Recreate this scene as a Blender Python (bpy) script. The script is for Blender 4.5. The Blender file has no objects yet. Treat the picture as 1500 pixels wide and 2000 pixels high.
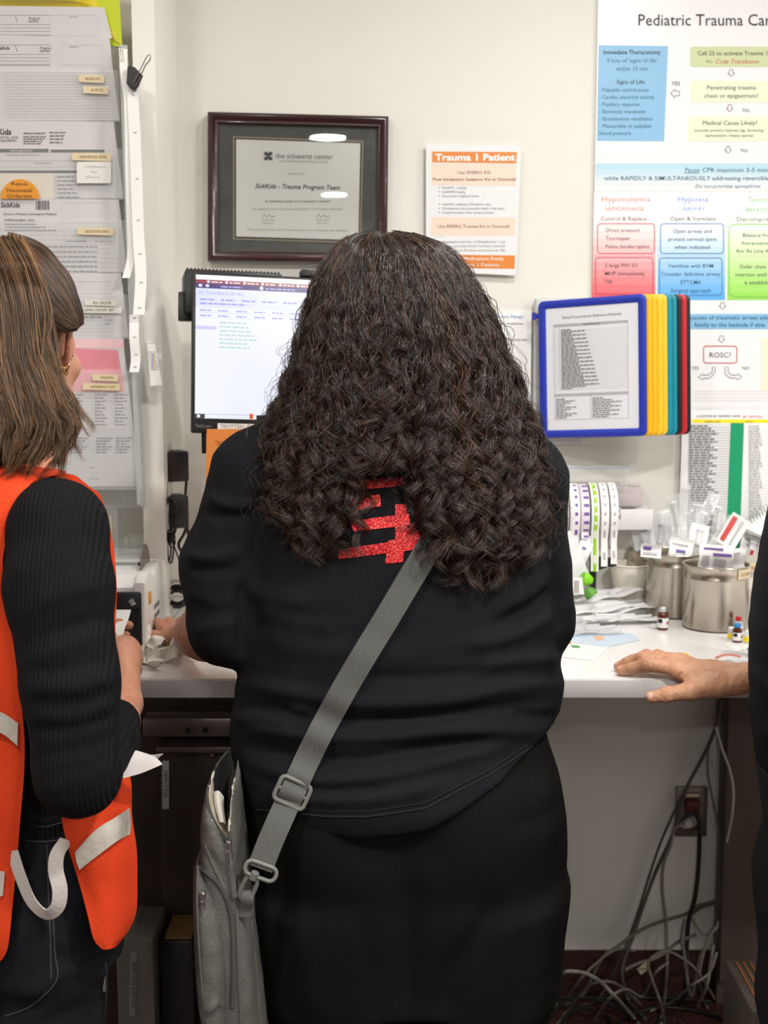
import bpy, bmesh, math, random
import numpy as np
from math import sin, cos, pi, radians, sqrt, atan2
from mathutils import Vector, Matrix, Euler
from mathutils.bvhtree import BVHTree

random.seed(7); RNG = np.random.default_rng(7)
scene = bpy.context.scene
COL = scene.collection
# ------------------------------------------------------------------ camera
FPX = 2700.0
TH = radians(7.7)
CT, ST = cos(TH), sin(TH)
CZ = 1.52
cam_d = bpy.data.cameras.new('camera')
cam = bpy.data.objects.new('camera', cam_d); COL.objects.link(cam)
cam.location = (0, 0, CZ); cam.rotation_euler = (pi / 2 - TH, 0, 0)
cam_d.sensor_fit = 'VERTICAL'; cam_d.sensor_height = 36.0; cam_d.sensor_width = 27.0
cam_d.lens = FPX / 2000.0 * 36.0
cam_d.dof.use_dof = True; cam_d.dof.focus_distance = 2.12; cam_d.dof.aperture_fstop = 5.6
cam_d.clip_start = 0.02
scene.camera = cam
# ------------------------------------------------------------------ colour management, world, lights
scene.view_settings.view_transform = 'Standard'
scene.view_settings.look = 'None'
scene.view_settings.gamma = 1.0
scene.view_settings.use_curve_mapping = False
scene.view_settings.exposure = -0.27
scene.cycles.use_denoising = True
scene.cycles.max_bounces = 8
scene.cycles.transparent_max_bounces = 16
world = bpy.data.worlds.new('world'); scene.world = world
world.use_nodes = True
world.node_tree.nodes['Background'].inputs[0].default_value = (1.0, 0.97, 0.93, 1)
world.node_tree.nodes['Background'].inputs[1].default_value = 0.25
CEIL = 2.62
LIGHT_COL = (1.0, 0.972, 0.932)
#            x     y     watts
DOWNLIGHTS = [(-0.33, -2.4, 30), (-0.42, -6.0, 30), (1.25, -2.4, 34), (-1.7, -2.4, 12),
              (-0.75, 0.75, 28), (0.75, 0.75, 44), (0.45, 2.05, 13), (-0.62, 2.15, 1.5), (1.45, 2.0, 11), (-1.9, 0.75, 6), (2.1, 0.75, 36)]
def area_light(name, loc, size, power, rot=(0, 0, 0), color=LIGHT_COL, shape='DISK'):
    l = bpy.data.lights.new(name, 'AREA'); l.shape = shape; l.size = size; l.energy = power; l.color = color
    o = bpy.data.objects.new(name, l); COL.objects.link(o); o.location = loc; o.rotation_euler = rot
    return o
for (lx, ly, lw) in DOWNLIGHTS:
    area_light('downlight_lamp', (lx, ly, CEIL - 0.006), 0.2, lw)
area_light('ceiling_soft_fill', (0.2, -1.3, CEIL - 0.01), 1.2, 26)  # broad soft fill added under the ceiling, no panel fixture behind it

# ------------------------------------------------------------------ measuring helpers
def ray(px, py):
    u = (px - 750.0) / FPX; v = (1000.0 - py) / FPX
    return Vector((u, CT + v * ST, -ST + v * CT))
def P(px, py, Y):
    d = ray(px, py); t = Y / d.y
    return Vector((d.x * t, Y, CZ + d.z * t))
def PZ(px, py, z):
    d = ray(px, py); t = (z - CZ) / d.z
    return Vector((d.x * t, d.y * t, z))
def MPP(px, py, Y):                       # metres per photo pixel there
    return Y / ray(px, py).y / FPX
def Pn(px, py, Y):                        # numpy version
    px = np.asarray(px, float); py = np.asarray(py, float)
    u = (px - 750.0) / FPX; v = (1000.0 - py) / FPX
    dy = CT + v * ST; t = Y / dy
    return np.stack([u * t, np.zeros_like(u) + Y, CZ + (-ST + v * CT) * t], -1)
def V(*a): return Vector(a)

# ------------------------------------------------------------------ materials
def lin(c):
    return tuple(((x / 255.0) / 12.92 if x / 255.0 <= 0.04045 else ((x / 255.0 + 0.055) / 1.055) ** 2.4) for x in c) + (1.0,)
MATS = {}
def M(name, col=(200, 200, 200), rough=0.5, metal=0.0, spec=0.5, alpha=1.0, trans=0.0, ior=1.45, emit=None, estr=1.0,
      noise=None, bump=None, coat=0.0, sheen=0.0):
    """noise=(scale, amount, colour2)  bump=(scale, strength, kind)"""
    if name in MATS: return MATS[name]
    m = bpy.data.materials.new(name); m.use_nodes = True
    nt = m.node_tree; b = nt.nodes['Principled BSDF']
    b.inputs['Base Color'].default_value = lin(col)
    b.inputs['Roughness'].default_value = rough
    b.inputs['Metallic'].default_value = metal
    b.inputs['Specular IOR Level'].default_value = spec
    b.inputs['Alpha'].default_value = alpha
    b.inputs['Transmission Weight'].default_value = trans
    b.inputs['IOR'].default_value = ior
    b.inputs['Coat Weight'].default_value = coat
    b.inputs['Sheen Weight'].default_value = sheen
    if emit:
        b.inputs['Emission Color'].default_value = lin(emit); b.inputs['Emission Strength'].default_value = estr
    if noise or bump:
        tc = nt.nodes.new('ShaderNodeTexCoord')
    if noise:
        n = nt.nodes.new('ShaderNodeTexNoise'); n.inputs['Scale'].default_value = noise[0]; n.inputs['Detail'].default_value = 4
        nt.links.new(tc.outputs['Object'], n.inputs['Vector'])
        r = nt.nodes.new('ShaderNodeValToRGB'); r.color_ramp.elements[0].position = 0.5 - noise[1]; r.color_ramp.elements[1].position = 0.5 + noise[1]
        r.color_ramp.elements[0].color = lin(col); r.color_ramp.elements[1].color = lin(noise[2])
        nt.links.new(n.outputs['Fac'], r.inputs['Fac']); nt.links.new(r.outputs['Color'], b.inputs['Base Color'])
    if bump:
        bp = nt.nodes.new('ShaderNodeBump'); bp.inputs['Strength'].default_value = bump[1]; bp.inputs['Distance'].default_value = 0.004
        if bump[2] == 'noise':
            t = nt.nodes.new('ShaderNodeTexNoise'); t.inputs['Scale'].default_value = bump[0]; t.inputs['Detail'].default_value = 5
            nt.links.new(tc.outputs['Object'], t.inputs['Vector']); src = t.outputs['Fac']
        else:
            t = nt.nodes.new('ShaderNodeTexWave'); t.wave_type = 'BANDS'; t.bands_direction = bump[2]
            t.inputs['Scale'].default_value = bump[0]; t.inputs['Distortion'].default_value = 0.6; t.inputs['Detail'].default_value = 1
            nt.links.new(tc.outputs['Object'], t.inputs['Vector']); src = t.outputs['Fac']
        nt.links.new(src, bp.inputs['Height']); nt.links.new(bp.outputs['Normal'], b.inputs['Normal'])
    MATS[name] = m
    return m

# ------------------------------------------------------------------ object bookkeeping
def setp(o, label=None, cat=None, group=None, kind=None):
    if label: o['label'] = label
    if cat: o['category'] = cat
    if group: o['group'] = group
    if kind: o['kind'] = kind
    return o
def thing(name, label, cat, loc, group=None):
    o = bpy.data.objects.new(name, None); COL.objects.link(o); o.location = loc
    o.empty_display_size = 0.05
    return setp(o, label, cat, group)
def wloc(o):
    p = Vector((0, 0, 0))
    while o is not None: p = p + o.location; o = o.parent
    return p
def copy_thing(src, loc, label=None, group=None):
    r = src.copy(); COL.objects.link(r); r.location = loc
    if label: r['label'] = label
    if group: r['group'] = group
    for ch in list(src.children):
        c = ch.copy(); COL.objects.link(c); c.parent = r
        for g in list(ch.children):
            d = g.copy(); COL.objects.link(d); d.parent = c
    return r
def mesh_obj(name, verts, faces, mats, mi=None, parent=None, origin=None, sharp=38, smooth=True):
    off = wloc(parent) if parent is not None else (Vector(origin) if origin is not None else Vector((0, 0, 0)))
    me = bpy.data.meshes.new(name)
    va = np.asarray(verts, float).reshape(-1, 3) - np.array(off)
    me.from_pydata(va.tolist(), [], faces if isinstance(faces, list) else faces.tolist())
    for m in mats: me.materials.append(m)
    if mi is not None: me.polygons.foreach_set('material_index', np.asarray(mi, dtype=np.int32))
    if smooth:
        me.polygons.foreach_set('use_smooth', np.ones(len(me.polygons), dtype=bool))
        if sharp: me.set_sharp_from_angle(angle=radians(sharp))
    me.update()
    o = bpy.data.objects.new(name, me); COL.objects.link(o)
    if parent is not None: o.parent = parent
    elif origin is not None: o.location = origin
    return o
def crv(pts, n=8, closed=False):
    """Catmull-Rom through the points"""
    p = [Vector(q) for q in pts]; out = []
    N = len(p)
    if N < 3 and not closed:
        return [p[0].lerp(p[-1], i / n) for i in range(n + 1)]
    rng = range(N) if closed else range(N - 1)
    for i in rng:
        if closed: a, b, c, d = p[(i - 1) % N], p[i], p[(i + 1) % N], p[(i + 2) % N]
        else:
            b, c = p[i], p[i + 1]
            a = p[i - 1] if i > 0 else b * 2 - c
            d = p[i + 2] if i + 2 < N else c * 2 - b
        for k in range(n):
            t = k / n
            out.append(0.5 * ((2 * b) + (c - a) * t + (2 * a - 5 * b + 4 * c - d) * t * t + (3 * b - a - 3 * c + d) * t ** 3))
    if not closed: out.append(p[-1].copy())
    return out
class MB:
    def __init__(s): s.v = []; s.f = []; s.m = []
    def add(s, verts, faces, mat=0):
        k = len(s.v); s.v.extend([tuple(q) for q in verts])
        for f in faces: s.f.append(tuple(i + k for i in f))
        s.m.extend([mat] * len(faces)); return s
    def box(s, lo, hi, mat=0, r=0.0, seg=2, R=None, piv=None):
        lo = Vector(lo); hi = Vector(hi); c = (lo + hi) / 2; d = hi - lo
        bm = bmesh.new(); bmesh.ops.create_cube(bm, size=1.0, matrix=Matrix.Diagonal((d.x, d.y, d.z, 1)))
        if r > 0:
            bmesh.ops.bevel(bm, geom=bm.edges[:], offset=min(r, 0.49 * min(d)), segments=seg, affect='EDGES', profile=0.5)
        vs = [v.co.copy() + c for v in bm.verts]
        if R is not None:
            pv = Vector(piv) if piv is not None else c
            vs = [pv + R @ (v - pv) for v in vs]
        bm.verts.index_update(); fs = [[v.index for v in f.verts] for f in bm.faces]; bm.free()
        return s.add(vs, fs, mat)
    def tube(s, pts, r, n=8, mat=0, closed=False, flat=1.0, up=None, caps=True):
        p = [Vector(q) for q in pts]; N = len(p)
        rs = r if isinstance(r, (list, tuple)) else [r] * N
        verts = []; prev = Vector(up) if up is not None else None
        for i in range(N):
            t = (p[(i + 1) % N] - p[i - 1]) if closed else (p[min(i + 1, N - 1)] - p[max(i - 1, 0)])
            if t.length < 1e-9: t = Vector((0, 0, 1))
            t.normalize()
            if prev is None: prev = Vector((0, 0, 1)) if abs(t.z) < 0.9 else Vector((1, 0, 0))
            a = prev - t * prev.dot(t)
            if a.length < 1e-6: a = Vector((1, 0, 0)) - t * t.x
            a.normalize(); b = t.cross(a); prev = a
            for k in range(n):
                an = 2 * pi * k / n
                verts.append(p[i] + a * (cos(an) * rs[i] * flat) + b * (sin(an) * rs[i]))
        faces = []
        for i in range(N if closed else N - 1):
            j = (i + 1) % N
            for k in range(n):
                q = (k + 1) % n
                faces.append((i * n + k, i * n + q, j * n + q, j * n + k))
        if caps and not closed:
            faces.append(tuple(range(n - 1, -1, -1))); faces.append(tuple((N - 1) * n + k for k in range(n)))
        return s.add(verts, faces, mat)
    def lathe(s, prof, c, n=32, mat=0, R=None, closed_prof=False):
        c = Vector(c); verts = []; faces = []
        for (r, z) in prof:
            for k in range(n):
                a = 2 * pi * k / n; v = Vector((r * cos(a), r * sin(a), z))
                verts.append(c + (R @ v if R is not None else v))
        K = len(prof)
        for i in range(K if closed_prof else K - 1):
            j = (i + 1) % K
            for k in range(n):
                q = (k + 1) % n
                faces.append((i * n + k, i * n + q, j * n + q, j * n + k))
        if not closed_prof:
            if prof[0][0] > 1e-5: faces.append(tuple(range(n - 1, -1, -1)))
            if prof[-1][0] > 1e-5: faces.append(tuple((K - 1) * n + k for k in range(n)))
        return s.add(verts, faces, mat)
    def prism(s, front, back, mat=0):
        """front/back: equal-length loops of 3D points"""
        n = len(front); vs = list(front) + list(back)
        fs = [tuple(range(n)), tuple(range(2 * n - 1, n - 1, -1))]
        for i in range(n):
            j = (i + 1) % n; fs.append((i, n + i, n + j, j))
        return s.add(vs, fs, mat)
    def ribbon(s, pts, side, w, th, mat=0, nrm=None):
        """flat strap: pts centre line, side = list/one vector across, nrm = list/one vector for thickness"""
        N = len(pts); verts = []; faces = []
        for i in range(N):
            sd = (side[i] if isinstance(side, list) else Vector(side)).normalized()
            t = (Vector(pts[min(i + 1, N - 1)]) - Vector(pts[max(i - 1, 0)])).normalized()
            nn = (nrm[i] if isinstance(nrm, list) else t.cross(sd)).normalized()
            ww = w[i] if isinstance(w, (list, tuple)) else w
            p = Vector(pts[i])
            for (a, b) in ((-1, -1), (1, -1), (1, 1), (-1, 1)): verts.append(p + sd * (a * ww / 2) + nn * (b * th / 2))
        for i in range(N - 1):
            for k in range(4):
                q = (k + 1) % 4; faces.append((i * 4 + k, i * 4 + q, i * 4 + 4 + q, i * 4 + 4 + k))
        faces.append((3, 2, 1, 0)); faces.append(tuple((N - 1) * 4 + k for k in range(4)))
        return s.add(verts, faces, mat)
    def patch(s, rows, th=0.002, mat=0, thdir=None):
        """sheet through a grid of points, given thickness away from the viewer"""
        R_, C_ = len(rows), len(rows[0]); g = [[Vector(q) for q in r] for r in rows]
        nr = [[None] * C_ for _ in range(R_)]
        for i in range(R_):
            for j in range(C_):
                du = g[i][min(j + 1, C_ - 1)] - g[i][max(j - 1, 0)]; dv = g[min(i + 1, R_ - 1)][j] - g[max(i - 1, 0)][j]
                n = dv.cross(du)
                n = n.normalized() if n.length > 1e-12 else Vector((0, 1, 0))
                nr[i][j] = Vector(thdir) if thdir is not None else n
        front = [g[i][j] for i in range(R_) for j in range(C_)]
        back = [g[i][j] + nr[i][j] * th for i in range(R_) for j in range(C_)]
        K = R_ * C_; fs = []
        for i in range(R_ - 1):
            for j in range(C_ - 1):
                a = i * C_ + j; fs.append((a, a + C_, a + C_ + 1, a + 1)); fs.append((K + a, K + a + 1, K + a + C_ + 1, K + a + C_))
        for i in range(R_ - 1):
            a = i * C_; fs.append((a, K + a, K + a + C_, a + C_)); b = a + C_ - 1; fs.append((b, b + C_, K + b + C_, K + b))
        for j in range(C_ - 1):
            fs.append((j, j + 1, K + j + 1, K + j)); b = (R_ - 1) * C_ + j; fs.append((b, K + b, K + b + 1, b + 1))
        return s.add(front + back, fs, mat)
    def build(s, name, mats, parent=None, origin=None, sharp=38):
        mats = mats if isinstance(mats, (list, tuple)) else [mats]
        return mesh_obj(name, s.v, s.f, mats, s.m, parent, origin, sharp)
def rotX(a): return Matrix.Rotation(radians(a), 3, 'X')
def rotY(a): return Matrix.Rotation(radians(a), 3, 'Y')
def rotZ(a): return Matrix.Rotation(radians(a), 3, 'Z')
def grid_rows(rows, nu=8, nv=8):
    """smooth a coarse control net into a fine one"""
    a = [crv(r, nu) for r in rows]
    cols = [crv([a[i][j] for i in range(len(a))], nv) for j in range(len(a[0]))]
    return [[cols[j][i] for j in range(len(cols))] for i in range(len(cols[0]))]
def pxrows(rows): return [[P(*q) for q in r] for r in rows]

# ------------------------------------------------------------------ lettering
_txt = {}
def text_geo(s, bold=0.0, shear=0.0):
    k = (s, bold, shear)
    if k not in _txt:
        cu = bpy.data.curves.new('t', 'FONT'); cu.body = s; cu.resolution_u = 2; cu.offset = bold; cu.shear = shear
        ob = bpy.data.objects.new('t', cu)
        me = ob.to_mesh()
        n = len(me.vertices); v = np.zeros(n * 3); me.vertices.foreach_get('co', v)
        f = [tuple(p.vertices) for p in me.polygons]
        v = v.reshape(-1, 3)[:, :2] / 0.682 if n else np.zeros((0, 2))
        ob.to_mesh_clear(); bpy.data.objects.remove(ob); bpy.data.curves.remove(cu)
        _txt[k] = (v, f)
    return _txt[k]
class Sheet:
    """a flat printed sheet: coordinates are mapped by `mapf` to photo pixels on the plane through p0 with normal n"""
    def __init__(s, Y=None, p0=None, n=None, mapf=None, step=0.00035):
        s.mb = MB(); s.mats = []; s.step = step; s.mapf = mapf
        s.p0 = np.array(p0 if p0 is not None else (0, Y, 0), float); s.n = np.array(n if n is not None else (0, -1, 0), float)
        s.n = s.n / np.linalg.norm(s.n)
        if s.n[1] > 0: s.n = -s.n
    def mi(s, m):
        if m not in s.mats: s.mats.append(m)
        return s.mats.index(m)
    def pts(s, xy, layer):
        xy = np.asarray(xy, float).reshape(-1, 2)
        if s.mapf is not None: xy = s.mapf(xy)
        u = (xy[:, 0] - 750.0) / FPX; v = (1000.0 - xy[:, 1]) / FPX
        d = np.stack([u, CT + v * ST, -ST + v * CT], -1)
        o = np.array([0, 0, CZ]); t = ((s.p0 - o) @ s.n) / (d @ s.n)
        return o + d * t[:, None] + s.n * (s.step * layer)
    def base(s, quad, m, th=0.0012):
        f = s.pts(quad, 0); b = f - s.n * th
        s.mb.prism([Vector(q) for q in f], [Vector(q) for q in b], s.mi(m)); return s
    def poly(s, pts, m, layer=1):
        v = s.pts(pts, layer); s.mb.add([tuple(q) for q in v], [tuple(range(len(v)))], s.mi(m)); return s
    def rect(s, x0, y0, x1, y1, m, layer=1): return s.poly([(x0, y0), (x0, y1), (x1, y1), (x1, y0)], m, layer)
    def rr(s, x0, y0, x1, y1, r, n=5):
        o = []
        for (cx, cy, a0) in ((x1 - r, y0 + r, -90), (x1 - r, y1 - r, 0), (x0 + r, y1 - r, 90), (x0 + r, y0 + r, 180)):
            for k in range(n + 1):
                a = radians(a0 + 90 * k / n); o.append((cx + r * cos(a), cy + r * sin(a)))
        return o
    def rrect(s, x0, y0, x1, y1, r, m, layer=1): return s.poly(s.rr(x0, y0, x1, y1, r)[::-1], m, layer)
    def stroke(s, pts, w, m, layer=2, closed=False):
        p = [np.array(q, float) for q in pts]; N = len(p); L = []
        for i in range(N):
            a = p[i - 1] if (i > 0 or closed) else p[i]; b = p[(i + 1) % N] if (i < N - 1 or closed) else p[i]
            t = b - a; t = t / (np.linalg.norm(t) + 1e-9); nrm = np.array([-t[1], t[0]])
            L.append(p[i] + nrm * w / 2); L.append(p[i] - nrm * w / 2)
        v = s.pts(L, layer); fs = []
        for i in range(N if closed else N - 1):
            j = (i + 1) % N; fs.append((2 * i, 2 * i + 1, 2 * j + 1, 2 * j))
        s.mb.add([tuple(q) for q in v], fs, s.mi(m)); return s
    def frame(s, x0, y0, x1, y1, w, m, r=0, layer=2):
        return s.stroke(s.rr(x0, y0, x1, y1, r) if r else [(x0, y0), (x1, y0), (x1, y1), (x0, y1)], w, m, layer, True)
    def text(s, x, y, t, h, m, align='L', layer=3, bold=0.0, shear=0.0, fit=None, rot=0):
        """x,y baseline anchor, h capital height; fit = total width"""
        v, f = text_geo(t, bold, shear)
        if not len(v): return s
        v = v.copy(); w = v[:, 0].max()
        sx = (fit / w) if fit else h
        X = v[:, 0] * sx; W = w * sx; Yv = v[:, 1] * h
        if align == 'C': X = X - W / 2
        elif align == 'R': X = X - W
        if rot: c, sn = cos(radians(rot)), sin(radians(rot)); X, Yv = X * c - Yv * sn, X * sn + Yv * c
        q = s.pts(np.stack([x + X, y - Yv], -1), layer)
        s.mb.add(q.tolist(), f, s.mi(m)); return s
    def greek(s, x0, x1, y, h, m, layer=3, fill=0.86, seed=None):
        """one line of print too small to read: word-long dashes"""
        r = random.Random(seed if seed is not None else int(x0 * 7 + y * 13)); x = x0
        vs = []; fs = []
        while x < x1:
            w = h * r.uniform(1.6, 5.5); e = min(x + w, x1); k = len(vs)
            vs += [(x, y - h), (x, y), (e, y), (e, y - h)]; fs.append((k, k + 1, k + 2, k + 3)); x = e + h * 0.75
        s.mb.add(s.pts(vs, layer).tolist(), fs, s.mi(m)); return s
    def build(s, name, parent=None, origin=None): return s.mb.build(name, s.mats, parent, origin)
def quadmap(quad, w=1.0, h=1.0):
    """(u 0..w, v 0..h downwards) -> photo pixels, perspective-correct"""
    src = [(0, 0), (w, 0), (w, h), (0, h)]; A = []; B = []
    for (u, v), (x, y) in zip(src, quad):
        A.append([u, v, 1, 0, 0, 0, -u * x, -v * x]); B.append(x); A.append([0, 0, 0, u, v, 1, -u * y, -v * y]); B.append(y)
    H = np.append(np.linalg.solve(np.array(A, float), np.array(B, float)), 1).reshape(3, 3)
    def f(xy):
        q = np.concatenate([xy, np.ones((len(xy), 1))], 1) @ H.T
        return q[:, :2] / q[:, 2:]
    return f

# ------------------------------------------------------------------ smooth solids (distance fields)
class Field:
    def __init__(s, lo, hi, h):
        s.lo = np.array(lo, float); s.h = h
        s.n = np.ceil((np.array(hi, float) - s.lo) / h).astype(int) + 1
        s.F = np.full(tuple(s.n), 0.5, np.float32)
    def blk(s, lo, hi):
        a = np.clip(np.floor((np.array(lo) - s.lo) / s.h).astype(int), 0, s.n - 1); b = np.clip(np.ceil((np.array(hi) - s.lo) / s.h).astype(int) + 1, 1, s.n)
        sl = tuple(slice(int(a[i]), int(b[i])) for i in range(3))
        ax = [(s.lo[i] + s.h * np.arange(a[i], b[i])).astype(np.float32) for i in range(3)]
        return sl, ax[0][:, None, None], ax[1][None, :, None], ax[2][None, None, :]
    def comb(s, sl, d, k, op):
        A = s.F[sl]
        if A.size == 0: return
        if op == 'add':
            if k > 0:
                h = np.clip(0.5 + 0.5 * (A - d) / k, 0, 1); s.F[sl] = A + (d - A) * h - k * h * (1 - h)
            else: s.F[sl] = np.minimum(A, d)
        elif op == 'sub':
            if k > 0:
                h = np.clip(0.5 - 0.5 * (A + d) / k, 0, 1); s.F[sl] = A + (-d - A) * h + k * h * (1 - h)
            else: s.F[sl] = np.maximum(A, -d)
    def cone(s, a, b, ra, rb, k=0.01, op='add', flat=None):
        a = np.array(a, float); b = np.array(b, float); m = k + 0.03
        r = max(ra, rb) + m
        sl, X, Y, Z = s.blk(np.minimum(a, b) - r, np.maximum(a, b) + r)
        ba = b - a; q = ba @ ba + 1e-12
        t = np.clip(((X - a[0]) * ba[0] + (Y - a[1]) * ba[1] + (Z - a[2]) * ba[2]) / q, 0, 1)
        dx, dy, dz = X - a[0] - t * ba[0], Y - a[1] - t * ba[1], Z - a[2] - t * ba[2]
        if flat is not None:                                   # (direction, factor): squash along a direction
            n = np.array(flat[0], float); n /= np.linalg.norm(n); e = (dx * n[0] + dy * n[1] + dz * n[2]) * (1 / flat[1] - 1)
            dx, dy, dz = dx + e * n[0], dy + e * n[1], dz + e * n[2]
        d = np.sqrt(dx * dx + dy * dy + dz * dz) - (ra + (rb - ra) * t)
        s.comb(sl, d.astype(np.float32), k, op); return s
    def chain(s, pts, rs, k=0.01, op='add'):
        for i in range(len(pts) - 1): s.cone(pts[i], pts[i + 1], rs[i], rs[i + 1], k, op)
        return s
    def ell(s, c, r, k=0.01, R=None, op='add'):
        c = np.array(c, float); r = np.array(r, float); m = r.max() + k + 0.03
        sl, X, Y, Z = s.blk(c - m, c + m); x, y, z = X - c[0], Y - c[1], Z - c[2]
        if R is not None:
            A = np.array(R.transposed() if hasattr(R, 'transposed') else R.T)
            x, y, z = A[0][0] * x + A[0][1] * y + A[0][2] * z, A[1][0] * x + A[1][1] * y + A[1][2] * z, A[2][0] * x + A[2][1] * y + A[2][2] * z
        k0 = np.sqrt((x / r[0]) ** 2 + (y / r[1]) ** 2 + (z / r[2]) ** 2); k1 = np.sqrt((x / r[0] ** 2) ** 2 + (y / r[1] ** 2) ** 2 + (z / r[2] ** 2) ** 2) + 1e-9
        s.comb(sl, (k0 * (k0 - 1) / k1).astype(np.float32), k, op); return s
    def loft(s, zs, cx, cy, a, b, yaw=0.0, n=2.2, k=0.02, grow=0.0, op='add'):
        """upright body of superelliptic sections; tables against height (any order)"""
        o = np.argsort(zs); zs, cx, cy, a, b = [np.broadcast_to(np.asarray(q, float), (len(o),))[o] for q in (zs, cx, cy, a, b)]
        m = 0.05 + k + grow; R = max(a.max(), b.max()) + m
        sl, X, Y, Z = s.blk((cx.min() - R, cy.min() - R, zs[0] - m), (cx.max() + R, cy.max() + R, zs[-1] + m))
        z1 = Z[0, 0, :]; zf = np.linspace(zs[0], zs[-1], 160)
        def sm(t):
            v = np.interp(zf, zs, t); kk = np.ones(9) / 9
            return np.interp(z1, zf, np.convolve(np.pad(v, 4, 'edge'), kk, 'valid'))[None, None, :]
        CX, CY, A, B = sm(cx), sm(cy), sm(a) + grow, sm(b) + grow
        c, sn = cos(yaw), sin(yaw); x = (X - CX) * c + (Y - CY) * sn; y = -(X - CX) * sn + (Y - CY) * c
        g = ((np.abs(x) / A) ** n + (np.abs(y) / B) ** n) ** (1 / n)
        d = (g - 1) * np.minimum(A, B)
        dz = np.maximum(zs[0] - grow - z1, z1 - zs[-1] - grow)[None, None, :]
        d = np.where(dz > 0, np.sqrt(np.maximum(d, 0) ** 2 + dz ** 2), np.maximum(d, dz))
        s.comb(sl, d.astype(np.float32), k, op); return s
    def cut(s, fn):
        """keep where fn(X,Y,Z) <= 0"""
        X = (s.lo[0] + s.h * np.arange(s.n[0])).astype(np.float32)[:, None, None]; Y = (s.lo[1] + s.h * np.arange(s.n[1])).astype(np.float32)[None, :, None]; Z = (s.lo[2] + s.h * np.arange(s.n[2])).astype(np.float32)[None, None, :]
        s.F = np.maximum(s.F, fn(X, Y, Z)).astype(np.float32); return s
    def mesh(s, smooth=1):
        F = s.F.copy()
        F[0] = F[-1] = 0.5; F[:, 0] = F[:, -1] = 0.5; F[:, :, 0] = F[:, :, -1] = 0.5
        S = F < 0; nx, ny, nz = F.shape
        cs = np.zeros((nx - 1, ny - 1, nz - 1), np.int8)
        for i in (0, 1):
            for j in (0, 1):
                for k in (0, 1): cs += S[i:nx - 1 + i, j:ny - 1 + j, k:nz - 1 + k]
        act = (cs > 0) & (cs < 8); idx = np.argwhere(act)
        vid = np.full(act.shape, -1, np.int32); vid[act] = np.arange(len(idx))
        c = {(i, j, k): F[idx[:, 0] + i, idx[:, 1] + j, idx[:, 2] + k] for i in (0, 1) for j in (0, 1) for k in (0, 1)}
        acc = np.zeros((len(idx), 3)); cnt = np.zeros(len(idx))
        for a in c:
            for ax in range(3):
                if a[ax] == 0:
                    b = list(a); b[ax] = 1; b = tuple(b); fa, fb = c[a], c[b]; hit = (fa < 0) != (fb < 0)
                    t = np.where(hit, fa / np.where(hit, fa - fb, 1), 0)
                    p = np.tile(np.array(a, float), (len(idx), 1)); p[:, ax] = t
                    acc += p * hit[:, None]; cnt += hit
        v = s.lo + s.h * (idx + acc / np.maximum(cnt, 1)[:, None])
        fs = []
        for ax in range(3):
            sa = [slice(None)] * 3; sb = [slice(None)] * 3; sa[ax] = slice(0, -1); sb[ax] = slice(1, None)
            A, B = S[tuple(sa)], S[tuple(sb)]; e = np.argwhere(A != B)
            o1, o2 = [i for i in range(3) if i != ax]
            ok = (e[:, o1] > 0) & (e[:, o2] > 0); e = e[ok]
            inn = A[e[:, 0], e[:, 1], e[:, 2]]
            q = []
            for (d1, d2) in ((-1, -1), (0, -1), (0, 0), (-1, 0)):
                g = e.copy(); g[:, o1] += d1; g[:, o2] += d2
                q.append(vid[g[:, 0], g[:, 1], g[:, 2]])
            q = np.stack(q, -1)
            flip = inn if ax != 1 else ~inn
            q[~flip] = q[~flip][:, ::-1]; fs.append(q)
        f = np.concatenate(fs); f = f[(f >= 0).all(1)]
        for _ in range(smooth):
            a = np.zeros_like(v); n = np.zeros(len(v))
            for i in range(4):
                j = (i + 1) % 4
                np.add.at(a, f[:, i], v[f[:, j]]); np.add.at(a, f[:, j], v[f[:, i]]); np.add.at(n, f[:, i], 1); np.add.at(n, f[:, j], 1)
            v = v * 0.5 + 0.5 * a / np.maximum(n, 1)[:, None]
        return v, f
def pixel(p):
    r = Vector(p) - Vector((0, 0, CZ)); dp = r.y * CT - r.z * ST
    return 750 + FPX * r.x / dp, 1000 - FPX * (r.y * ST + r.z * CT) / dp
def push_out(p, bvs, off):
    """keep a draped point at least `off` in front of what it lies on"""
    o = Vector((0, 0, CZ)); d = (Vector(p) - o); L = d.length; d.normalize()
    for bv in bvs:
        loc, n, i, ds = bv.ray_cast(o, d)
        if loc is not None and ds - off < L and L - ds < .12: L = ds - off
    return o + d * L
def vnormals(v, f):
    n = np.cross(v[f[:, 2]] - v[f[:, 0]], v[f[:, 3]] - v[f[:, 1]])
    o = np.zeros_like(v)
    for i in range(4): np.add.at(o, f[:, i], n)
    return o / (np.linalg.norm(o, axis=1)[:, None] + 1e-12)
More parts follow.
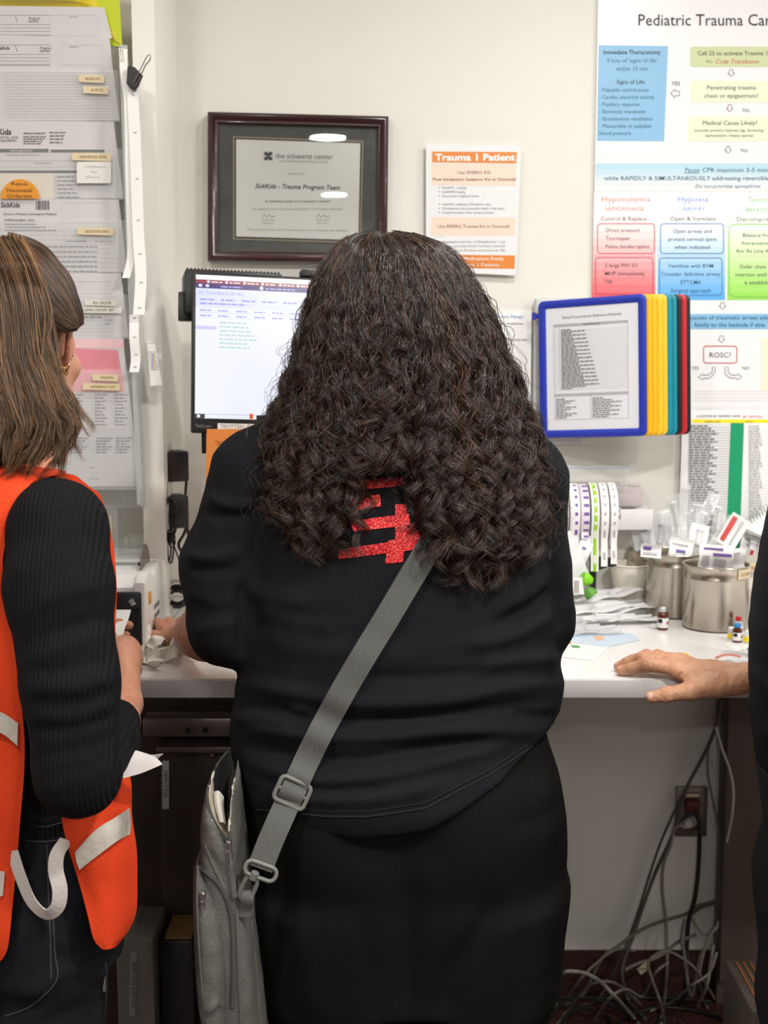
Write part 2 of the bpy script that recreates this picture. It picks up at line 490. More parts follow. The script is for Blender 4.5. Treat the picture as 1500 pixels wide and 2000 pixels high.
def folds(v, f, lines, Y, extra=None, front=None):
    """raise/sink soft creases: lines = [(photo points, height m, width m)] projected on the body at depth Y"""
    n = vnormals(v, f); d = np.zeros(len(v))
    # look from the camera: compare in photo pixels
    rel = v - np.array([0, 0, CZ]); dep = rel[:, 1] * CT - rel[:, 2] * ST
    px = 750 + FPX * rel[:, 0] / dep; py = 1000 - FPX * (rel[:, 1] * ST + rel[:, 2] * CT) / dep
    for (pts, amp, w) in lines:
        w = w * FPX / Y; p = np.array([(q.x, q.z) for q in crv([(a, 0, b) for a, b in pts], 6)]); best = np.full(len(v), 1e9); tt = np.zeros(len(v))
        L = len(p) - 1
        for i in range(L):
            a, b = p[i], p[i + 1]; ba = b - a; t = np.clip(((px - a[0]) * ba[0] + (py - a[1]) * ba[1]) / (ba @ ba + 1e-9), 0, 1)
            e = np.hypot(px - a[0] - t * ba[0], py - a[1] - t * ba[1]); m = e < best
            best = np.where(m, e, best); tt = np.where(m, (i + t) / L, tt)
        d += amp * np.exp(-(best / w) ** 2) * np.clip(np.minimum(tt, 1 - tt) * 5 + 0.15, 0, 1)
    fac = np.clip(-n[:, 1] * 1.5 + 0.4, 0, 1)
    d *= fac
    if extra is not None: d += extra(v)
    return v + n * d[:, None]
def wob(v, amp, sc, seed=0):
    r = np.random.default_rng(seed); o = np.zeros(len(v))
    for i in range(7):
        k = r.normal(size=3) * sc * (1 + 0.5 * i); o += np.sin(v @ k + r.uniform(0, 6.28)) / (1 + 0.4 * i)
    return o * amp / 2.2
# ================================================================== ROOM
WALL = M('wall_paint', (225, 224, 217), 0.55, spec=0.3, bump=(180, 0.05, 'noise'))
TRIMW = M('column_paint', (236, 234, 228), 0.45, spec=0.35)
CEILM = M('ceiling_paint', (240, 238, 232), 0.8)
FLOORM = M('floor_terrazzo', (30, 18, 17), 0.45, noise=(140, 0.06, (88, 50, 46)))
BASEM = M('vinyl_cove_base', (44, 26, 24), 0.5, noise=(160, 0.1, (70, 38, 34)))
COUNTER = M('white_laminate', (240, 239, 239), 0.22, spec=0.5)
EDGE = M('grey_edge_band', (214, 211, 210), 0.4)
DARKBR = M('dark_brown_metal', (58, 46, 40), 0.42, spec=0.4)
DARKBR2 = M('brown_metal_rail', (118, 106, 100), 0.35, metal=0.6)
BLACKP = M('black_plastic', (24, 24, 25), 0.42)
BLACKG = M('black_gloss_plastic', (16, 16, 17), 0.2)
def struct(name, lo, hi, m):
    b = MB(); b.box(lo, hi); o = b.build(name, m, origin=((lo[0] + hi[0]) / 2, (lo[1] + hi[1]) / 2, lo[2])); return setp(o, kind='structure')
YB = 3.0
XC0 = P(268, 500, 2.72).x; XC1 = P(311, 500, 2.72).x
struct('floor', (-3.1, -7.1, -0.1), (3.1, 3.1, 0.0), FLOORM)
struct('ceiling', (-3.1, -7.1, CEIL), (3.1, 3.1, CEIL + 0.1), CEILM)
struct('wall_back', (XC1 - 0.02, YB, 0), (3.1, YB + 0.1, CEIL), WALL)
struct('wall_left', (-3.0, 2.80, 0), (XC0, YB + 0.1, CEIL), WALL)
struct('trim_1', (XC0, 2.72, 0), (XC1, YB + 0.1, CEIL), TRIMW)
struct('wall_right', (3.0, -7.1, 0), (3.1, 3.0, CEIL), WALL)
struct('wall_west', (-3.1, -7.1, 0), (-3.0, 3.0, CEIL), WALL)
struct('wall_rear', (-3.0, -7.1, 0), (3.0, -7.0, CEIL), WALL)
struct('baseboard_back', (XC1, YB - 0.008, 0), (3.0, YB, 0.104), BASEM)
struct('baseboard_left', (-3.0, 2.792, 0), (XC0, 2.80, 0.104), BASEM)
# recessed ceiling lights: trim ring and glowing lens
ringm = M('lamp_trim', (235, 235, 235), 0.4)
lensm = M('lamp_lens', (255, 250, 240), 0.5, emit=(255, 244, 226), estr=14)
for i, (lx, ly, lw) in enumerate(DOWNLIGHTS):
    where = 'above the counter' if ly > 1.5 else ('over the standing people' if ly > 0 else 'in the ceiling behind the camera')
    t = thing('ceiling_downlight', 'round recessed white ceiling downlight ' + where, 'ceiling light', (lx, ly, CEIL), 'ceiling downlights')
    b = MB(); b.lathe([(0.105, -0.001), (0.125, -0.001), (0.125, -0.008), (0.105, -0.008)], (lx, ly, CEIL), 40, closed_prof=True); b.build('trim_ring', ringm, t)
    b = MB(); b.lathe([(0.0001, -0.001), (0.104, -0.001), (0.104, -0.004), (0.0001, -0.004)], (lx, ly, CEIL), 40); b.build('lens', lensm, t)
# ------------------------------------------------------------------ worktop
CTOP = 0.922
t = thing('worktop', 'long white laminate counter with a grey front edge', 'counter', (0.3, 2.65, CTOP - 0.032))
b = MB(); out = [(-2.2, 2.3), (2.4, 2.3), (2.4, 2.998), (XC1 + 0.002, 2.998), (XC1 + 0.002, 2.718), (XC0 - 0.002, 2.718), (XC0 - 0.002, 2.798), (-2.2, 2.798)]
b.prism([Vector((x, y, CTOP)) for x, y in out], [Vector((x, y, CTOP - 0.032)) for x, y in out])
b.build('top', COUNTER, t)
b = MB(); b.box((-2.2, 2.2955, CTOP - 0.0325), (2.4, 2.3, CTOP - 0.0015), 0, 0.001); b.build('edge_band', EDGE, t)
# ------------------------------------------------------------------ under the worktop, left
t = thing('storage_cabinet', 'dark brown metal cabinet under the counter labelled PULL HERE', 'cabinet', (P(360, 1700, 2.6).x, 2.7, 0))
b = MB(); xl = P(205, 1600, 2.5).x; xr = P(560, 1600, 2.5).x
b.box((xl, 2.47, 0.0), (xr, 2.71, 0.80), 0, 0.004); b.build('body', DARKBR, t)
b = MB(); b.box((P(312, 1600, 2.44).x, 2.45, 0.02), (xr, 2.468, P(400, 1452, 2.44).z), 0, 0.003)
dr = b.build('door', DARKBR, t)
b = MB(); z = P(400, 1453, 2.43).z; x0 = P(308, 1450, 2.42).x
b.box((x0, 2.405, z - 0.003), (xr, 2.468, z + 0.002), 0, 0.001); b.box((x0, 2.403, z - 0.008), (xr, 2.407, z + 0.002), 0, 0.001)
b.build('pull_lip', DARKBR2, dr)
s = Sheet(Y=2.4485, step=0.0003); lab = M('clear_label_tape', (196, 196, 196), 0.4); ink = M('black_ink', (22, 22, 24), 0.6)
s.base([(317, 1486), (330, 1486), (330, 1580), (317, 1580)], lab, 0.0005); s.text(327.5, 1556, 'PULL HERE', 7, ink, rot=90, fit=52)
s.build('label', dr)
b = MB(); z0, z1 = P(360, 1440, 2.42).z, P(360, 1403, 2.42).z
b.box((P(278, 1420, 2.42).x, 2.42, z0), (xr, 2.468, z1), 0, 0.004); b.build('rail', DARKBR2, t)
for hx in (367, 401):
    b = MB(); c = P(hx, 1426, 2.418); b.lathe([(0.0001, 0.0), (0.0052, 0.0), (0.0056, 0.002), (0.0001, 0.0021)], c, 20, R=rotX(90)); b.build('rail_hole', BLACKP, t)
b = MB(); z0 = P(400, 1393, 2.46).z; b.box((P(352, 1393, 2.46).x, 2.475, 0.801), (xr - 0.01, 2.68, 0.812), 0, 0.004); o = b.build('cabinet_ledge', M('ledge_metal', (70, 62, 58), 0.35, metal=0.5), origin=(-0.25, 2.55, 0.801))  # thin dark ledge above the rail, built as a flat slab
setp(o, 'thin dark laptop lying on top of the brown cabinet', 'ledge')
b = MB(); c = P(400, 1472, 2.44); b.lathe([(0.0001, 0), (0.006, 0), (0.007, 0.006), (0.004, 0.012), (0.0001, 0.013)], P(416, 1472, 2.449), 16, R=rotX(90)); b.build('knob', DARKBR2, dr)
# grey box and black box on the floor
t = thing('metal_box', 'grey metal box near the floor labelled DO NOT PULL HERE', 'box', (P(262, 1900, 2.3).x, 2.4, 0))
gm = M('grey_metal', (112, 110, 102), 0.45, metal=0.2)
b = MB(); b.box((P(228, 1900, 2.3).x, 2.3, 0.0), (P(301, 1900, 2.3).x, 2.44, P(260, 1833, 2.3).z), 0, 0.004); b.build('body', gm, t)
s = Sheet(Y=2.2985, step=0.0003); s.base([(254, 1860), (267, 1860), (264, 1985), (252, 1985)], M('grey_label_tape', (140, 139, 134), 0.4), 0.0005)
s.text(264, 1967, 'DO NOT PULL HERE', 7, ink, rot=89, fit=90); s.build('label', t)
b = MB(); a = P(252, 1828, 2.33); c = P(276, 1780, 2.42)
b.box((a.x, 2.33, P(255, 1833, 2.3).z), (a.x + 0.012, 2.43, P(262, 1785, 2.4).z), 0, 0.003); b.build('hinged_lid', gm, t)
t = thing('black_bin', 'low black box standing beside the grey metal box under the counter', 'box', (P(340, 1900, 2.36).x, 2.38, 0))
b = MB(); xa, xb, zt = P(303, 1900, 2.33).x, P(378, 1900, 2.33).x, P(340, 1842, 2.33).z
b.box((max(xa, P(301, 1900, 2.3).x + 0.003), 2.34, 0), (xb, 2.44, zt), 0, 0.005); b.build('body', BLACKP, t)
b = MB(); b.box((xa + 0.016, 2.345, zt - 0.001), (xb - 0.005, 2.44, zt + 0.004), 0, 0.001); b.build('lid', M('tan_lid', (120, 92, 50), 0.6), t)
# ------------------------------------------------------------------ under the worktop, right
t = thing('pedestal_cabinet', 'dark brown shallow cabinet against the wall under right end of counter', 'cabinet', (P(1480, 1700, 2.95).x, 2.96, 0))
pm = M('brown_laminate', (96, 84, 76), 0.5, bump=(3, 0.05, 'noise'))
xl = P(1421, 1400, 2.93).x
b = MB(); b.box((xl, 2.946, 0.0), (xl + 0.7, 2.99, CTOP - 0.034), 0, 0.003); b.build('body', pm, t)
b = MB(); b.box((xl + 0.002, 2.93, 0.06), (xl + 0.69, 2.944, CTOP - 0.04), 0, 0.003); dr = b.build('door', pm, t)
b = MB(); b.tube(crv([(xl + 0.52, 2.93, 0.70), (xl + 0.52, 2.90, 0.70), (xl + 0.52, 2.90, 0.58), (xl + 0.52, 2.93, 0.58)], 6), 0.005); b.build('handle', DARKBR2, dr)
t = thing('floor_tray', 'grey tray with orange strips on the floor by the pedestal', 'tray', (P(1490, 1990, 2.3).x, 2.3, 0))
b = MB(); p0 = PZ(1440, 1950, 0.30)
b.box((P(1444, 1960, 2.30).x, 2.22, 0.0), (P(1600, 1960, 2.30).x, 2.415, P(1470, 1958, 2.25).z), 0, 0.006); b.build('body', M('tray_grey', (86, 78, 70), 0.5), t)
b = MB()
zt = P(1470, 1958, 2.25).z
for k in range(3): b.box((P(1462 + 14 * k, 1960, 2.3).x, 2.235, zt), (P(1467 + 14 * k, 1960, 2.3).x, 2.40, zt + 0.003), 0, 0.001)
b.build('strip', M('tray_strip', (150, 92, 60), 0.5), t)
# ================================================================== WALL SHEETS
PAPER = M('white_paper', (236, 236, 236), 0.6); PAPERG = M('white_gloss_print', (230, 230, 232), 0.25)
INK = M('black_ink'); GREY = M('grey_ink', (120, 120, 122), 0.6); LGREY = M('pale_grey_ink', (176, 176, 178), 0.6); DGREY = M('dark_grey_ink', (70, 70, 72), 0.6)
# ---- framed certificate
frm = M('mahogany_frame', (52, 24, 24), 0.3, coat=0.3); matb = M('charcoal_mat_board', (96, 99, 97), 0.85, noise=(60, 0.2, (112, 115, 113)))
GLASS = bpy.data.materials.new('picture_glass'); GLASS.use_nodes = True; _n = GLASS.node_tree; _n.nodes.remove(_n.nodes['Principled BSDF'])
_t, _g, _f, _x = _n.nodes.new('ShaderNodeBsdfTransparent'), _n.nodes.new('ShaderNodeBsdfGlossy'), _n.nodes.new('ShaderNodeFresnel'), _n.nodes.new('ShaderNodeMixShader')
_g.inputs['Roughness'].default_value = 0.01; _f.inputs['IOR'].default_value = 1.45
_n.links.new(_f.outputs[0], _x.inputs[0]); _n.links.new(_t.outputs[0], _x.inputs[1]); _n.links.new(_g.outputs[0], _x.inputs[2]); _n.links.new(_x.outputs[0], _n.nodes['Material Output'].inputs[0])
c0 = P(582, 370, 2.97)
t = thing('framed_certificate', 'dark wooden framed certificate with grey mat hanging on wall', 'framed certificate', (c0.x, 2.975, c0.z))
Yc = 2.962
def fr(q, Y): return [P(a, b, Y) for a, b in q]
O = [(407, 220), (759, 229), (756, 515), (407, 511)]; I = [(427, 242), (738, 250), (735, 495), (427, 490)]
b = MB()
def ringprof(O, I, steps):
    """moulded picture frame: loops from outer to inner quad, steps=(fraction, depth towards viewer)"""
    L = []
    for fq, dy in steps:
        L.append([P(o[0] + (i[0] - o[0]) * fq, o[1] + (i[1] - o[1]) * fq, 2.985) - Vector((0, dy, 0)) for o, i in zip(O, I)])
    vs = [p for l in L for p in l]; fs = []
    for a in range(len(L) - 1):
        for k in range(4):
            q = (k + 1) % 4; fs.append((a * 4 + k, a * 4 + q, a * 4 + 4 + q, a * 4 + 4 + k))
    return vs, fs
vs, fs = ringprof(O, I, [(0, -0.012), (0, 0.014), (0.1, 0.02), (0.32, 0.022), (0.5, 0.016), (0.72, 0.013), (0.88, 0.014), (1.0, 0.010), (1.0, -0.012)])
b.add(vs, fs); b.build('frame', frm, t, sharp=60)
s = Sheet(Y=2.984, step=0.0005); s.base([(420, 236), (745, 244), (742, 500), (420, 495)], matb, 0.004); s.build('mat_board', t)
s = Sheet(Y=2.982, step=0.0004); fil = M('tan_fillet', (176, 164, 140), 0.5); cp = M('certificate_paper', (242, 243, 238), 0.7)
s.base([(455, 266), (710, 275), (705, 475), (455, 468)], fil, 0.002); s.poly([(458, 269), (458, 465), (702, 472), (707, 278)], M('dark_fillet', (50, 50, 48), 0.5), 1)
s.poly([(461, 272), (461, 462), (700, 469), (704, 280)], cp, 2)
lg = 4
for k in range(4):                                       # four-petal square mark
    cx, cy = 524 + (-4.5, 4.5, 4.5, -4.5)[k], 305 + (-4.5, -4.5, 4.5, 4.5)[k]
    sx, sy = (-1, 1, 1, -1)[k], (-1, -1, 1, 1)[k]
    s.poly([(cx - sx * 4, cy - sy * 2), (cx + sx * 4.5, cy - sy * 3), (cx + sx * 2.5, cy), (cx + sx * 4.5, cy + sy * 4.5), (cx, cy + sy * 2.5), (cx - sx * 3, cy + sy * 4.5)], INK, lg)
s.poly([(524, 300), (519, 305), (524, 310), (529, 305)], DGREY, lg)
s.text(538, 309, 'the schwartz center', 9.5, DGREY, fit=112, rot=-1, layer=4); s.text(546, 316.5, 'FOR COMPASSIONATE HEALTHCARE', 3.2, GREY, fit=94, layer=4, rot=-1)
s.text(579, 341, 'Hereby honors', 3.6, GREY, 'C', 4, fit=32)
s.text(581, 369, 'SickKids - Trauma Program Team', 8.5, INK, 'C', 4, bold=0.012, shear=0.25, fit=166, rot=-1.2)
s.text(581, 395, 'for exemplifying everyday acts of compassion in healthcare', 4, DGREY, 'C', 4, bold=0.01, shear=0.2, fit=128)
s.text(580, 410, 'This recognition is part of the Schwartz Center Honor Your Caregiver testimonials', 3.4, GREY, 'C', 4, fit=178)
for x in (524, 630):
    s.stroke([(x - 12, 424), (x - 6, 418), (x - 4, 425), (x + 3, 419), (x + 5, 424), (x + 14, 422)], 1, DGREY, 4)
    s.text(x, 431, 'Chief Executive', 2.8, GREY, 'C', 4); s.text(x, 437, 'Board Chair', 2.8, GREY, 'C', 4)
s.text(580, 451, 'The secret of the care of the patient is in caring for the patient', 3.4, GREY, 'C', 4, fit=196, rot=-0.6)
s.build('certificate', t)
s = Sheet(Y=2.9785); s.base([(424, 239), (741, 247), (738, 498), (424, 493)], GLASS, 0.002); s.build('glass', t)
# ---- Trauma 1 Patient sheet (laminated)
OR = M('print_orange', (222, 134, 58), 0.3, coat=0.6); PEACH = M('print_peach', (243, 214, 198), 0.3, coat=0.6); LAM = M('laminated_white', (232, 233, 235), 0.14, coat=0.7)
WHI = M('white_print', (246, 246, 246), 0.4)
s = Sheet(Y=2.985, step=0.0004)
s.base([(832, 280), (1018, 285), (1008, 538), (832, 530)], LAM, 0.0012)
s.poly([(844, 296), (844, 317), (1008, 319), (1010, 297)], OR, 1)
s.text(850, 313.5, 'Trauma 1 Patient', 12.5, WHI, fit=156, layer=2, bold=0.028)
s.poly([(843, 319), (843, 361), (1007, 363), (1009, 320)], PEACH, 1)
s.text(925, 340, 'Use EMERG RSI', 6, DGREY, 'C', 2, fit=64); s.text(926, 353, 'Post Intubation Sedation Kit in Omnicell', 5.6, INK, 'C', 2, bold=0.006, fit=162)
for k, tx in enumerate(['FentaNYL  1mcg/kg', 'KetAMINE 2mg/kg', 'Rocuronium 1mg/kg (2 doses)', None, 'FentaNYL undiluted (100mcg/2mL vials)', 'Phenylephrine (see preparation details in flip chart)', 'Propofol emulsion 20mL syringe (2 doses)']):
    if tx: s.text(864, 368.5 + k * 8.1, tx, 4, GREY, layer=2); s.rect(857, 365.5 + k * 8.1, 859, 367.5 + k * 8.1, GREY, 2)
s.poly([(842, 424), (842, 459), (1006, 460), (1007, 425)], PEACH, 1); s.text(924, 445, 'Use EMERG Trauma Kit in Omnicell', 6, DGREY, 'C', 2, fit=140)
for k, tx in enumerate(['Tranexamic acid bolus 15-30mg/kg (max 1-2 g)', 'Calcium gluconate (Code Transfusion patients)', 'Sodium chloride 3% (drawn up if concern for TBI)']):
    s.text(864, 474 + k * 8.4, tx, 4, GREY, layer=2, fit=122); s.rect(857, 471 + k * 8.4, 859, 473 + k * 8.4, GREY, 2)
s.poly([(842, 497), (842, 523), (1005, 525), (1006, 499)], OR, 1)
s.text(925, 508, 'Have All Medications Ready', 6, WHI, 'C', 2, fit=118); s.text(925, 520, 'for Trauma 1 Patients', 6, WHI, 'C', 2, fit=100)
o = s.build('notice_sheet', origin=P(922, 410, 2.985)); setp(o, 'laminated orange and white Trauma 1 Patient sheet beside the certificate', 'notice')
# ---- respiratory therapy sheet behind the hair
s = Sheet(Y=2.992); BLU = M('print_blue', (70, 130, 190), 0.4)
s.base([(850, 604), (1038, 606), (1036, 835), (848, 832)], PAPER, 0.001)
s.text(1022, 621, 'SickKids Respiratory Therapy', 5.5, BLU, 'R', fit=92); s.text(1022, 634, 'Pediatric Equipment Guidelines', 4.5, DGREY, 'R', fit=100)
for k in range(16):
    if k in (9, 10): continue
    s.greek(868, 1032 - (k * 37 % 40), 665 + k * 9, 3, LGREY, seed=k)
s.rect(965, 660, 977, 672, BLU, 2)
st = [(1014 + (13 if i % 2 == 0 else 5) * cos(radians(-90 + 36 * i)), 753 + (13 if i % 2 == 0 else 5) * sin(radians(-90 + 36 * i))) for i in range(10)]
s.poly(st[::-1], GREY, 2)
o = s.build('guideline_sheet', origin=P(942, 720, 2.992)); setp(o, 'white respiratory therapy guideline sheet taped beside the blue flip display', 'notice')
# ---- large cardiac arrest poster
s = Sheet(Y=2.993, step=0.0005)
OL = M('print_olive', (196, 206, 160), 0.35); OLP = M('print_pale_olive', (222, 228, 202), 0.35); SKY = M('print_sky_blue', (132, 182, 218), 0.35); BAND = M('print_pale_blue', (196, 230, 246), 0.35)
TEALT = M('print_teal_text', (40, 96, 124), 0.4); REDT = M('print_red_text', (190, 60, 60), 0.4); PINKT = M('print_pink_text', (226, 130, 130), 0.4); PBLU = M('print_periwinkle', (110, 140, 220), 0.4); PGRN = M('print_green_text', (120, 180, 140), 0.4)
s.base([(1170, -90), (1655, -90), (1640, 806), (1152, 806)], PAPERG, 0.002)
s.text(1245, 50, 'Pediatric Trauma Cardiac Arrest', 22, INK, layer=2, fit=395)
s.poly([(1169, 88), (1166, 275), (1297, 276), (1305, 90)], SKY, 1)
s.text(1234, 106, 'Immediate Thoracotomy', 8, INK, 'C', 2, bold=0.008, fit=112); s.text(1234, 122, "if loss of 'signs of life'", 7.5, TEALT, 'C', 2, fit=98); s.text(1234, 138, 'within 15 min', 7.5, TEALT, 'C', 2, fit=62)
s.text(1232, 164, 'Signs of Life:', 8, INK, 'C', 2, fit=56)
for k, tx in enumerate(['- Palpable central pulse', '- Cardiac electrical activity', '- Pupillary response', '- Extremity movement', '- Spontaneous ventilation', '- Measurable or palpable', 'blood pressure']):
    s.text(1170, 179 + k * 14.1, tx, 7, TEALT, layer=2, fit=[97, 108, 79, 91, 104, 102, 62][k])
def card(x0, y0, x1, y1, m): s.rrect(x0, y0, x1, y1, 5, m, 1)
card(1348, 91, 1560, 131, OL); card(1349, 158, 1560, 200, OLP); card(1344, 227, 1560, 276, OLP)
s.text(1362, 108, 'Call 25 to activate Trauma 1', 8, DGREY, layer=2, fit=136, bold=0.006); s.text(1378, 124, '+/-', 8, DGREY, layer=2); s.text(1396, 124, 'Code Transfusion', 8, REDT, layer=2, shear=0.25, fit=86)
s.text(1428, 175, 'Penetrating trauma', 8, DGREY, 'C', 2, fit=96); s.text(1428, 191, 'chest or epigastrium?', 8, DGREY, 'C', 2, fit=106)
s.text(1425, 244, 'Medical Cause Likely?', 8, DGREY, 'C', 2, fit=107); s.text(1424, 257, '(includes primary hypoxia (eg. drowning,', 5, DGREY, 'C', 2, fit=136); s.text(1424, 267, 'asphyxiation, impact apnea)', 5, DGREY, 'C', 2, fit=94)
def darrow(x, y, w=7):
    s.stroke([(x - w * 0.5, y), (x + w * 0.5, y), (x + w * 0.5, y + w * .9), (x + w, y + w * .9), (x, y + w * 1.9), (x - w, y + w * .9), (x - w * 0.5, y + w * .9)], 1.1, INK, 2, True)
darrow(1428, 136); darrow(1425, 205); darrow(1422, 286); darrow(1411, 591); darrow(1409, 656)
s.stroke([(1310, 182), (1318, 174), (1318, 178), (1327, 178), (1327, 187), (1318, 187), (1318, 191)], 1.2, INK, 2, True)
s.text(1311, 167, 'YES', 7.5, DGREY, layer=2); s.text(1450, 219, 'No', 7.5, GREY, layer=2); s.text(1446, 297, 'No', 7.5, GREY, layer=2)
for k in range(5): s.rect(1163.5 - k * .2, 319 + k * 11, 1660, 330 + k * 11, M('band_blue_%d' % k, (176 + k * 13, 212 + k * 4, 230), 0.35), 1)
s.text(1336, 336, 'Pause', 8, TEALT, layer=2, shear=0.25, fit=30); s.rect(1336, 337.5, 1366, 338.6, TEALT, 2)
s.text(1371, 336, 'CPR maximum 3-5 minutes', 8, TEALT, layer=2, bold=0.006, fit=150); s.text(1180, 352, 'while RAPIDLY & SIMULTANEOUSLY addressing reversible causes', 8, TEALT, layer=2, bold=0.004, fit=360)
s.text(1421, 367, 'Do not prioritize epinephrine', 6.5, TEALT, 'C', 2, shear=0.25, fit=128)
cols = [(1160, 1280, (255, 244, 244), (226, 100, 108), 1156.5), (1284, 1416, (244, 248, 255), (96, 170, 232), None), (1420, 1560, (248, 255, 244), (150, 214, 90), None)]
for ci, (x0, x1, ca, cb, xl) in enumerate(cols):
    for k in range(14):
        f = max(0, (k - 2.5) / 10.5) ** 1.25; y0 = 376 + k * 15; c = tuple(ca[i] + (cb[i] - ca[i]) * f for i in range(3))
        s.rect(x0 - (k * 0.3 if xl else 0), y0, x1, y0 + 15, M('col_%d_%d' % (ci, k), c, 0.35), 1)
for (x, a, am, bt, ct) in ((1226, 'Hypovolemia', PINKT, 'HEMORRHAGE', 'Control & Replace'), (1353, 'Hypoxia', PBLU, 'AIRWAY', 'Open & Ventilate')):
    s.text(x - 4 if x < 1300 else x, 394, a, 10.5, am, 'C', 2, fit=96 if x < 1300 else 60); s.text(x - 6 if x < 1300 else x + 2, 412, bt, 8, am, 'C', 2, fit=76 if x < 1300 else 44); s.text(x - 8 if x < 1300 else x, 431, ct, 8, DGREY, 'C', 2, fit=90)
s.text(1460, 395, 'Tension', 10.5, PGRN, layer=2); s.text(1456, 414, 'BREATHING', 8, PGRN, layer=2); s.text(1438, 432, 'Decompress', 8, DGREY, layer=2, fit=75)
RB, BB, GB = M('print_red_line', (196, 72, 84), 0.4), M('print_blue_line', (76, 120, 176), 0.4), M('print_green_line', (120, 190, 96), 0.4)
s.frame(1167, 437, 1278, 495, 1.6, RB, 6); s.frame(1163, 503, 1275, 575, 1.6, RB, 6); s.frame(1290, 437, 1413, 495, 1.6, BB, 6); s.frame(1288, 504, 1410, 577, 1.6, BB, 6); s.frame(1424, 438, 1540, 580, 1.6, GB, 12)
for k, tx in enumerate(['Direct pressure', 'Tourniquet', 'Pelvic binder/splint']): s.text(1183 - k * .4, 453 + k * 16, tx, 7.5, DGREY, layer=2, fit=[66, 47, 86][k])
for k, tx in enumerate(['2 large PIV/ IO', 'MHP immediately', 'TXA']): s.text(1181 - k * .4, 522 + k * 16, tx, 7.5, DGREY, layer=2, fit=[64, 79, 16][k], bold=0.004)
for k, tx in enumerate(['Open airway and', 'protect cervical spine', 'when indicated']): s.text(1352, 455 + k * 15.6, tx, 7.5, DGREY, 'C', 2, fit=[76, 95, 69][k])
for k, tx in enumerate(['Ventilate with BVM', 'Consider definitive airway', 'ETT/LMA', 'Surgical approach']): s.text(1349, 523 + k * 16, tx, 7.5, TEALT, 'C', 2, fit=[88, 117, 41, 78][k], bold=0.004)
for k, tx in enumerate(['Bilateral finger', 'thoracostomies', 'Ant Ax Line 4th ICS', '', 'Defer chest tube', 'insertion until ROSC', 'is established']):
    if tx: s.text(1482, 463 + k * 15.4, tx, 7.5, DGREY, 'C', 2)
s.rect(1330, 613, 1655, 643, SKY, 1); s.text(1338, 624, 'If causes of traumatic arrest addressed', 7.5, TEALT, layer=2, bold=0.006, fit=196); s.text(1356, 638, 'family to the bedside if able', 7.5, TEALT, layer=2, bold=0.006, fit=138)
s.frame(1374, 676, 1439, 709, 1.6, REDT, 5); s.text(1406, 698, 'ROSC?', 9.5, DGREY, 'C', 2, fit=43)
s.text(1350, 722, 'YES', 6.5, GREY, layer=2); s.text(1449, 722, 'NO', 6.5, GREY, layer=2)
s.stroke([(1391, 717), (1397, 717), (1396, 728), (1391, 734), (1384, 739), (1373, 739), (1373, 742), (1363, 736), (1373, 730), (1373, 733), (1384, 732), (1391, 727)], 1.1, DGREY, 2, True)
s.stroke([(1416, 717), (1422, 717), (1422, 727), (1428, 732), (1440, 733), (1440, 730), (1449, 736), (1440, 742), (1440, 739), (1426, 738), (1418, 733), (1416, 728)], 1.1, DGREY, 2, True)
s.rect(1487, 661, 1560, 763, M('print_beige', (226, 224, 200), 0.4), 1)
for k in range(4): s.rect(1355, 763 + 6 * k, 1640, 765 + 6 * k, M('print_faint', (222, 219, 218), 0.4), 1)
s.text(1361, 815 - 13, 'For hospital use only', 4, LGREY, layer=2)
o = s.build('wall_poster', origin=P(1400, 350, 2.993)); setp(o, 'large Pediatric Trauma Cardiac Arrest flow chart poster on the wall', 'poster')
# ---- location chart with green stripe
s = Sheet(Y=2.986, step=0.0004); YEL = M('print_yellow', (240, 222, 40), 0.4); GRN = M('print_green', (22, 150, 104), 0.4); GPAP = M('grey_paper', (216, 216, 218), 0.6)
s.base([(1333, 800), (1660, 803), (1650, 1082), (1325, 1078)], PAPER, 0.0012)
s.text(1360, 815, 'LOCATION BY GENERIC NAME', 4.5, DGREY, layer=2, fit=86); s.text(1450, 816, '(BY CRITICAL)', 4.5, REDT, layer=2, fit=40)
s.rect(1352, 819, 1655, 826, YEL, 1); s.poly([(1344, 826), (1342, 1076), (1420, 1077), (1428, 826)], GPAP, 1)
s.text(1376, 825, 'GENERIC NAME', 3, DGREY, layer=2); s.text(1456, 825, 'BRAND', 3, DGREY, layer=2)
for k in range(46): s.greek(1346 - k * .05, 1382 + (k * 29 % 22), 833 + k * 5.2, 2.6, GREY, seed=k, fill=1)
for k in range(46): s.greek(1462, 1482 + (k * 17 % 8), 833 + k * 5.2, 2.4, LGREY, seed=k + 90)
for k in range(46): s.rect(1344, 834.5 + k * 5.2, 1640, 835 + k * 5.2, M('print_hairline', (200, 198, 200), 0.5), 1)
s.poly([(1427, 826), (1417, 1078), (1444, 1078), (1453, 826)], GRN, 2)
o = s.build('location_chart', origin=P(1440, 930, 2.986)); setp(o, 'drug location chart with yellow header and wide green stripe', 'chart')
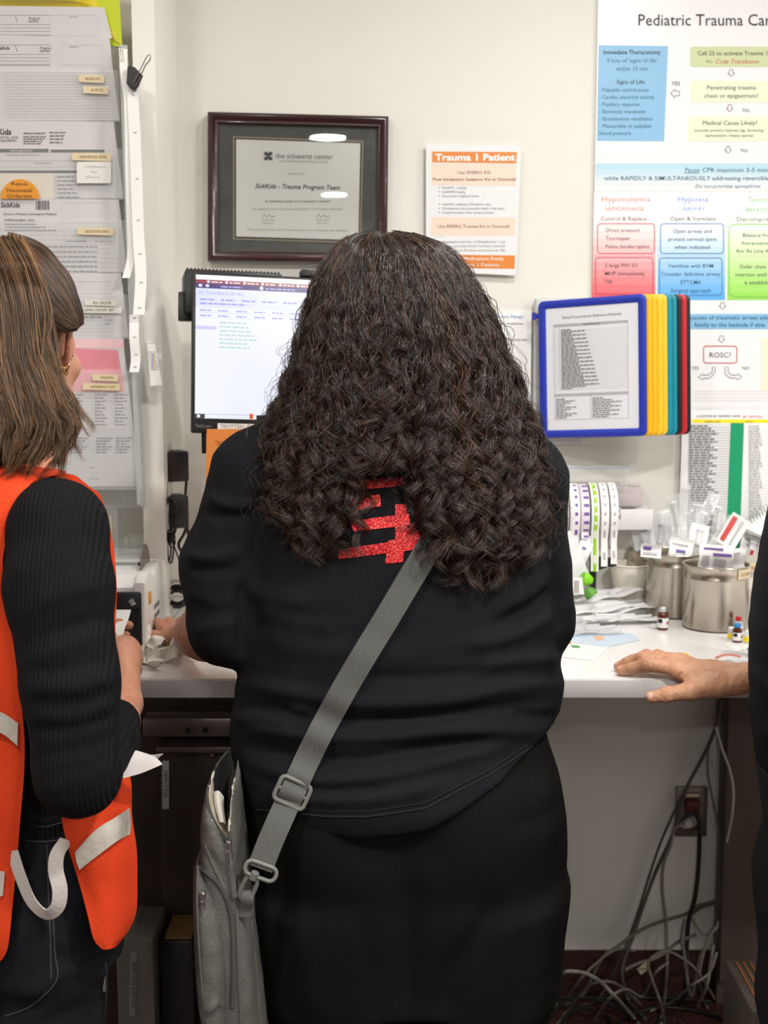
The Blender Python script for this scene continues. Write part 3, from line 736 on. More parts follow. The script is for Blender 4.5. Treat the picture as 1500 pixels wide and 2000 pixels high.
# ---- flip display: wall bracket with a row of pivots and framed panels
hx, hy = P(1050, 720, 2.955).x, 2.955
zt, zb = P(1050, 589, 2.90).z, P(1050, 860, 2.90).z
t = thing('flip_display', 'wall flip display of coloured framed panels with blue one open in front', 'document display', (hx, 2.985, (zt + zb) / 2))
b = MB(); gpl = M('grey_bracket_plastic', (196, 198, 202), 0.4)
b.box((P(1043, 700, 2.97).x, 2.968, P(1050, 868, 2.97).z), (P(1142, 700, 2.97).x, 2.99, P(1050, 582, 2.97).z), 0, 0.006, 3); b.build('wall_bracket', gpl, t)
PCOL = [('blue', (42, 58, 170), 1267), ('yellow', (240, 184, 36), 1277), ('yellow', (240, 184, 36), 1287), ('yellow', (242, 194, 50), 1298), ('yellow', (242, 194, 50), 1307.5), ('teal', (24, 138, 158), 1317), ('teal', (24, 138, 158), 1326.5), ('black', (34, 34, 38), 1336), ('red', (190, 40, 48), 1346), ('black', (34, 34, 38), 1353)]
W = 0.246; ROLL = 0.062
for i, (cn, cc, tx) in enumerate(PCOL):
    a = radians(30 - i * 1.3); nrm = Vector((-sin(a), -cos(a), 0)); d = Vector((cos(a), -sin(a), ROLL)).normalized(); upv = Vector((-ROLL * .55 * cos(a), ROLL * .55 * sin(a), 1)).normalized()
    yr = 2.948 - W * sin(a); xr_ = P(tx, 720, yr).x; base = Vector((xr_ - W * cos(a) - .004, 2.950, 0))
    pm = M('frame_plastic_' + cn + str(cc[1]), cc, 0.35); wz = 0.0165; th = 0.0036; h = zt - zb; zm = (zt + zb) / 2
    def at(u, z, n): return base + d * u + Vector((0, 0, zm)) + upv * (z - zm) + nrm * n
    b = MB()
    def rrl(u0, u1, z0, z1, r, n, off):
        o = []
        for (cu, cz, a0) in ((u1 - r, z1 - r, 0), (u0 + r, z1 - r, 90), (u0 + r, z0 + r, 180), (u1 - r, z0 + r, 270)):
            for k in range(n + 1): an = radians(a0 + 90 * k / n); o.append(at(cu + r * cos(an), cz + r * sin(an), off))
        return o
    L = [rrl(0.010, W, zb, zt, 0.012, 4, -th), rrl(0.010, W, zb, zt, 0.012, 4, th * .6), rrl(0.0125, W - 0.0025, zb + .0025, zt - .0025, 0.010, 4, th), rrl(0.010 + wz - .003, W - wz + .003, zb + wz - .003, zt - wz + .003, 0.004, 4, th), rrl(0.010 + wz, W - wz, zb + wz, zt - wz, 0.003, 4, th * .3), rrl(0.010 + wz, W - wz, zb + wz, zt - wz, 0.003, 4, -th)]
    n = len(L[0]); vs = [p for l in L for p in l]; fs = []
    for q in range(len(L)):
        q2 = (q + 1) % len(L)
        for k in range(n): fs.append((q * n + k, q * n + (k + 1) % n, q2 * n + (k + 1) % n, q2 * n + k))
    b.add(vs, fs); pan = b.build('panel', pm, t); pan['label'] = cn + ' framed display panel'
    for zz in (zt - 0.03, zb + 0.03):
        b = MB(); p = at(-.001, zz, 0); b.tube([p - Vector((0, 0, .008)), p + Vector((0, 0, .008))], .004, 10); b.prism([at(-.002, zz - .005, .0015), at(.013, zz - .005, .0015), at(.013, zz + .005, .0015), at(-.002, zz + .005, .0015)], [at(-.002, zz - .005, -.0015), at(.013, zz - .005, -.0015), at(.013, zz + .005, -.0015), at(-.002, zz + .005, -.0015)]); b.build('hinge', pm, pan)
    x0, x1, z0, z1 = 0.010 + wz - .002, W - wz + .002, zb + wz - .002, zt - wz + .002
    if i == 0:
        s = Sheet(p0=at(0, zm, 0.0005), n=d.cross(upv), step=0.0003)
        q = [at(x0, z1, 0), at(x1, z1, 0), at(x1, z0, 0), at(x0, z0, 0)]
        def pj(p):
            r = p - Vector((0, 0, CZ)); dp = r.y * CT - r.z * ST
            return (750 + FPX * r.x / dp, 1000 - FPX * (r.y * ST + r.z * CT) / dp)
        s.mapf = quadmap([pj(p) for p in q], 195, 255)
        s.base([(0, 0), (195, 0), (195, 255), (0, 255)], M('sleeved_paper', (226, 228, 234), 0.25, coat=0.4), 0.001)
        s.text(98, 24, 'Resus/Trauma Room Reference Materials', 4.6, DGREY, 'C', fit=122)
        s.frame(18, 36, 172, 232, 0.7, GREY); s.rect(18, 36, 172, 41, LGREY, 1); s.text(98, 39.8, 'Regulatory/Support', 3, DGREY, 'C')
        for k in range(32): s.greek(34, 34 + 20 + (k * 31 % 60), 48 + k * 3.9, 2, GREY, seed=k); s.rect(18, 49.2 + k * 3.9, 172, 49.6 + k * 3.9, LGREY, 1)
        s.rect(30, 42, 30.5, 170, GREY, 2)
        s.rect(18, 178, 172, 184, LGREY, 1); s.rect(94, 178, 94.6, 232, GREY, 2)
        for k in range(10): s.greek(21, 40 + (k * 23 % 34), 190 + k * 4.3, 2, GREY, seed=k + 5); s.greek(98, 120 + (k * 19 % 40), 190 + k * 4.3, 2, GREY, seed=k + 50)
        s.build('sheet', pan)
    else:
        b = MB(); b.prism([at(x0, z0, .0006), at(x1, z0, .0006), at(x1, z1, .0006), at(x0, z1, .0006)], [at(x0, z0, -.0006), at(x1, z0, -.0006), at(x1, z1, -.0006), at(x0, z1, -.0006)]); b.build('sheet', PAPER, pan)
# ================================================================== PEOPLE
def tab(rows, Y):
    """photo table (py, left px, right px, half depth[, centre y]) -> loft tables in metres"""
    zs, cx, cy, a, bb = [], [], [], [], []
    for r in rows:
        yc = r[4] if len(r) > 4 else Y
        L, R_ = P(r[1], r[0], yc), P(r[2], r[0], yc)
        zs.append(L.z); cx.append((L.x + R_.x) / 2); a.append((R_.x - L.x) / 2); bb.append(r[3]); cy.append(yc)
    return [np.array(q) for q in (zs, cx, cy, a, bb)]
SKIN = M('warm_skin', (205, 150, 122), 0.5, noise=(70, 0.3, (186, 126, 100)), bump=(260, 0.12, 'noise'))
SKIN2 = M('tan_skin', (208, 160, 128), 0.48, noise=(60, 0.3, (186, 130, 100)), bump=(240, 0.25, 'noise'))
SKIN3 = M('pale_skin', (212, 160, 134), 0.5, noise=(60, 0.3, (190, 130, 104)), bump=(260, 0.12, 'noise'))
NAIL = M('finger_nail', (222, 176, 160), 0.25)
BLKT = M('black_cotton', (25, 26, 30), 0.9, spec=0.15, bump=(420, 0.25, 'noise'))
BLKP = M('black_rib_trouser', (19, 19, 18), 0.9, spec=0.12, bump=(190, 0.15, 'X'))
def mergemesh(parts):
    vs, fs, k = [], [], 0
    for v, f in parts: vs.append(v); fs.append(f + k); k += len(v)
    return np.concatenate(vs), np.concatenate(fs)
def head_field(F, c, yaw, s=1.0):
    """skull, face, nose, lips, chin and ears; local x right, y forward, z up"""
    R = Matrix.Rotation(yaw, 3, 'Z'); c = Vector(c)
    L = lambda x, y, z: c + R @ (Vector((x, y, z)) * s)
    F.ell(L(0, -.008, .028), (.074 * s, .094 * s, .092 * s), 0.01, R)
    F.ell(L(0, .030, -.040), (.056 * s, .062 * s, .078 * s), 0.03, R)
    F.cone(L(-.03, .07, -.088), L(.03, .07, -.088), .020 * s, .020 * s, 0.03)
    F.cone(L(0, .088, .012), L(0, .112, -.026), .007 * s, .012 * s, 0.012); F.cone(L(-.014, .1, -.03), L(.014, .1, -.03), .008 * s, .008 * s, 0.008)
    for sx in (-1, 1):
        F.ell(L(.031 * sx, .098, .008), (.017 * s, .014 * s, .011 * s), 0.014, R, 'sub'); F.ell(L(.031 * sx, .079, .007), (.012 * s, .012 * s, .011 * s), 0.003, R)
        F.cone(L(.016 * sx, .089, .024), L(.045 * sx, .078, .026), .006 * s, .005 * s, 0.012)
        F.ell(L(.036 * sx, .072, -.03), (.02 * s, .018 * s, .018 * s), 0.02, R)
    F.cone(L(-.02, .092, -.057), L(.02, .092, -.057), .006 * s, .006 * s, 0.006); F.cone(L(-.017, .091, -.067), L(.017, .091, -.067), .007 * s, .007 * s, 0.006)
    F.cone(L(-.02, .101, -.062), L(.02, .101, -.062), .0022 * s, .0022 * s, 0.004, 'sub')
    for sx in (-1, 1):
        pts = [(.070, .004, -.034), (.076, -.004, -.030), (.088, -.018, -.012), (.096, -.026, .008), (.097, -.024, .022), (.092, -.012, .031), (.082, .002, .026), (.074, .006, .010), (.070, .003, -.010)]
        q = [L(x * sx, y, z) for x, y, z in pts]; q = crv(q, 3)
        F.chain(q, [.0040 * s] * len(q), 0.003)
        F.ell(L(.080 * sx, -.010, .002), (.0035 * s, .017 * s, .025 * s), 0.004, R @ Matrix.Rotation(-.5 * sx, 3, 'Z'))
        F.cone(L(.071 * sx, .003, -.034), L(.078 * sx, -.006, -.024), .0062 * s, .0050 * s, 0.004)
    return F
def finger(F, pts, r0, r1, k=0.004):
    n = len(pts); F.chain(pts, [r0 + (r1 - r0) * i / (n - 1) for i in range(n)], k)
# ------------------------------------------------------------------ the curly-haired woman in the middle
YW = 2.13
hip = P(765, 1700, YW)
wom = thing('person', 'person with long dark curly hair and black t-shirt standing at the counter, seen from behind', 'person', (hip.x, YW, 0))
TORSO = [(835, 690, 815, .065, 2.13), (858, 600, 905, .085, 2.13), (890, 540, 980, .110, 2.13), (940, 500, 1030, .135, 2.13), (1000, 484, 1056, .152, 2.13), (1100, 478, 1066, .165), (1200, 474, 1078, .172), (1290, 468, 1092, .178), (1330, 464, 1099, .180), (1380, 456, 1090, .180), (1420, 450, 1078, .182), (1450, 454, 1074, .184), (1500, 464, 1078, .186), (1560, 472, 1085, .186), (1640, 478, 1085, .186)]
HIPS = [(1400, 475, 1060, .165), (1440, 462, 1070, .172), (1500, 462, 1090, .180), (1580, 463, 1103, .185), (1650, 468, 1103, .186), (1750, 480, 1094, .184), (1830, 492, 1084, .178), (1900, 502, 1078, .17)]
Ls, Le, Lw = P(512, 935, 2.13), P(455, 1215, 2.10), P(385, 1238, 2.30)
Lm = P(452, 1110, 2.115)
Rs, Rm, Re = P(1012, 940, 2.13), P(1036, 1110, 2.13), P(1052, 1208, 2.13)
lo = (hip.x - .40, 1.88, 0.50); hi = (hip.x + .40, 2.42, 1.42)
F = Field(lo, hi, 0.006)
zs, cx, cy, a, bb = tab(TORSO, YW)
F.loft(zs, cx, cy, a, bb, n=2.35, k=0.0)
F.chain([P(600, 868, 2.12), Ls, Lm, Le, Le.lerp(Lw, 0.12)], [.060, .078, .0755, .0655, .062], k=0.022)
F.chain([P(905, 868, 2.12), Rs, Rm, Re, P(1045, 1215, 2.24)], [.060, .074, .060, .054, .050], k=0.020)
F.ell(P(760, 1540, 2.02), (.19, .1, .08), 0.06)                        # seat under the hem
# hem line: lower at the left, rising to the right
hxs = np.array([P(x, y, 2.0) for x, y in [(430, 1585), (520, 1592), (640, 1604), (720, 1604), (830, 1588), (960, 1520), (1080, 1440), (1130, 1425)]])
F.cut(lambda X, Y, Z: np.interp(X[:, 0, 0], hxs[:, 0], hxs[:, 2])[:, None, None] - Z + 0 * Y)
BELLY = lambda X, Y, Z: np.minimum(Y - 2.292 + 0 * X + 0 * Z, CTOP + .003 - Z + 0 * X + 0 * Y)
F.cut(BELLY)
# sleeve hem of the left arm
sd = (Lw - Le).normalized(); sp = Le + sd * 0.035 + Vector((0, 0, 0.0))
v, f = F.mesh(1)
FOLDS = [([(470, 1335), (560, 1350), (700, 1372), (860, 1368), (980, 1345), (1095, 1335)], .007, .012), ([(465, 1372), (600, 1400), (720, 1412), (880, 1395), (1088, 1368)], -.007, .009),
         ([(455, 1412), (540, 1428), (640, 1440), (760, 1436), (900, 1425), (1070, 1430)], .009, .013), ([(470, 1452), (590, 1478), (700, 1482), (820, 1462), (980, 1440)], -.007, .009),
         ([(480, 1490), (560, 1510), (640, 1525), (760, 1515), (900, 1478), (1000, 1455)], .006, .011), ([(540, 1545), (640, 1560), (760, 1556), (870, 1528)], .005, .011), ([(520, 1528), (640, 1545), (760, 1536)], -.004, .007),
         ([(500, 1240), (600, 1262), (720, 1280), (860, 1275)], .004, .02), ([(900, 1265), (1000, 1240), (1085, 1195)], .007, .013), ([(930, 1300), (1020, 1290), (1095, 1285)], .006, .012), ([(960, 1225), (1040, 1190), (1080, 1150)], -.007, .010),
         ([(980, 1190), (1040, 1150), (1075, 1110)], .006, .010), ([(1078, 1085), (1085, 1150), (1092, 1230)], -.006, .010), ([(470, 1130), (474, 1200), (470, 1290)], -.007, .010), ([(480, 1150), (540, 1170), (620, 1175)], .005, .014), ([(500, 1190), (580, 1215), (660, 1222)], .004, .014),
         ([(410, 965), (440, 985), (500, 990)], .006, .008), ([(400, 1000), (450, 1010), (500, 1000)], -.005, .008), ([(365, 1085), (420, 1090), (475, 1075)], .006, .009), ([(365, 1112), (420, 1116), (470, 1108)], -.005, .008), ([(360, 1155), (420, 1175), (465, 1170)], .004, .012), ([(380, 1235), (420, 1222), (465, 1215)], .004, .010),
         ([(455, 1405), (520, 1400), (580, 1412)], .006, .009), ([(560, 1388), (600, 1395), (640, 1420)], .005, .007), ([(700, 1325), (820, 1322), (950, 1312)], -.004, .010), ([(1000, 1395), (1050, 1400), (1085, 1398)], -.005, .008)]
v = folds(v, f, [(q, a_ * 1.45, w_) for q, a_, w_ in FOLDS], 2.1, extra=lambda v: wob(v, .0016, 22, 3) + wob(v, .0007, 60, 4))
shirt = mesh_obj('t_shirt', v, f, [BLKT], parent=wom, sharp=0)
BV_SHIRT = BVHTree.FromPolygons([tuple(q) for q in v], [tuple(int(i) for i in q) for q in f])
# hem stitching band
def hit(bv, px, py, off=0.0, default=None):
    d = ray(px, py).normalized(); loc, n, i, dist = bv.ray_cast(Vector((0, 0, CZ)), d)
    if loc is None: return default
    return loc - d * off
hp = []
for x in range(500, 1066, 12):
    ya = np.interp(x, [430, 520, 640, 720, 830, 960, 1080], [1585, 1592, 1604, 1604, 1588, 1520, 1440]) - 9
    q = hit(BV_SHIRT, x, ya, 0.0008)
    if q is not None: hp.append(q)
b = MB(); b.tube(hp, 0.0013, 5); b.tube([p + Vector((0, 0, 0.008)) for p in hp], 0.0008, 5); b.build('hem_stitching', M('black_thread', (28, 29, 32), 0.9), shirt)
# trousers: seat and two wide legs
lo = (hip.x - .36, 1.86, -0.01); hi = (hip.x + .36, 2.40, 1.0)
F = Field(lo, hi, 0.0075)
zs, cx, cy, a, bb = tab(HIPS, YW); F.loft(zs, cx, cy, a, bb, n=2.3, k=0.0)
F.ell(P(660, 1600, 2.035), (.115, .10, .115), 0.05); F.ell(P(905, 1600, 2.035), (.115, .10, .115), 0.05)
for (x0, x1, x2, x3) in (((484, 500, 520, 556), (800, 795, 790, 770), 0, 0), ((790, 805, 812, 820), (1092, 1082, 1066, 1030), 0, 0)):
    rows = [(1720, x0[0], x1[0], .17), (1850, x0[1], x1[1], .158), (2000, x0[2], x1[2], .15), (2400, x0[3], x1[3], .135), (2500, x0[3], x1[3], .135)]
    zs, cx, cy, a, bb = tab(rows, YW); zs[-1] = 0.025; F.loft(zs, cx, cy, a, bb, n=2.2, k=0.05)
F.cut(BELLY); v, f = F.mesh(1)
PF = [([(985, 1760), (930, 1830), (880, 1920), (860, 2000)], -.012, .018), ([(800, 1700), (795, 1850), (800, 2000)], -.010, .022), ([(640, 1640), (760, 1680), (900, 1660)], -.006, .03), ([(1060, 1500), (1085, 1650), (1070, 1850)], .004, .02), ([(560, 1760), (600, 1880), (620, 2000)], .006, .022), ([(1000, 1700), (990, 1850), (960, 2000)], .006, .02), ([(700, 1780), (730, 1900), (735, 2000)], -.005, .018), ([(1098, 1560), (1050, 1600), (1000, 1610)], -.004, .016)]
v = folds(v, f, PF, 2.1, extra=lambda v: wob(v, .003, 11, 8) * np.clip((1.0 - v[:, 2]) * 2, .2, 1))
mesh_obj('trousers', v, f, [BLKP], parent=wom, sharp=0)
# body: head, neck, torso, arms, legs
F = Field((hip.x - .36, 1.92, 0.0), (hip.x + .36, 2.62, 1.68), 0.007)
HC = P(752, 632, 2.15)
head_field(F, HC, radians(4))
F.cone(HC + Vector((0, -.015, -.07)), P(752, 870, 2.14), .058, .066, 0.02)
zs, cx, cy, a, bb = tab([r for r in TORSO if 835 <= r[0] <= 1500], YW); F.loft(zs, cx, cy, a * .90 - .006, bb * .90, n=2.3, k=0.012)
F.chain([Ls, Lm, Le], [.056, .052, .046], 0.012); F.chain([Rs, Rm, Re, P(1000, 1225, 2.33), P(950, 1262, 2.42)], [.05, .040, .038, .034, .026], 0.012)
zs, cx, cy, a, bb = tab(HIPS, YW); F.loft(zs, cx, cy, a * .93, bb * .93, n=2.2, k=0.02)
for x in (655, 920):
    kn, an = P(x, 2050, 2.13), P(x, 2500, 2.15); an.z = 0.09
    F.chain([P(x, 1700, 2.13), kn, an], [.095, .062, .038], 0.02); F.cone(Vector((an.x, an.y - .04, .04)), Vector((an.x, an.y + .13, .03)), .036, .03, 0.02)
F.cut(BELLY); va, fa = F.mesh(1)
# finely shaped left forearm and hand (fine grid)
el = P(446, 1226, 2.125); wr = P(372, 1236, 2.40)
hand = P(350, 1222, 2.475)
F = Field((wr.x - .12, 2.06, CTOP - .02), (el.x + .06, 2.64, CTOP + .18), 0.0025)
wr.z = max(wr.z, CTOP + .027); hand.z = CTOP + .034
F.chain([el, P(404, 1234, 2.2), P(388, 1238, 2.29), wr], [.047, .0465, .040, .027], 0.01)
F.cone(wr, hand, .026, .024, 0.01); F.ell(hand, (.036, .042, .022), 0.012)
for k, (dx, dy) in enumerate([(-.034, .030), (-.020, .042), (-.002, .046), (.016, .040)]):
    m0 = hand + Vector((dx, dy, .006)); m1 = m0 + Vector((-.014 + .004 * k, .030 - .003 * k, .006)); m2 = m1 + Vector((-.006 + .003 * k, .012, -.020)); m3 = m2 + Vector((.004, -.012, -.014))
    finger(F, [hand + Vector((dx * .5, dy * .3, .002)), m0, m1, m2, m3], .0105, .0078)
th0 = hand + Vector((-.026, -.012, -.004)); finger(F, [th0, th0 + Vector((-.022, .018, .002)), th0 + Vector((-.026, .044, -.002)), th0 + Vector((-.020, .062, -.008))], .013, .0085)
F.cut(lambda X, Y, Z: CTOP + .001 - Z + 0 * X + 0 * Y); vb, fb = F.mesh(1)
v, f = mergemesh([(va, fa), (vb, fb)])
mesh_obj('body', v, f, [SKIN], parent=wom, sharp=0)
# sleeve cuff round the left forearm
b = MB(); ax = (P(396, 1236, 2.24) - el).normalized(); c0 = el + ax * 0.028
cuffR = ax.to_track_quat('Z', 'Y').to_matrix()
b.lathe([(.0545, -.004), (.0575, 0), (.0600, -.004), (.061, -.03), (.058, -.045), (.054, -.03)], c0, 40, R=cuffR, closed_prof=True); b.build('sleeve_cuff', BLKT, shirt)
# red glitter print on the back
GLIT = bpy.data.materials.new('red_glitter'); GLIT.use_nodes = True
nt = GLIT.node_tree; bs = nt.nodes['Principled BSDF']; tcn = nt.nodes.new('ShaderNodeTexCoord'); vo = nt.nodes.new('ShaderNodeTexVoronoi'); vo.inputs['Scale'].default_value = 800
nt.links.new(tcn.outputs['Object'], vo.inputs['Vector']); rp = nt.nodes.new('ShaderNodeValToRGB'); sp_ = nt.nodes.new('ShaderNodeSeparateColor')
nt.links.new(vo.outputs['Color'], sp_.inputs['Color']); nt.links.new(sp_.outputs['Red'], rp.inputs['Fac'])
rp.color_ramp.elements[0].color = lin((130, 6, 16)); rp.color_ramp.elements[1].color = lin((255, 130, 120)); e_ = rp.color_ramp.elements.new(0.62); e_.color = lin((220, 16, 32))
nt.links.new(rp.outputs['Color'], bs.inputs['Base Color']); bs.inputs['Metallic'].default_value = 0.55; bs.inputs['Roughness'].default_value = 0.35
nm = nt.nodes.new('ShaderNodeBump'); nm.inputs['Strength'].default_value = 0.9; nm.inputs['Distance'].default_value = 0.002; nt.links.new(sp_.outputs['Green'], nm.inputs['Height']); nt.links.new(nm.outputs['Normal'], bs.inputs['Normal'])
b = MB()
def print_patch(q, n=8, m=4):
    (a, b_, c, d) = [Vector((x, y)) for x, y in q]; rows = []
    for j in range(m + 1):
        r = []
        for i in range(n + 1):
            p = a.lerp(b_, i / n).lerp(d.lerp(c, i / n), j / m); h_ = hit(BV_SHIRT, p.x, p.y, 0.0012)
            r.append(h_ if h_ is not None else P(p.x, p.y, 1.95))
        rows.append(r)
    b.patch(rows, 0.0008, 0)
print_patch([(676, 972), (742, 966), (744, 989), (680, 999)]); print_patch([(684, 1018), (798, 1003), (802, 1026), (690, 1038)]); print_patch([(660, 1073), (812, 1046), (820, 1062), (664, 1092)][0:1] + [(822, 1050), (826, 1072), (662, 1092)])
print_patch([(772, 985), (794, 985), (796, 1062), (772, 1066)], 3, 10); print_patch([(758, 1056), (792, 1050), (787, 1098), (752, 1101)], 4, 6); print_patch([(792, 1035), (812, 1020), (826, 1068), (798, 1066)], 3, 4); print_patch([(676, 940), (790, 930), (792, 948), (677, 960)])
b.build('glitter_print', GLIT, shirt)
# ------------------------------------------------------------------ hair
def hair_mat(name, dark, light, rough=0.34, p=0.55, spec=0.6):
    m = bpy.data.materials.new(name); m.use_nodes = True; nt = m.node_tree; bs = nt.nodes['Principled BSDF']
    hi_ = nt.nodes.new('ShaderNodeHairInfo'); rp = nt.nodes.new('ShaderNodeValToRGB'); nt.links.new(hi_.outputs['Random'], rp.inputs['Fac'])
    rp.color_ramp.elements[0].color = lin(dark); rp.color_ramp.elements[1].color = lin(light); rp.color_ramp.elements[0].position = 0.1; rp.color_ramp.elements[1].position = 0.98
    e = rp.color_ramp.elements.new(p); e.color = lin(tuple(dark[i] * .68 + light[i] * .32 for i in range(3)))
    nt.links.new(rp.outputs['Color'], bs.inputs['Base Color']); bs.inputs['Roughness'].default_value = rough; bs.inputs['Specular IOR Level'].default_value = spec
    return m
def hair_obj(name, arrs, mat, parent, r0=.00035, r1=.00012):
    off = np.array(wloc(parent)); sizes = []; pos = []; rad = []
    for A in arrs:
        S, N, _ = A.shape; sizes += [N] * S; pos.append((A - off).reshape(-1, 3)); t = np.linspace(0, 1, N); rad.append(np.tile(r0 + (r1 - r0) * t ** 2, S))
    hc = bpy.data.hair_curves.new(name); hc.add_curves(sizes)
    hc.attributes['position'].data.foreach_set('vector', np.concatenate(pos).astype(np.float32).ravel())
    at_ = hc.attributes.get('radius') or hc.attributes.new('radius', 'FLOAT', 'POINT')
    at_.data.foreach_set('value', np.concatenate(rad).astype(np.float32)); hc.materials.append(mat)
    o = bpy.data.objects.new(name, hc); COL.objects.link(o); o.parent = parent; return o
def clumps(G, K, rc, amp, turns, seed, tip=0.35, strayf=0.0, lenv=.05):
    """G (n,N,3) guide curves -> K strands per guide spiralling round it"""
    r = np.random.default_rng(seed); n, N, _ = G.shape; t = np.linspace(0, 1, N)
    T = np.gradient(G, axis=1); T /= np.linalg.norm(T, axis=2, keepdims=True) + 1e-9
    E1 = np.cross(T, np.array([0.3, 1, 0.2])); E1 /= np.linalg.norm(E1, axis=2, keepdims=True) + 1e-9; E2 = np.cross(T, E1)
    ph = r.uniform(0, 2 * pi, (n, 1, 1)); tn = turns if np.ndim(turns) else np.full(n, turns); tn = (tn * r.uniform(.75, 1.25, n))[:, None, None]
    sg = np.where(r.random((n, 1, 1)) < .5, -1, 1)
    am = amp(t)[None, None, :] * r.uniform(.55, 1.35, (n, 1, 1)) * r.uniform(.8, 1.2, (n, K, 1))
    th = sg * (2 * pi * tn * (t ** 1.15)[None, None, :]) + ph + r.normal(0, .32, (n, K, 1)) + r.normal(0, .25, (n, K, 1)) * t
    ra = rc * np.sqrt(r.random((n, K, 1))); an = r.uniform(0, 2 * pi, (n, K, 1)); sh = (1 - (1 - tip) * t)[None, None, :] * (1 + strayf * r.exponential(1, (n, K, 1)) * t)
    o1 = am * np.cos(th) + ra * np.cos(an) * sh; o2 = am * np.sin(th) + ra * np.sin(an) * sh
    out = G[:, None] + o1[..., None] * E1[:, None] + o2[..., None] * E2[:, None]
    out = out.reshape(n * K, N, 3); lf = 1 - np.abs(r.normal(0, lenv, n * K)).clip(0, .45); q = t[None, :] * (N - 1) * lf[:, None]; a = np.minimum(q.astype(int), N - 2); fr = (q - a)[..., None]; ii = np.arange(n * K)[:, None]
    return out[ii, a] * (1 - fr) + out[ii, a + 1] * fr
HT = np.array([(461, 733, 762, .004), (466, 700, 800, .035), (475, 676, 832, .055), (490, 655, 868, .08), (510, 640, 893, .097), (540, 622, 917, .113), (600, 602, 950, .132), (660, 587, 974, .143), (720, 572, 998, .150), (780, 553, 1020, .158), (840, 520, 1042, .166), (900, 502, 1062, .178), (960, 492, 1078, .190), (1020, 492, 1080, .198), (1080, 508, 1072, .200), (1170, 560, 1020, .198), (1230, 560, 1020, .19)])
hz = np.array([P(750, r[0], 2.12).z for r in HT]); hL = np.array([P(r[1], r[0], 2.12).x for r in HT]); hR = np.array([P(r[2], r[0], 2.12).x for r in HT]); hB = HT[:, 3]
def henv(z):
    q = hz[::-1]; return np.interp(z, q, hL[::-1]), np.interp(z, q, hR[::-1]), np.interp(z, q, hB[::-1])
TIPX = [470, 500, 540, 580, 620, 650, 676, 690, 730, 760, 800, 818, 838, 880, 930, 980, 1020, 1060, 1100]; TIPY = [985, 1010, 1060, 1090, 1112, 1118, 1080, 940, 925, 965, 930, 1000, 1085, 1145, 1172, 1158, 1125, 1085, 1010]
hyc = 2.135
def guides(n, seed, full):
    r = np.random.default_rng(seed); N = 52; G = np.zeros((n, N, 3)); tur = np.zeros(n)
    for i in range(n):
        back = r.random() < .86
        ph = r.uniform(radians(-4), radians(184)) if back else r.uniform(radians(-50), radians(230))
        lay = r.uniform(.80, 1.0) if r.random() < .75 else r.uniform(.66, .85)
        # tip height from the outline at the strand's own place
        c_ = cos(ph); px = 787 + 292 * lay * math.copysign(abs(c_) ** .9, c_)
        py = np.interp(px + r.normal(0, 8), TIPX, TIPY)
        if r.random() > full: py = min(py, 1120) - abs(r.normal(0, 1)) * 120 - 20
        py = max(py - r.uniform(0, 26), 700)
        # start on the scalp
        py0 = 462 + abs(r.normal(0, 1)) * 22 if r.random() < .6 else r.uniform(470, 640)
        py0 = min(py0, 660); z0 = P(750, py0, 2.12).z; z1 = P(750, py, 1.95).z
        t = np.linspace(0, 1, N); z = z0 + (z1 - z0) * t
        L, R_, B = henv(z)
        ly = np.clip(.80 + (lay - .80) * np.minimum(t * 3, 1), .6, 1) if lay < .8 else (.965 + (lay - .965) * np.minimum(t * 4, 1))
        cxx = (L + R_) / 2; ax_ = (R_ - L) / 2
        # drift in angle
        dph = r.normal(0, .10) * t ** 1.5 + .05 * np.sin(t * r.uniform(4, 9) + r.uniform(0, 6)) * t
        c, s_ = np.cos(ph + dph), np.sin(ph + dph)
        G[i, :, 0] = cxx + ax_ * ly * np.sign(c) * np.abs(c) ** .9
        bf = np.where(s_ > 0, B, .105 + .02 * t)
        G[i, :, 1] = hyc - bf * ly * np.sign(s_) * np.abs(s_) ** .8
        G[i, :, 2] = z + r.normal(0, .002)
        tur[i] = max(2.2, (z0 - z1) / r.uniform(.055, .085))
    return G, tur
HAIR = hair_mat('dark_curly_hair', (12, 8, 6), (98, 66, 46), 0.28, 0.68, 0.7)
# dark inner volume so that no light shows through the curls
F = Field((hL.min() - .03, 1.92, hz[-1] - .02), (hR.max() + .03, 2.30, hz[0] + .02), 0.008)
o_ = slice(0, 12)
F.loft(hz[o_], ((hL + hR) / 2)[o_], np.full(12, hyc), np.maximum((hR - hL)[o_] / 2 - .030, .003), np.maximum(hB[o_] - .024, .003), n=2.1, k=0)
v, f = F.mesh(2); n_ = vnormals(v, f); v = v + n_ * (wob(v, .008, 45, 21) + wob(v, .005, 110, 22))[:, None]
hbase = mesh_obj('hair', v, f, [M('hair_shadow_brown', (22, 15, 13), 0.8, spec=0.1, noise=(90, .2, (36, 25, 20)))], parent=wom, sharp=0)
amp = lambda t: .0028 + .0145 * np.clip((t - .05) / .95, 0, 1) ** 1.05
G1, t1 = guides(620, 11, .62)
A1 = clumps(G1, 42, .006, amp, t1, 12, .5, .25)
G2, t2 = guides(260, 13, .35); A2 = clumps(G2, 26, .007, lambda t: .002 + .010 * t, t2 * 1.1, 14, .6, .5)
G3, t3 = guides(900, 15, .4)
r_ = np.random.default_rng(5); G3 = hyc * 0 + G3 + (np.cumsum(r_.normal(0, .0017, G3.shape), 1)); cen = np.array([0, hyc, 0]); cen[0] = (hL.mean() + hR.mean()) / 2
dv = G3 - np.array([cen[0], hyc, 0]); dv[..., 2] = 0; dv /= np.linalg.norm(dv, axis=2, keepdims=True) + 1e-6
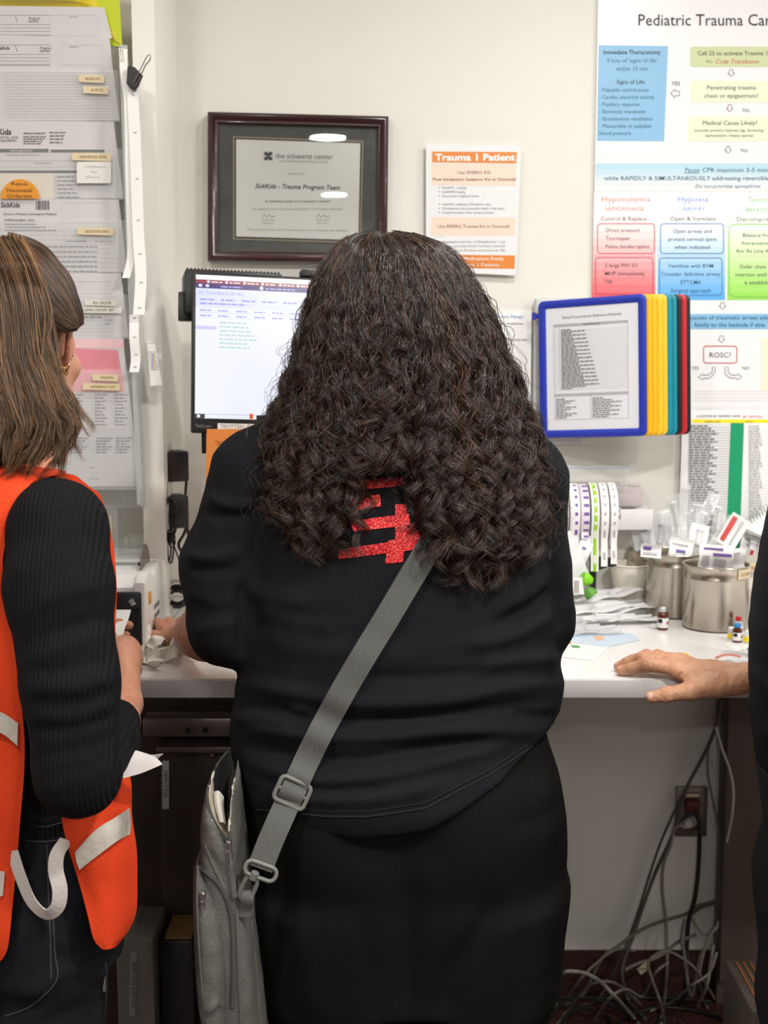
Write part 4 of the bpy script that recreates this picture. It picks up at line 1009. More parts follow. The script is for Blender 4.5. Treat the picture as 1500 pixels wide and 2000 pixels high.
G3 = G3 + dv * (np.abs(r_.normal(0, .008, (900, 1, 1))) * np.linspace(.3, 1, 52)[None, :, None])
A3 = clumps(G3, 2, .004, lambda t: .0015 + .011 * t, t3 * 1.2, 16, 1.0, .8)
# fine flyaways on the crown
nf = 260; FG = np.zeros((nf, 12, 3))
for i in range(nf):
    px = r_.uniform(632, 905); py = np.interp(px, [632, 676, 733, 762, 832, 905], [520, 478, 466, 466, 478, 530]); p0 = P(px, py + 6, 2.12 + r_.normal(0, .03)); d = np.array([r_.normal(0, .5) + (px - 750) / 200, r_.normal(0, .4), .55 + r_.uniform(0, .5)]); d /= np.linalg.norm(d)
    s_ = np.linspace(0, 1, 12)[:, None]; ln = r_.uniform(.01, .035); sd_ = np.array([r_.normal(), r_.normal(), -.6]); FG[i] = np.array(p0) + d * s_ * ln + sd_ * (s_ ** 2) * ln * .8
hair_obj('curls', [A1, A2, A3, ], HAIR, hbase, .00034, .00014)
hair_obj('flyaway_hairs', [FG], HAIR, hbase, .00020, .00009)
# ------------------------------------------------------------------ the person in the orange vest at the left
OV = M('orange_vest_cloth', (214, 66, 30), 0.75, spec=0.2, bump=(300, 0.25, 'noise')); REFL = M('reflective_tape', (196, 190, 180), 0.25, spec=0.8, bump=(60, 0.5, 'noise'))
SWEAT = M('black_rib_knit', (20, 20, 23), 0.88, spec=0.15, bump=(52, 0.5, 'X')); JEAN = M('dark_denim', (26, 28, 33), 0.85, spec=0.15, bump=(500, 0.3, 'noise')); SEAM = M('denim_seam', (60, 62, 68), 0.8)
YAW = radians(-60)
lp = thing('person', 'person in orange reflective vest over a black ribbed sweater and dark jeans at left', 'person', (P(60, 1700, 1.95).x, 1.95, 0))
def loft_c(F, rows, yaw, **k):
    """rows: (px, py, Y, half width, half depth)"""
    q = [P(r[0], r[1], r[2]) for r in rows]
    F.loft(np.array([p.z for p in q]), np.array([p.x for p in q]), np.array([p.y for p in q]), np.array([r[3] for r in rows]), np.array([r[4] for r in rows]), yaw=yaw, **k)
TR = [(30, 900, 1.98, .05, .05), (24, 930, 1.97, .075, .058), (18, 965, 1.96, .115, .075), (14, 1010, 1.95, .14, .095), (20, 1080, 1.95, .150, .108), (36, 1250, 1.95, .140, .105), (48, 1380, 1.95, .136, .105), (56, 1500, 1.95, .145, .112), (60, 1580, 1.95, .152, .118)]
SH, UA, UA2, EL, FA, WR = P(112, 1034, 1.80), P(116, 1150, 1.76), P(136, 1330, 1.73), P(152, 1512, 1.715), P(205, 1450, 1.85), P(243, 1375, 2.0)
F = Field((lp.location.x - .36, 1.60, .66), (lp.location.x + .34, 2.2, 1.36), 0.006)
loft_c(F, TR, YAW, n=2.2, k=0)
F.chain([P(70, 1000, 1.88), SH, UA, UA2, EL], [.045, .063, .068, .061, .052], 0.02); F.chain([EL, FA, FA.lerp(WR, .45)], [.052, .044, .037], 0.02)
lsh = P(-70, 985, 2.09); F.chain([P(-20, 945, 2.0), lsh, P(-80, 1300, 2.12), P(-20, 1388, 2.215)], [.05, .06, .055, .044], 0.02)
v, f = F.mesh(1)
LF = [([(15, 1130), (90, 1060), (180, 1010)], .004, .010), ([(30, 1215), (110, 1165), (222, 1140)], .006, .010), ([(20, 1175), (100, 1120), (200, 1085)], -.004, .010), ([(45, 1290), (130, 1262), (225, 1232)], .006, .009), ([(45, 1260), (130, 1225), (222, 1205)], -.006, .008), ([(50, 1340), (140, 1345), (228, 1318)], .006, .009), ([(50, 1312), (140, 1305), (225, 1285)], -.006, .008),
      ([(50, 1400), (140, 1402), (232, 1372)], .006, .009), ([(50, 1372), (140, 1375), (230, 1345)], -.005, .007), ([(60, 1450), (150, 1440), (245, 1405)], .005, .009), ([(60, 1500), (150, 1485), (255, 1440)], .005, .009), ([(70, 1540), (160, 1520), (258, 1470)], .004, .009), ([(60, 1425), (150, 1420), (240, 1388)], -.004, .006)]
v = folds(v, f, [(q, a_ * .55, w_ * 1.15) for q, a_, w_ in LF], 1.72, extra=lambda v: wob(v, .0012, 30, 31))
BVS = BVHTree.FromPolygons([tuple(q) for q in v], [tuple(int(i) for i in q) for q in f])
sweater = mesh_obj('sweater', v, f, [SWEAT], parent=lp, sharp=0)
# jeans
F = Field((lp.location.x - .3, 1.70, 0.0), (lp.location.x + .3, 2.24, .95), 0.007)
HR = [(56, 1470, 1.95, .135, .105), (60, 1560, 1.95, .150, .116), (64, 1640, 1.95, .160, .124), (66, 1730, 1.95, .162, .124), (66, 1830, 1.95, .158, .118)]
loft_c(F, HR, YAW, n=2.2, k=0)
ra, rb = P(84, 2380, 1.88), P(84, 2560, 1.90); ra.z, rb.z = 0.45, 0.06
F.chain([P(92, 1800, 1.885), P(84, 2050, 1.88), ra, rb], [.088, .078, .062, .05], 0.05); la, lb = P(10, 2380, 2.04), P(10, 2560, 2.05); la.z, lb.z = .45, .06
F.chain([P(30, 1800, 2.02), P(20, 2050, 2.03), la, lb], [.088, .078, .062, .05], 0.05)
v, f = F.mesh(1)
v = folds(v, f, [([(40, 1960), (120, 1900), (215, 1870)], .005, .012), ([(30, 2010), (110, 1960), (200, 1930)], .004, .010), ([(120, 1860), (190, 1880), (235, 1870)], -.004, .010), ([(200, 1900), (206, 1950), (190, 2000)], .004, .006), ([(40, 1590), (120, 1600), (180, 1590)], .004, .006)], 1.85, extra=lambda v: wob(v, .0015, 26, 40))
jeans = mesh_obj('jeans', v, f, [JEAN], parent=lp, sharp=0)
BVJ = BVHTree.FromPolygons([tuple(q) for q in v], [tuple(int(i) for i in q) for q in f])
b = MB()
for ln in ([(100, 1700), (104, 1790), (107, 1860), (110, 1915), (60, 1965), (10, 1985)], [(40, 1612), (90, 1614), (130, 1604)], [(40, 1640), (90, 1644), (135, 1636)], [(92, 1650), (95, 1750), (98, 1830), (100, 1912)], [(205, 1880), (212, 1925), (205, 1990)]):
    q = [hit(BVJ, p.x, p.z, .0006) for p in crv([(a, 0, c) for a, c in ln], 8)]; q = [p for p in q if p is not None]
    if len(q) > 3: b.tube(q, .0011, 5)
b.build('stitching', SEAM, jeans)
# body: head, neck, right forearm and hand
HCL = P(31, 676, 2.03)
F = Field((lp.location.x - .34, 1.66, 0.0), (lp.location.x + .34, 2.34, 1.68), 0.006)
F.cone(HCL + Vector((-.01, -.02, -.06)), P(26, 905, 1.97), .052, .058, 0.02)
loft_c(F, [(a, b_, c, d * .93, e * .93) for a, b_, c, d, e in TR], YAW, n=2.2, k=.02); loft_c(F, [(a, b_, c, d * .93, e * .93) for a, b_, c, d, e in HR], YAW, n=2.2, k=.02)
F.chain([SH, UA, UA2, EL, FA], [.05, .054, .048, .040, .036], 0.02); F.chain([lsh, P(-80, 1300, 2.12), P(-20, 1385, 2.22), P(62, 1328, 2.28)], [.05, .045, .036, .032], 0.02)
F.chain([P(92, 1800, 1.885), ra, rb], [.08, .05, .04], .02); F.chain([P(30, 1800, 2.02), la, lb], [.08, .05, .04], .02)
for q in (ra, la): F.cone(Vector((q.x, q.y, .045)), Vector((q.x + .13, q.y + .08, .035)), .04, .032, .02)
F.cut(BELLY); va, fa = F.mesh(1)
hyaw = radians(-17); hs = 1.07
F = Field(HCL - Vector((.14, .15, .16)), HCL + Vector((.14, .17, .15)), 0.0026); head_field(F, HCL, hyaw, hs); F.cone(HCL + Vector((-.01, -.02, -.06)), P(26, 905, 1.97), .052, .058, 0.02)
vh, fh = F.mesh(1)
F = Field((P(40, 1330, 2.28).x, 1.74, P(170, 1500, 1.80).z - .05), (P(280, 1300, 2.0).x + .04, 2.45, P(250, 1190, 2.4).z + .02), 0.0025)
HN = P(240, 1288, 2.075)
F.chain([FA, FA.lerp(WR, .5), WR], [.038, .034, .0255], .01); F.cone(WR, HN, .025, .026, .012); F.cone(HN, P(246, 1268, 2.10), .026, .022, .014)
kn = [P(262, 1268, 2.09), P(266, 1288, 2.098), P(264, 1309, 2.10), P(257, 1329, 2.10)]
mid = [P(256, 1259, 2.128), P(261, 1282, 2.135), P(258, 1304, 2.135), P(251, 1323, 2.13)]
tip = [P(238, 1268, 2.13), P(240, 1290, 2.13), P(238, 1309, 2.128), P(234, 1326, 2.12)]
for i in range(4): finger(F, [HN.lerp(kn[i], .5), kn[i], mid[i], tip[i], tip[i] + Vector((-.006, -.014, .002))], .0112, .0084)
finger(F, [P(234, 1302, 2.06), P(226, 1276, 2.075), P(231, 1256, 2.10), P(240, 1251, 2.115)], .0125, .0092)
# the other hand reaches from behind the printed label, two fingertips showing
lw = P(176, 1262, 2.34); F.chain([P(60, 1330, 2.28), P(120, 1292, 2.31), lw], [.032, .030, .024], .01); F.ell(P(196, 1250, 2.365), (.03, .022, .03), .012)
for k, (a, b_, c_) in enumerate((((206, 1222, 2.395), (232, 1218, 2.415), (252, 1221, 2.418)), ((206, 1242, 2.39), (228, 1240, 2.41), (246, 1241, 2.414)), ((202, 1262, 2.38), (216, 1262, 2.40), (226, 1262, 2.405)), ((196, 1280, 2.37), (206, 1280, 2.385), (214, 1280, 2.39)))):
    finger(F, [P(190, 1245 + 6 * k, 2.37), P(*a), P(*b_), P(*c_)], .0100, .0082)
finger(F, [P(190, 1240, 2.35), P(202, 1222, 2.355), P(214, 1212, 2.365)], .011, .009)
vb, fb = F.mesh(1)
v, f = mergemesh([(va, fa), (vh, fh), (vb, fb)])
mesh_obj('body', v, f, [SKIN], parent=lp, sharp=0)
# vest
b = MB()
def vrow(y, e, yy=None, dx=0): return [(-230, y + 6, 1.93), (-150, y + 2, 1.845), (-60, y, 1.788), (e - 30, y, 1.768), (e, y, 1.772)]
rows = [[(-230, 872, 2.0), (-150, 884, 1.99), (-60, 892, 1.985), (60, 910, 1.975), (128, 924, 1.955)], [(-230, 890, 1.96), (-150, 895, 1.90), (-60, 905, 1.865), (40, 918, 1.85), (88, 934, 1.84)], [(-230, 930, 1.94), (-150, 930, 1.855), (-60, 935, 1.815), (20, 945, 1.79), (58, 950, 1.79)]]
rows += [vrow(y, e) for y, e in ((1000, 27), (1050, 12), (1110, 6), (1180, 12), (1290, 30), (1400, 45), (1500, 46), (1600, 40), (1720, 28), (1820, 20), (1862, 10), (1890, -14))]
g = grid_rows(pxrows(rows), 5, 5)
for i, r in enumerate(g):
    for j, p in enumerate(r):
        p.y += .003 * sin(p.z * 38 + p.x * 20) * min(1, i / 10)
b.patch(g, .003)
# front upper rim and front lower flap
fr_ = [[(100, 922, 1.96), (128, 924, 1.965), (150, 932, 1.985), (168, 944, 2.0)], [(110, 990, 1.94), (150, 980, 1.98), (180, 975, 2.01), (196, 975, 2.03)], [(110, 1060, 1.93), (160, 1060, 1.98), (200, 1060, 2.01), (217, 1060, 2.03)], [(110, 1150, 1.92), (160, 1150, 1.95), (205, 1150, 1.98), (225, 1150, 2.0)], [(110, 1240, 1.92), (160, 1240, 1.95), (205, 1240, 1.97), (222, 1240, 1.985)], [(110, 1400, 1.86), (160, 1400, 1.89), (200, 1400, 1.94), (222, 1400, 1.97)],
       [(115, 1500, 1.80), (160, 1505, 1.815), (210, 1512, 1.86), (250, 1516, 1.92)], [(122, 1592, 1.782), (165, 1592, 1.785), (215, 1592, 1.815), (254, 1592, 1.89)], [(136, 1660, 1.772), (175, 1660, 1.772), (225, 1660, 1.80), (264, 1660, 1.88)], [(155, 1725, 1.772), (190, 1725, 1.772), (230, 1725, 1.80), (264, 1725, 1.87)], [(172, 1785, 1.772), (205, 1785, 1.772), (235, 1785, 1.80), (262, 1780, 1.86)], [(184, 1830, 1.774), (210, 1832, 1.778), (232, 1825, 1.80), (250, 1812, 1.85)], [(200, 1850, 1.778), (214, 1850, 1.782), (224, 1845, 1.80), (232, 1836, 1.82)]]
g = grid_rows(pxrows(fr_), 6, 5)
for i, r in enumerate(g):
    for j, p in enumerate(r): p.y -= .003 * sin(p.z * 45 + p.x * 60) * (1 if i > 30 else .2)
b.patch(g, .003)
vest = b.build('vest', OV, lp)
BVV = BVHTree.FromPolygons(b.v, b.f)
def tape(quad_rows, th=.0015):
    b = MB(); g = [[push_out(p, [BVV], .0022) for p in r] for r in grid_rows(pxrows(quad_rows), 6, 3)]; b.patch(g, th); o = b.build('reflective_strip', REFL, vest); return o
tape([[(-230, 1360, 1.92), (-60, 1375, 1.778), (0, 1390, 1.762), (35, 1412, 1.764)], [(-230, 1402, 1.92), (-60, 1415, 1.778), (0, 1430, 1.762), (34, 1456, 1.764)]])
tape([[(147, 1664, 1.764), (185, 1622, 1.764), (222, 1598, 1.79), (251, 1579, 1.872)], [(150, 1682, 1.764), (188, 1646, 1.764), (226, 1622, 1.785), (254, 1606, 1.872)], [(156, 1698, 1.764), (194, 1668, 1.764), (228, 1642, 1.785), (252, 1630, 1.868)]])
tape([[(-230, 1690, 1.92), (-60, 1690, 1.778), (-10, 1700, 1.762), (9, 1702, 1.764)], [(-230, 1745, 1.92), (-60, 1745, 1.778), (-10, 1752, 1.762), (6, 1748, 1.764)]])
pts = crv([P(24, 1662, 1.768), P(40, 1712, 1.762), P(62, 1762, 1.757), P(90, 1786, 1.752), P(112, 1772, 1.750), P(117, 1738, 1.750), P(109, 1700, 1.752), P(112, 1668, 1.757), P(130, 1640, 1.770)], 7)
b = MB(); sd = []
for i in range(len(pts)):
    t_ = (pts[min(i + 1, len(pts) - 1)] - pts[max(i - 1, 0)]).normalized(); sd.append((Vector((0, 1, 0)).cross(t_) + Vector((0, .5, .0))).normalized())
b.ribbon(pts, sd, .020, .0016); b.build('elastic_strap', M('white_elastic', (188, 182, 178), 0.8, bump=(300, .3, 'noise')), vest)
# hair: sleek top drawn back, long wavy fall
H2 = hair_mat('brown_straight_hair', (28, 18, 11), (158, 116, 74), 0.34, 0.55, 0.4); H2b = hair_mat('dark_sleek_hair', (24, 15, 10), (116, 80, 52), 0.32, 0.6, 0.4)
r_ = np.random.default_rng(3)
Rb_y = [468, 490, 520, 560, 600, 640, 700, 740, 800, 830, 870, 900, 940]; Rb_x = [34, 48, 62, 76, 86, 90, 97, 110, 134, 146, 132, 112, 92]
n = 300; N = 44; G = np.zeros((n, N, 3))
for i in range(n):
    s_ = r_.beta(1.1, .9); s_ = s_ if r_.random() < .8 else r_.uniform(.8, 1.03); py1 = r_.uniform(790, 948) if r_.random() < .8 else r_.uniform(680, 800)
    t = np.linspace(0, 1, N); y0 = 470 + 22 * (1 - s_) + r_.normal(0, 5) if r_.random() < .8 else r_.uniform(480, 620); y = y0 + (py1 - y0) * t
    Rr = np.interp(y, Rb_y, Rb_x); x = -250 + (Rr + 250) * s_ + 7 * np.sin(t * r_.uniform(5, 9) + r_.uniform(0, 6)) * t + r_.normal(0, 3)
    x = x + np.where(t > .82, (t - .82) / .18, 0) ** 1.5 * r_.normal(2, 22)
    Yd = 1.885 - .085 * np.clip((y - 560) / 340, 0, 1) + .022 * max(0, s_ - .55) / .45 * np.clip((920 - y) / 300, .35, 1) + .03 * max(0, .4 - s_) + r_.uniform(0, .028) - .012
    dome = np.clip((520 - y) / 60, 0, 1) ** 1.5 * .06
    G[i] = np.stack([Pn(x[k], y[k], Yd[k] + dome[k]) for k in range(N)])
A = clumps(G, 70, .0055, lambda t: .0005 + .0045 * t ** 2, np.full(n, 1.8), 33, .5, .35, .12)
# sleek side
outer = [(16, 456), (60, 468), (92, 486), (118, 516), (140, 552), (156, 596), (162, 634)]; inner = [(4, 494), (24, 532), (46, 572), (70, 606), (96, 632), (124, 646), (150, 643)]
oc = crv([(a, 0, c) for a, c in outer], 10); ic = crv([(a, 0, c) for a, c in inner], 10); m = len(oc)
ns = 170; G2 = np.zeros((ns, 30, 3))
for i in range(ns):
    s_ = i / (ns - 1) * 1.0
    for k in range(30):
        q = k / 29 * (m - 1); a = int(min(q, m - 2)); fq = q - a
        po = oc[a].lerp(oc[a + 1], fq); pi_ = ic[a].lerp(ic[a + 1], fq); p = po.lerp(pi_, s_)
        Yd = 2.045 - .125 * sin(s_ * pi / 2) ** .6 - .006 * (k / 29) + .035 * (k / 29) ** 3 * s_; G2[i, k] = P(p.x, p.z, Yd)
A2 = clumps(G2, 46, .002, lambda t: .0006 + 0 * t, np.full(ns, 1.0), 34, .9, .12, .06)
# inner volumes
F = Field((HCL.x - .32, 1.78, P(0, 960, 1.8).z), (HCL.x + .14, 2.14, P(0, 440, 2.0).z), .007)
rows = [(472, -120, 22, .03, 2.0), (500, -170, 40, .055, 1.985), (560, -210, 62, .055, 1.965), (650, -225, 80, .048, 1.95), (750, -225, 94, .040, 1.925), (830, -215, 110, .030, 1.895), (880, -200, 96, .020, 1.868), (910, -190, 70, .012, 1.85)]
zs, cx, cy, a, bb = tab(rows, 1.9); F.loft(zs, cx, cy, a, bb, n=2.2, k=0)
F.ell(P(34, 592, 2.055), (.088, .10, .086), .02)
F.cut(lambda X, Y, Z: np.maximum((X - P(112, 650, 1.9).x) * .8 + (P(112, 640, 1.9).z - Z) * .9, -1.0) * (Y > 1.935) - 1.0 * (Y <= 1.935))
v, f = F.mesh(2); hb = mesh_obj('hair', v, f, [M('hair_deep_brown', (44, 30, 21), .7, noise=(40, .2, (60, 42, 28)))], parent=lp, sharp=0)
hair_obj('long_strands', [A], H2, hb, .00030, .00014); hair_obj('sleek_strands', [A2], H2b, hb, .00027, .00014)
gold = M('gold', (222, 182, 110), .22, metal=1.0)
b = MB(); hc_ = P(121, 726, 1.945); b.tube([hc_ + Vector((.0065 * cos(a) * .8, .003 * cos(a), .0065 * sin(a))) for a in np.linspace(0, 2 * pi, 24, endpoint=False)], .0008, 6, closed=True); b.build('hoop_earring', gold, lp)
b = MB()
for k in range(3): b.tube([P(128 + k * 2.2, 722 - k * 3.5, 1.95) + Vector((.0024 * cos(a), 0, .0030 * sin(a))) for a in np.linspace(0, 2 * pi, 14, endpoint=False)], .0005, 5, closed=True)
b.build('cuff_earring', gold, lp); b = MB(); b.tube([P(112, 667, 1.925), P(118, 665, 1.925)], .0009, 6); b.build('ear_stud', M('silver', (210, 210, 212), .2, metal=1), lp)
# ------------------------------------------------------------------ the person at the right edge, hand on the counter
rp_ = thing('person', 'person in black top at the right edge with one hand on the counter edge', 'person', (P(1625, 1500, 2.03).x, 2.03, 0))
Y3 = 2.03
def rrow(py, left, b_, a_): return (left + b_ / MPP(left, py, Y3), py, Y3, a_, b_)
RT = [rrow(840, 1560, .06, .06), rrow(880, 1545, .09, .13), rrow(940, 1530, .105, .165), rrow(1040, 1508, .115, .17), rrow(1110, 1490, .122, .165), rrow(1190, 1478, .127, .16), rrow(1260, 1473, .13, .158), rrow(1330, 1469, .132, .155), rrow(1400, 1471, .13, .155), rrow(1480, 1481, .125, .155), rrow(1560, 1499, .12, .16), rrow(1640, 1510, .12, .165)]
ox = rp_.location.x
F = Field((ox - .28, 1.80, .62), (ox + .30, 2.44, 1.42), .007); loft_c(F, RT, radians(90), n=2.2, k=0)
F.chain([P(1635, 905, 2.16), P(1645, 960, 2.23), P(1640, 1130, 2.27)], [.055, .062, .062], .02); F.chain([P(1635, 905, 1.92), P(1650, 960, 1.83), P(1660, 1130, 1.86)], [.055, .058, .058], .02)
v, f = F.mesh(1); v = folds(v, f, [([(1478, 1300), (1500, 1350), (1540, 1380)], .005, .012), ([(1480, 1450), (1510, 1430), (1550, 1440)], .005, .012)], 1.95, extra=lambda v: wob(v, .003, 14, 50))
mesh_obj('top', v, f, [M('black_scrub', (24, 26, 31), .85, spec=.2, bump=(350, .2, 'noise'))], parent=rp_, sharp=0)
F = Field((ox - .26, 1.84, 0.02), (ox + .26, 2.24, .92), .008); RH = [rrow(1500, 1484, .122, .15), rrow(1600, 1500, .125, .165), rrow(1700, 1508, .125, .168), rrow(1800, 1512, .12, .165)]
loft_c(F, RH, radians(90), n=2.2, k=0)
for dy in (-.08, .08):
    k0 = Vector((ox, Y3 + dy, .66)); F.chain([k0, Vector((ox, Y3 + dy, .45)), Vector((ox + .01, Y3 + dy, .07))], [.09, .07, .055], .04)
v, f = F.mesh(1); mesh_obj('trousers', v, f, [M('black_trouser_cloth', (22, 22, 25), .9)], parent=rp_, sharp=0)
F = Field((ox - .24, 1.82, 0.0), (ox + .28, 2.44, 1.70), .008); hq = P(1712, 650, 2.03); head_field(F, hq, radians(90)); F.cone(hq + Vector((.01, 0, -.06)), P(1665, 870, 2.03), .054, .06, .02)
loft_c(F, [(a, b_, c, d * .93, e * .93) for a, b_, c, d, e in RT], radians(90), n=2.2, k=.02)
sh, el3 = P(1645, 960, 2.22), P(1655, 1262, 2.25); fm = P(1545, 1308, 2.262); wr3 = P(1436, 1327, 2.272)
F.chain([sh, P(1645, 1120, 2.25), el3, fm], [.05, .046, .041, .037], .02); F.chain([P(1650, 960, 1.84), P(1690, 1270, 1.79)], [.05, .037], .02)
for dy in (-.08, .08):
    F.chain([Vector((ox, Y3 + dy, .75)), Vector((ox, Y3 + dy, .45)), Vector((ox + .01, Y3 + dy, .08))], [.075, .05, .038], .02); F.cone(Vector((ox + .02, Y3 + dy, .045)), Vector((ox - .13, Y3 + dy, .035)), .038, .032, .02)
F.cut(lambda X, Y, Z: np.minimum(Y - 2.29 + 0 * X + 0 * Z, np.minimum(CTOP + .003 - Z, Z - CTOP + .04) + 0 * X + 0 * Y)); va, fa = F.mesh(1)
hlo = P(1180, 1390, 2.22); F = Field((P(1180, 1300, 2.3).x, 2.20, CTOP - .075), (fm.x + .06, 2.43, CTOP + .075), .0018)
F.chain([fm + Vector((.05, 0, 0)), fm, wr3], [.0375, .034, .0235], .008)
palm = P(1368, 1318, 2.288)
mcp = [P(1318, 1306, 2.283), P(1311, 1295, 2.303), P(1317, 1289, 2.324), P(1330, 1287, 2.344)]
pip = [P(1264, 1297, 2.300), P(1256, 1285, 2.326), P(1263, 1281, 2.348), P(1285, 1281, 2.370)]
dip = [P(1233, 1306, 2.313), P(1226, 1294, 2.340), P(1236, 1288, 2.362), P(1262, 1285, 2.383)]
tp = [P(1213, 1312, 2.319), P(1208, 1302, 2.348), P(1219, 1294, 2.368), P(1247, 1289, 2.388)]
F.cone(wr3, palm, .0225, .0215, .012)
for i in range(4):
    F.cone(wr3.lerp(palm, .4), mcp[i], .0155, .0128 - .0008 * i, .012)
    for p in (dip[i], tp[i], pip[i]): p.z = max(p.z, CTOP + .0092)
    finger(F, [mcp[i], pip[i], dip[i], tp[i]], .0122 - .0008 * i, .0088 - .0004 * i, .004)
    F.ell(pip[i], (.0112, .0105, .0108), .006)
th = [P(1400, 1338, 2.262), P(1347, 1350, 2.248), P(1304, 1356, 2.246), P(1272, 1361, 2.249)]
F.cone(wr3, th[0], .021, .0215, .014); F.chain(th, [.0205, .0152, .0122, .0102], .006); F.cone(P(1385, 1325, 2.272), P(1338, 1318, 2.276), .019, .013, .016); F.ell(th[2], (.0128, .0122, .0122), .006)
F.ell(P(1400, 1306, 2.29), (.022, .02, .012), .015)
F.cut(lambda X, Y, Z: np.minimum(Y - 2.2945 + 0 * X + 0 * Z, CTOP + .0004 - Z + 0 * X + 0 * Y)); vb, fb = F.mesh(1)
vb = folds(vb, fb, [([(1350, 1297), (1385, 1305), (1415, 1312)], .0012, .0035), ([(1340, 1290), (1375, 1297), (1400, 1302)], .001, .003), ([(1335, 1312), (1325, 1325), (1340, 1338)], -.0018, .003), ([(1258, 1290), (1264, 1297), (1262, 1306)], -.0006, .0012), ([(1270, 1290), (1274, 1297), (1272, 1305)], -.0006, .0012), ([(1296, 1347), (1298, 1357), (1296, 1368)], -.0007, .0012), ([(1304, 1347), (1306, 1357), (1304, 1368)], -.0006, .0012), ([(1420, 1306), (1424, 1330), (1420, 1352)], -.0008, .002)], 2.28, extra=lambda v: wob(v, .0004, 160, 61))
# the other arm hangs at the side
lel, lwr, lhd = P(1690, 1270, 1.79), P(1650, 1505, 1.775), P(1640, 1585, 1.775)
F = Field(lhd - Vector((.09, .06, .12)), Vector((lel.x + .07, 1.90, lel.z + .13)), .0025); F.chain([P(1650, 960, 1.84).lerp(lel, .68), lel, lel.lerp(lwr, .35), lwr], [.044, .041, .039, .0245], .012); F.cone(lwr, lhd, .0235, .022, .012); F.ell(lhd, (.036, .018, .04), .012)
for k in range(4):
    q0 = lhd + Vector((-.030 + .019 * k, 0, -.034 + .004 * abs(k - 1.3))); L_ = (.036, .041, .038, .030)[k]
    finger(F, [lhd + Vector((-.012 + .008 * k, 0, 0)), q0, q0 + Vector((-.004, .006, -L_)), q0 + Vector((-.004, .017, -L_ * 1.6)), q0 + Vector((-.002, .026, -L_ * 1.95))], .0105, .0078)
q0 = lhd + Vector((-.034, .006, .018)); finger(F, [lhd + Vector((-.014, 0, .03)), q0, q0 + Vector((-.014, .012, -.030)), q0 + Vector((-.014, .018, -.052))], .0125, .0088)
vl, fl_ = F.mesh(1)
v, f = mergemesh([(va, fa), (vb, fb), (vl, fl_)])
ctr = v[f].mean(1); mi = np.zeros(len(f), int)
for q, d, rr_ in ((th[3] + Vector((-.004, -.004, .004)), Vector((-.5, -.75, .45)), .0085), (tp[0] + Vector((-.004, 0, .005)), Vector((-.2, -.2, 1)), .006), (tp[1] + Vector((-.004, 0, .005)), Vector((-.2, -.2, 1)), .006), (tp[2] + Vector((-.004, 0, .005)), Vector((-.2, -.2, 1)), .006)):
    d = d.normalized(); rel = ctr - np.array(q + d * .004); dn = rel @ np.array(d); rad = np.sqrt(np.maximum((rel ** 2).sum(1) - dn ** 2, 0)); mi[(rad < rr_ * .8) & (dn > -.003) & (dn < .01)] = 1
mesh_obj('body', v, f, [SKIN2, NAIL], mi, parent=rp_, sharp=0)
F = Field(hq - Vector((.16, .16, .22)), hq + Vector((.16, .16, .16)), .006); F.ell(hq + Vector((.02, 0, .035)), (.105, .088, .10), .0); F.ell(hq + Vector((.06, 0, -.06)), (.06, .08, .11), .04); F.ell(hq + Vector((-.10, 0, -.05)), (.09, .09, .10), .02, op='sub')
v, f = F.mesh(2); mesh_obj('hair', v, f, [M('hair_shadow_brown')], parent=rp_, sharp=0)
b = MB(); c = P(1474, 1318, 2.268); b.tube([c + Vector((.002 * cos(a), .030 * cos(a), .030 * sin(a))) for a in np.linspace(0, 2 * pi, 40, endpoint=False)], .0012, 6, closed=True); b.build('bracelet', gold, rp_)
# ------------------------------------------------------------------ crossbody bag
BAGC = M('grey_bag_cloth', (104, 104, 99), .85, spec=.2, noise=(300, .3, (86, 86, 82)), bump=(420, .5, 'noise')); BAGD = M('grey_webbing', (104, 106, 103), .75, bump=(130, .6, 'X')); BAGZ = M('zip_tape', (78, 78, 75), .8, bump=(200, .5, 'Z'))
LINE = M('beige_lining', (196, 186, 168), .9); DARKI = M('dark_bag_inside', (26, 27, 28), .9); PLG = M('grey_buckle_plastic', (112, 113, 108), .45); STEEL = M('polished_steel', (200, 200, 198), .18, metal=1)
bag = thing('crossbody_bag', 'grey cloth crossbody bag with open zip hanging at the left hip of the curly-haired person', 'bag', P(450, 2000, 1.98))
YG = 1.985
F = Field((P(370, 1700, 2.0).x - .02, 1.86, P(450, 2260, 1.9).z), (P(540, 1700, 1.9).x + .03, 2.14, P(450, 1445, 1.9).z), .0045)
rows = [(1458, 449, 458, .012), (1480, 428, 463, .05), (1520, 410, 468, .07), (1570, 400, 474, .078), (1640, 396, 480, .085), (1720, 397, 490, .088), (1800, 400, 499, .09), (1900, 404, 510, .09), (2000, 410, 521, .09), (2120, 420, 534, .088), (2200, 436, 528, .07)]
zs, cx, cy, a, bb = tab(rows, YG); F.loft(zs, cx, cy, a, bb, n=3.2, k=0)
orow = [(1440, 452, 470, .2), (1470, 436, 462, .2), (1500, 419, 458, .2), (1540, 409, 453, .2), (1575, 410, 449, .2), (1610, 421, 447, .2), (1642, 442, 447, .2)]
G_ = Field(F.lo, F.lo + F.h * (F.n - 1), F.h)
zs, cx, cy, a, bb = tab(orow, 1.93); bb[:] = .10; G_.loft(zs, cx, cy, a, bb, n=4, k=0)
G_.F = G_.F[:F.F.shape[0], :F.F.shape[1], :F.F.shape[2]]
F.F = np.maximum(F.F, -G_.F)
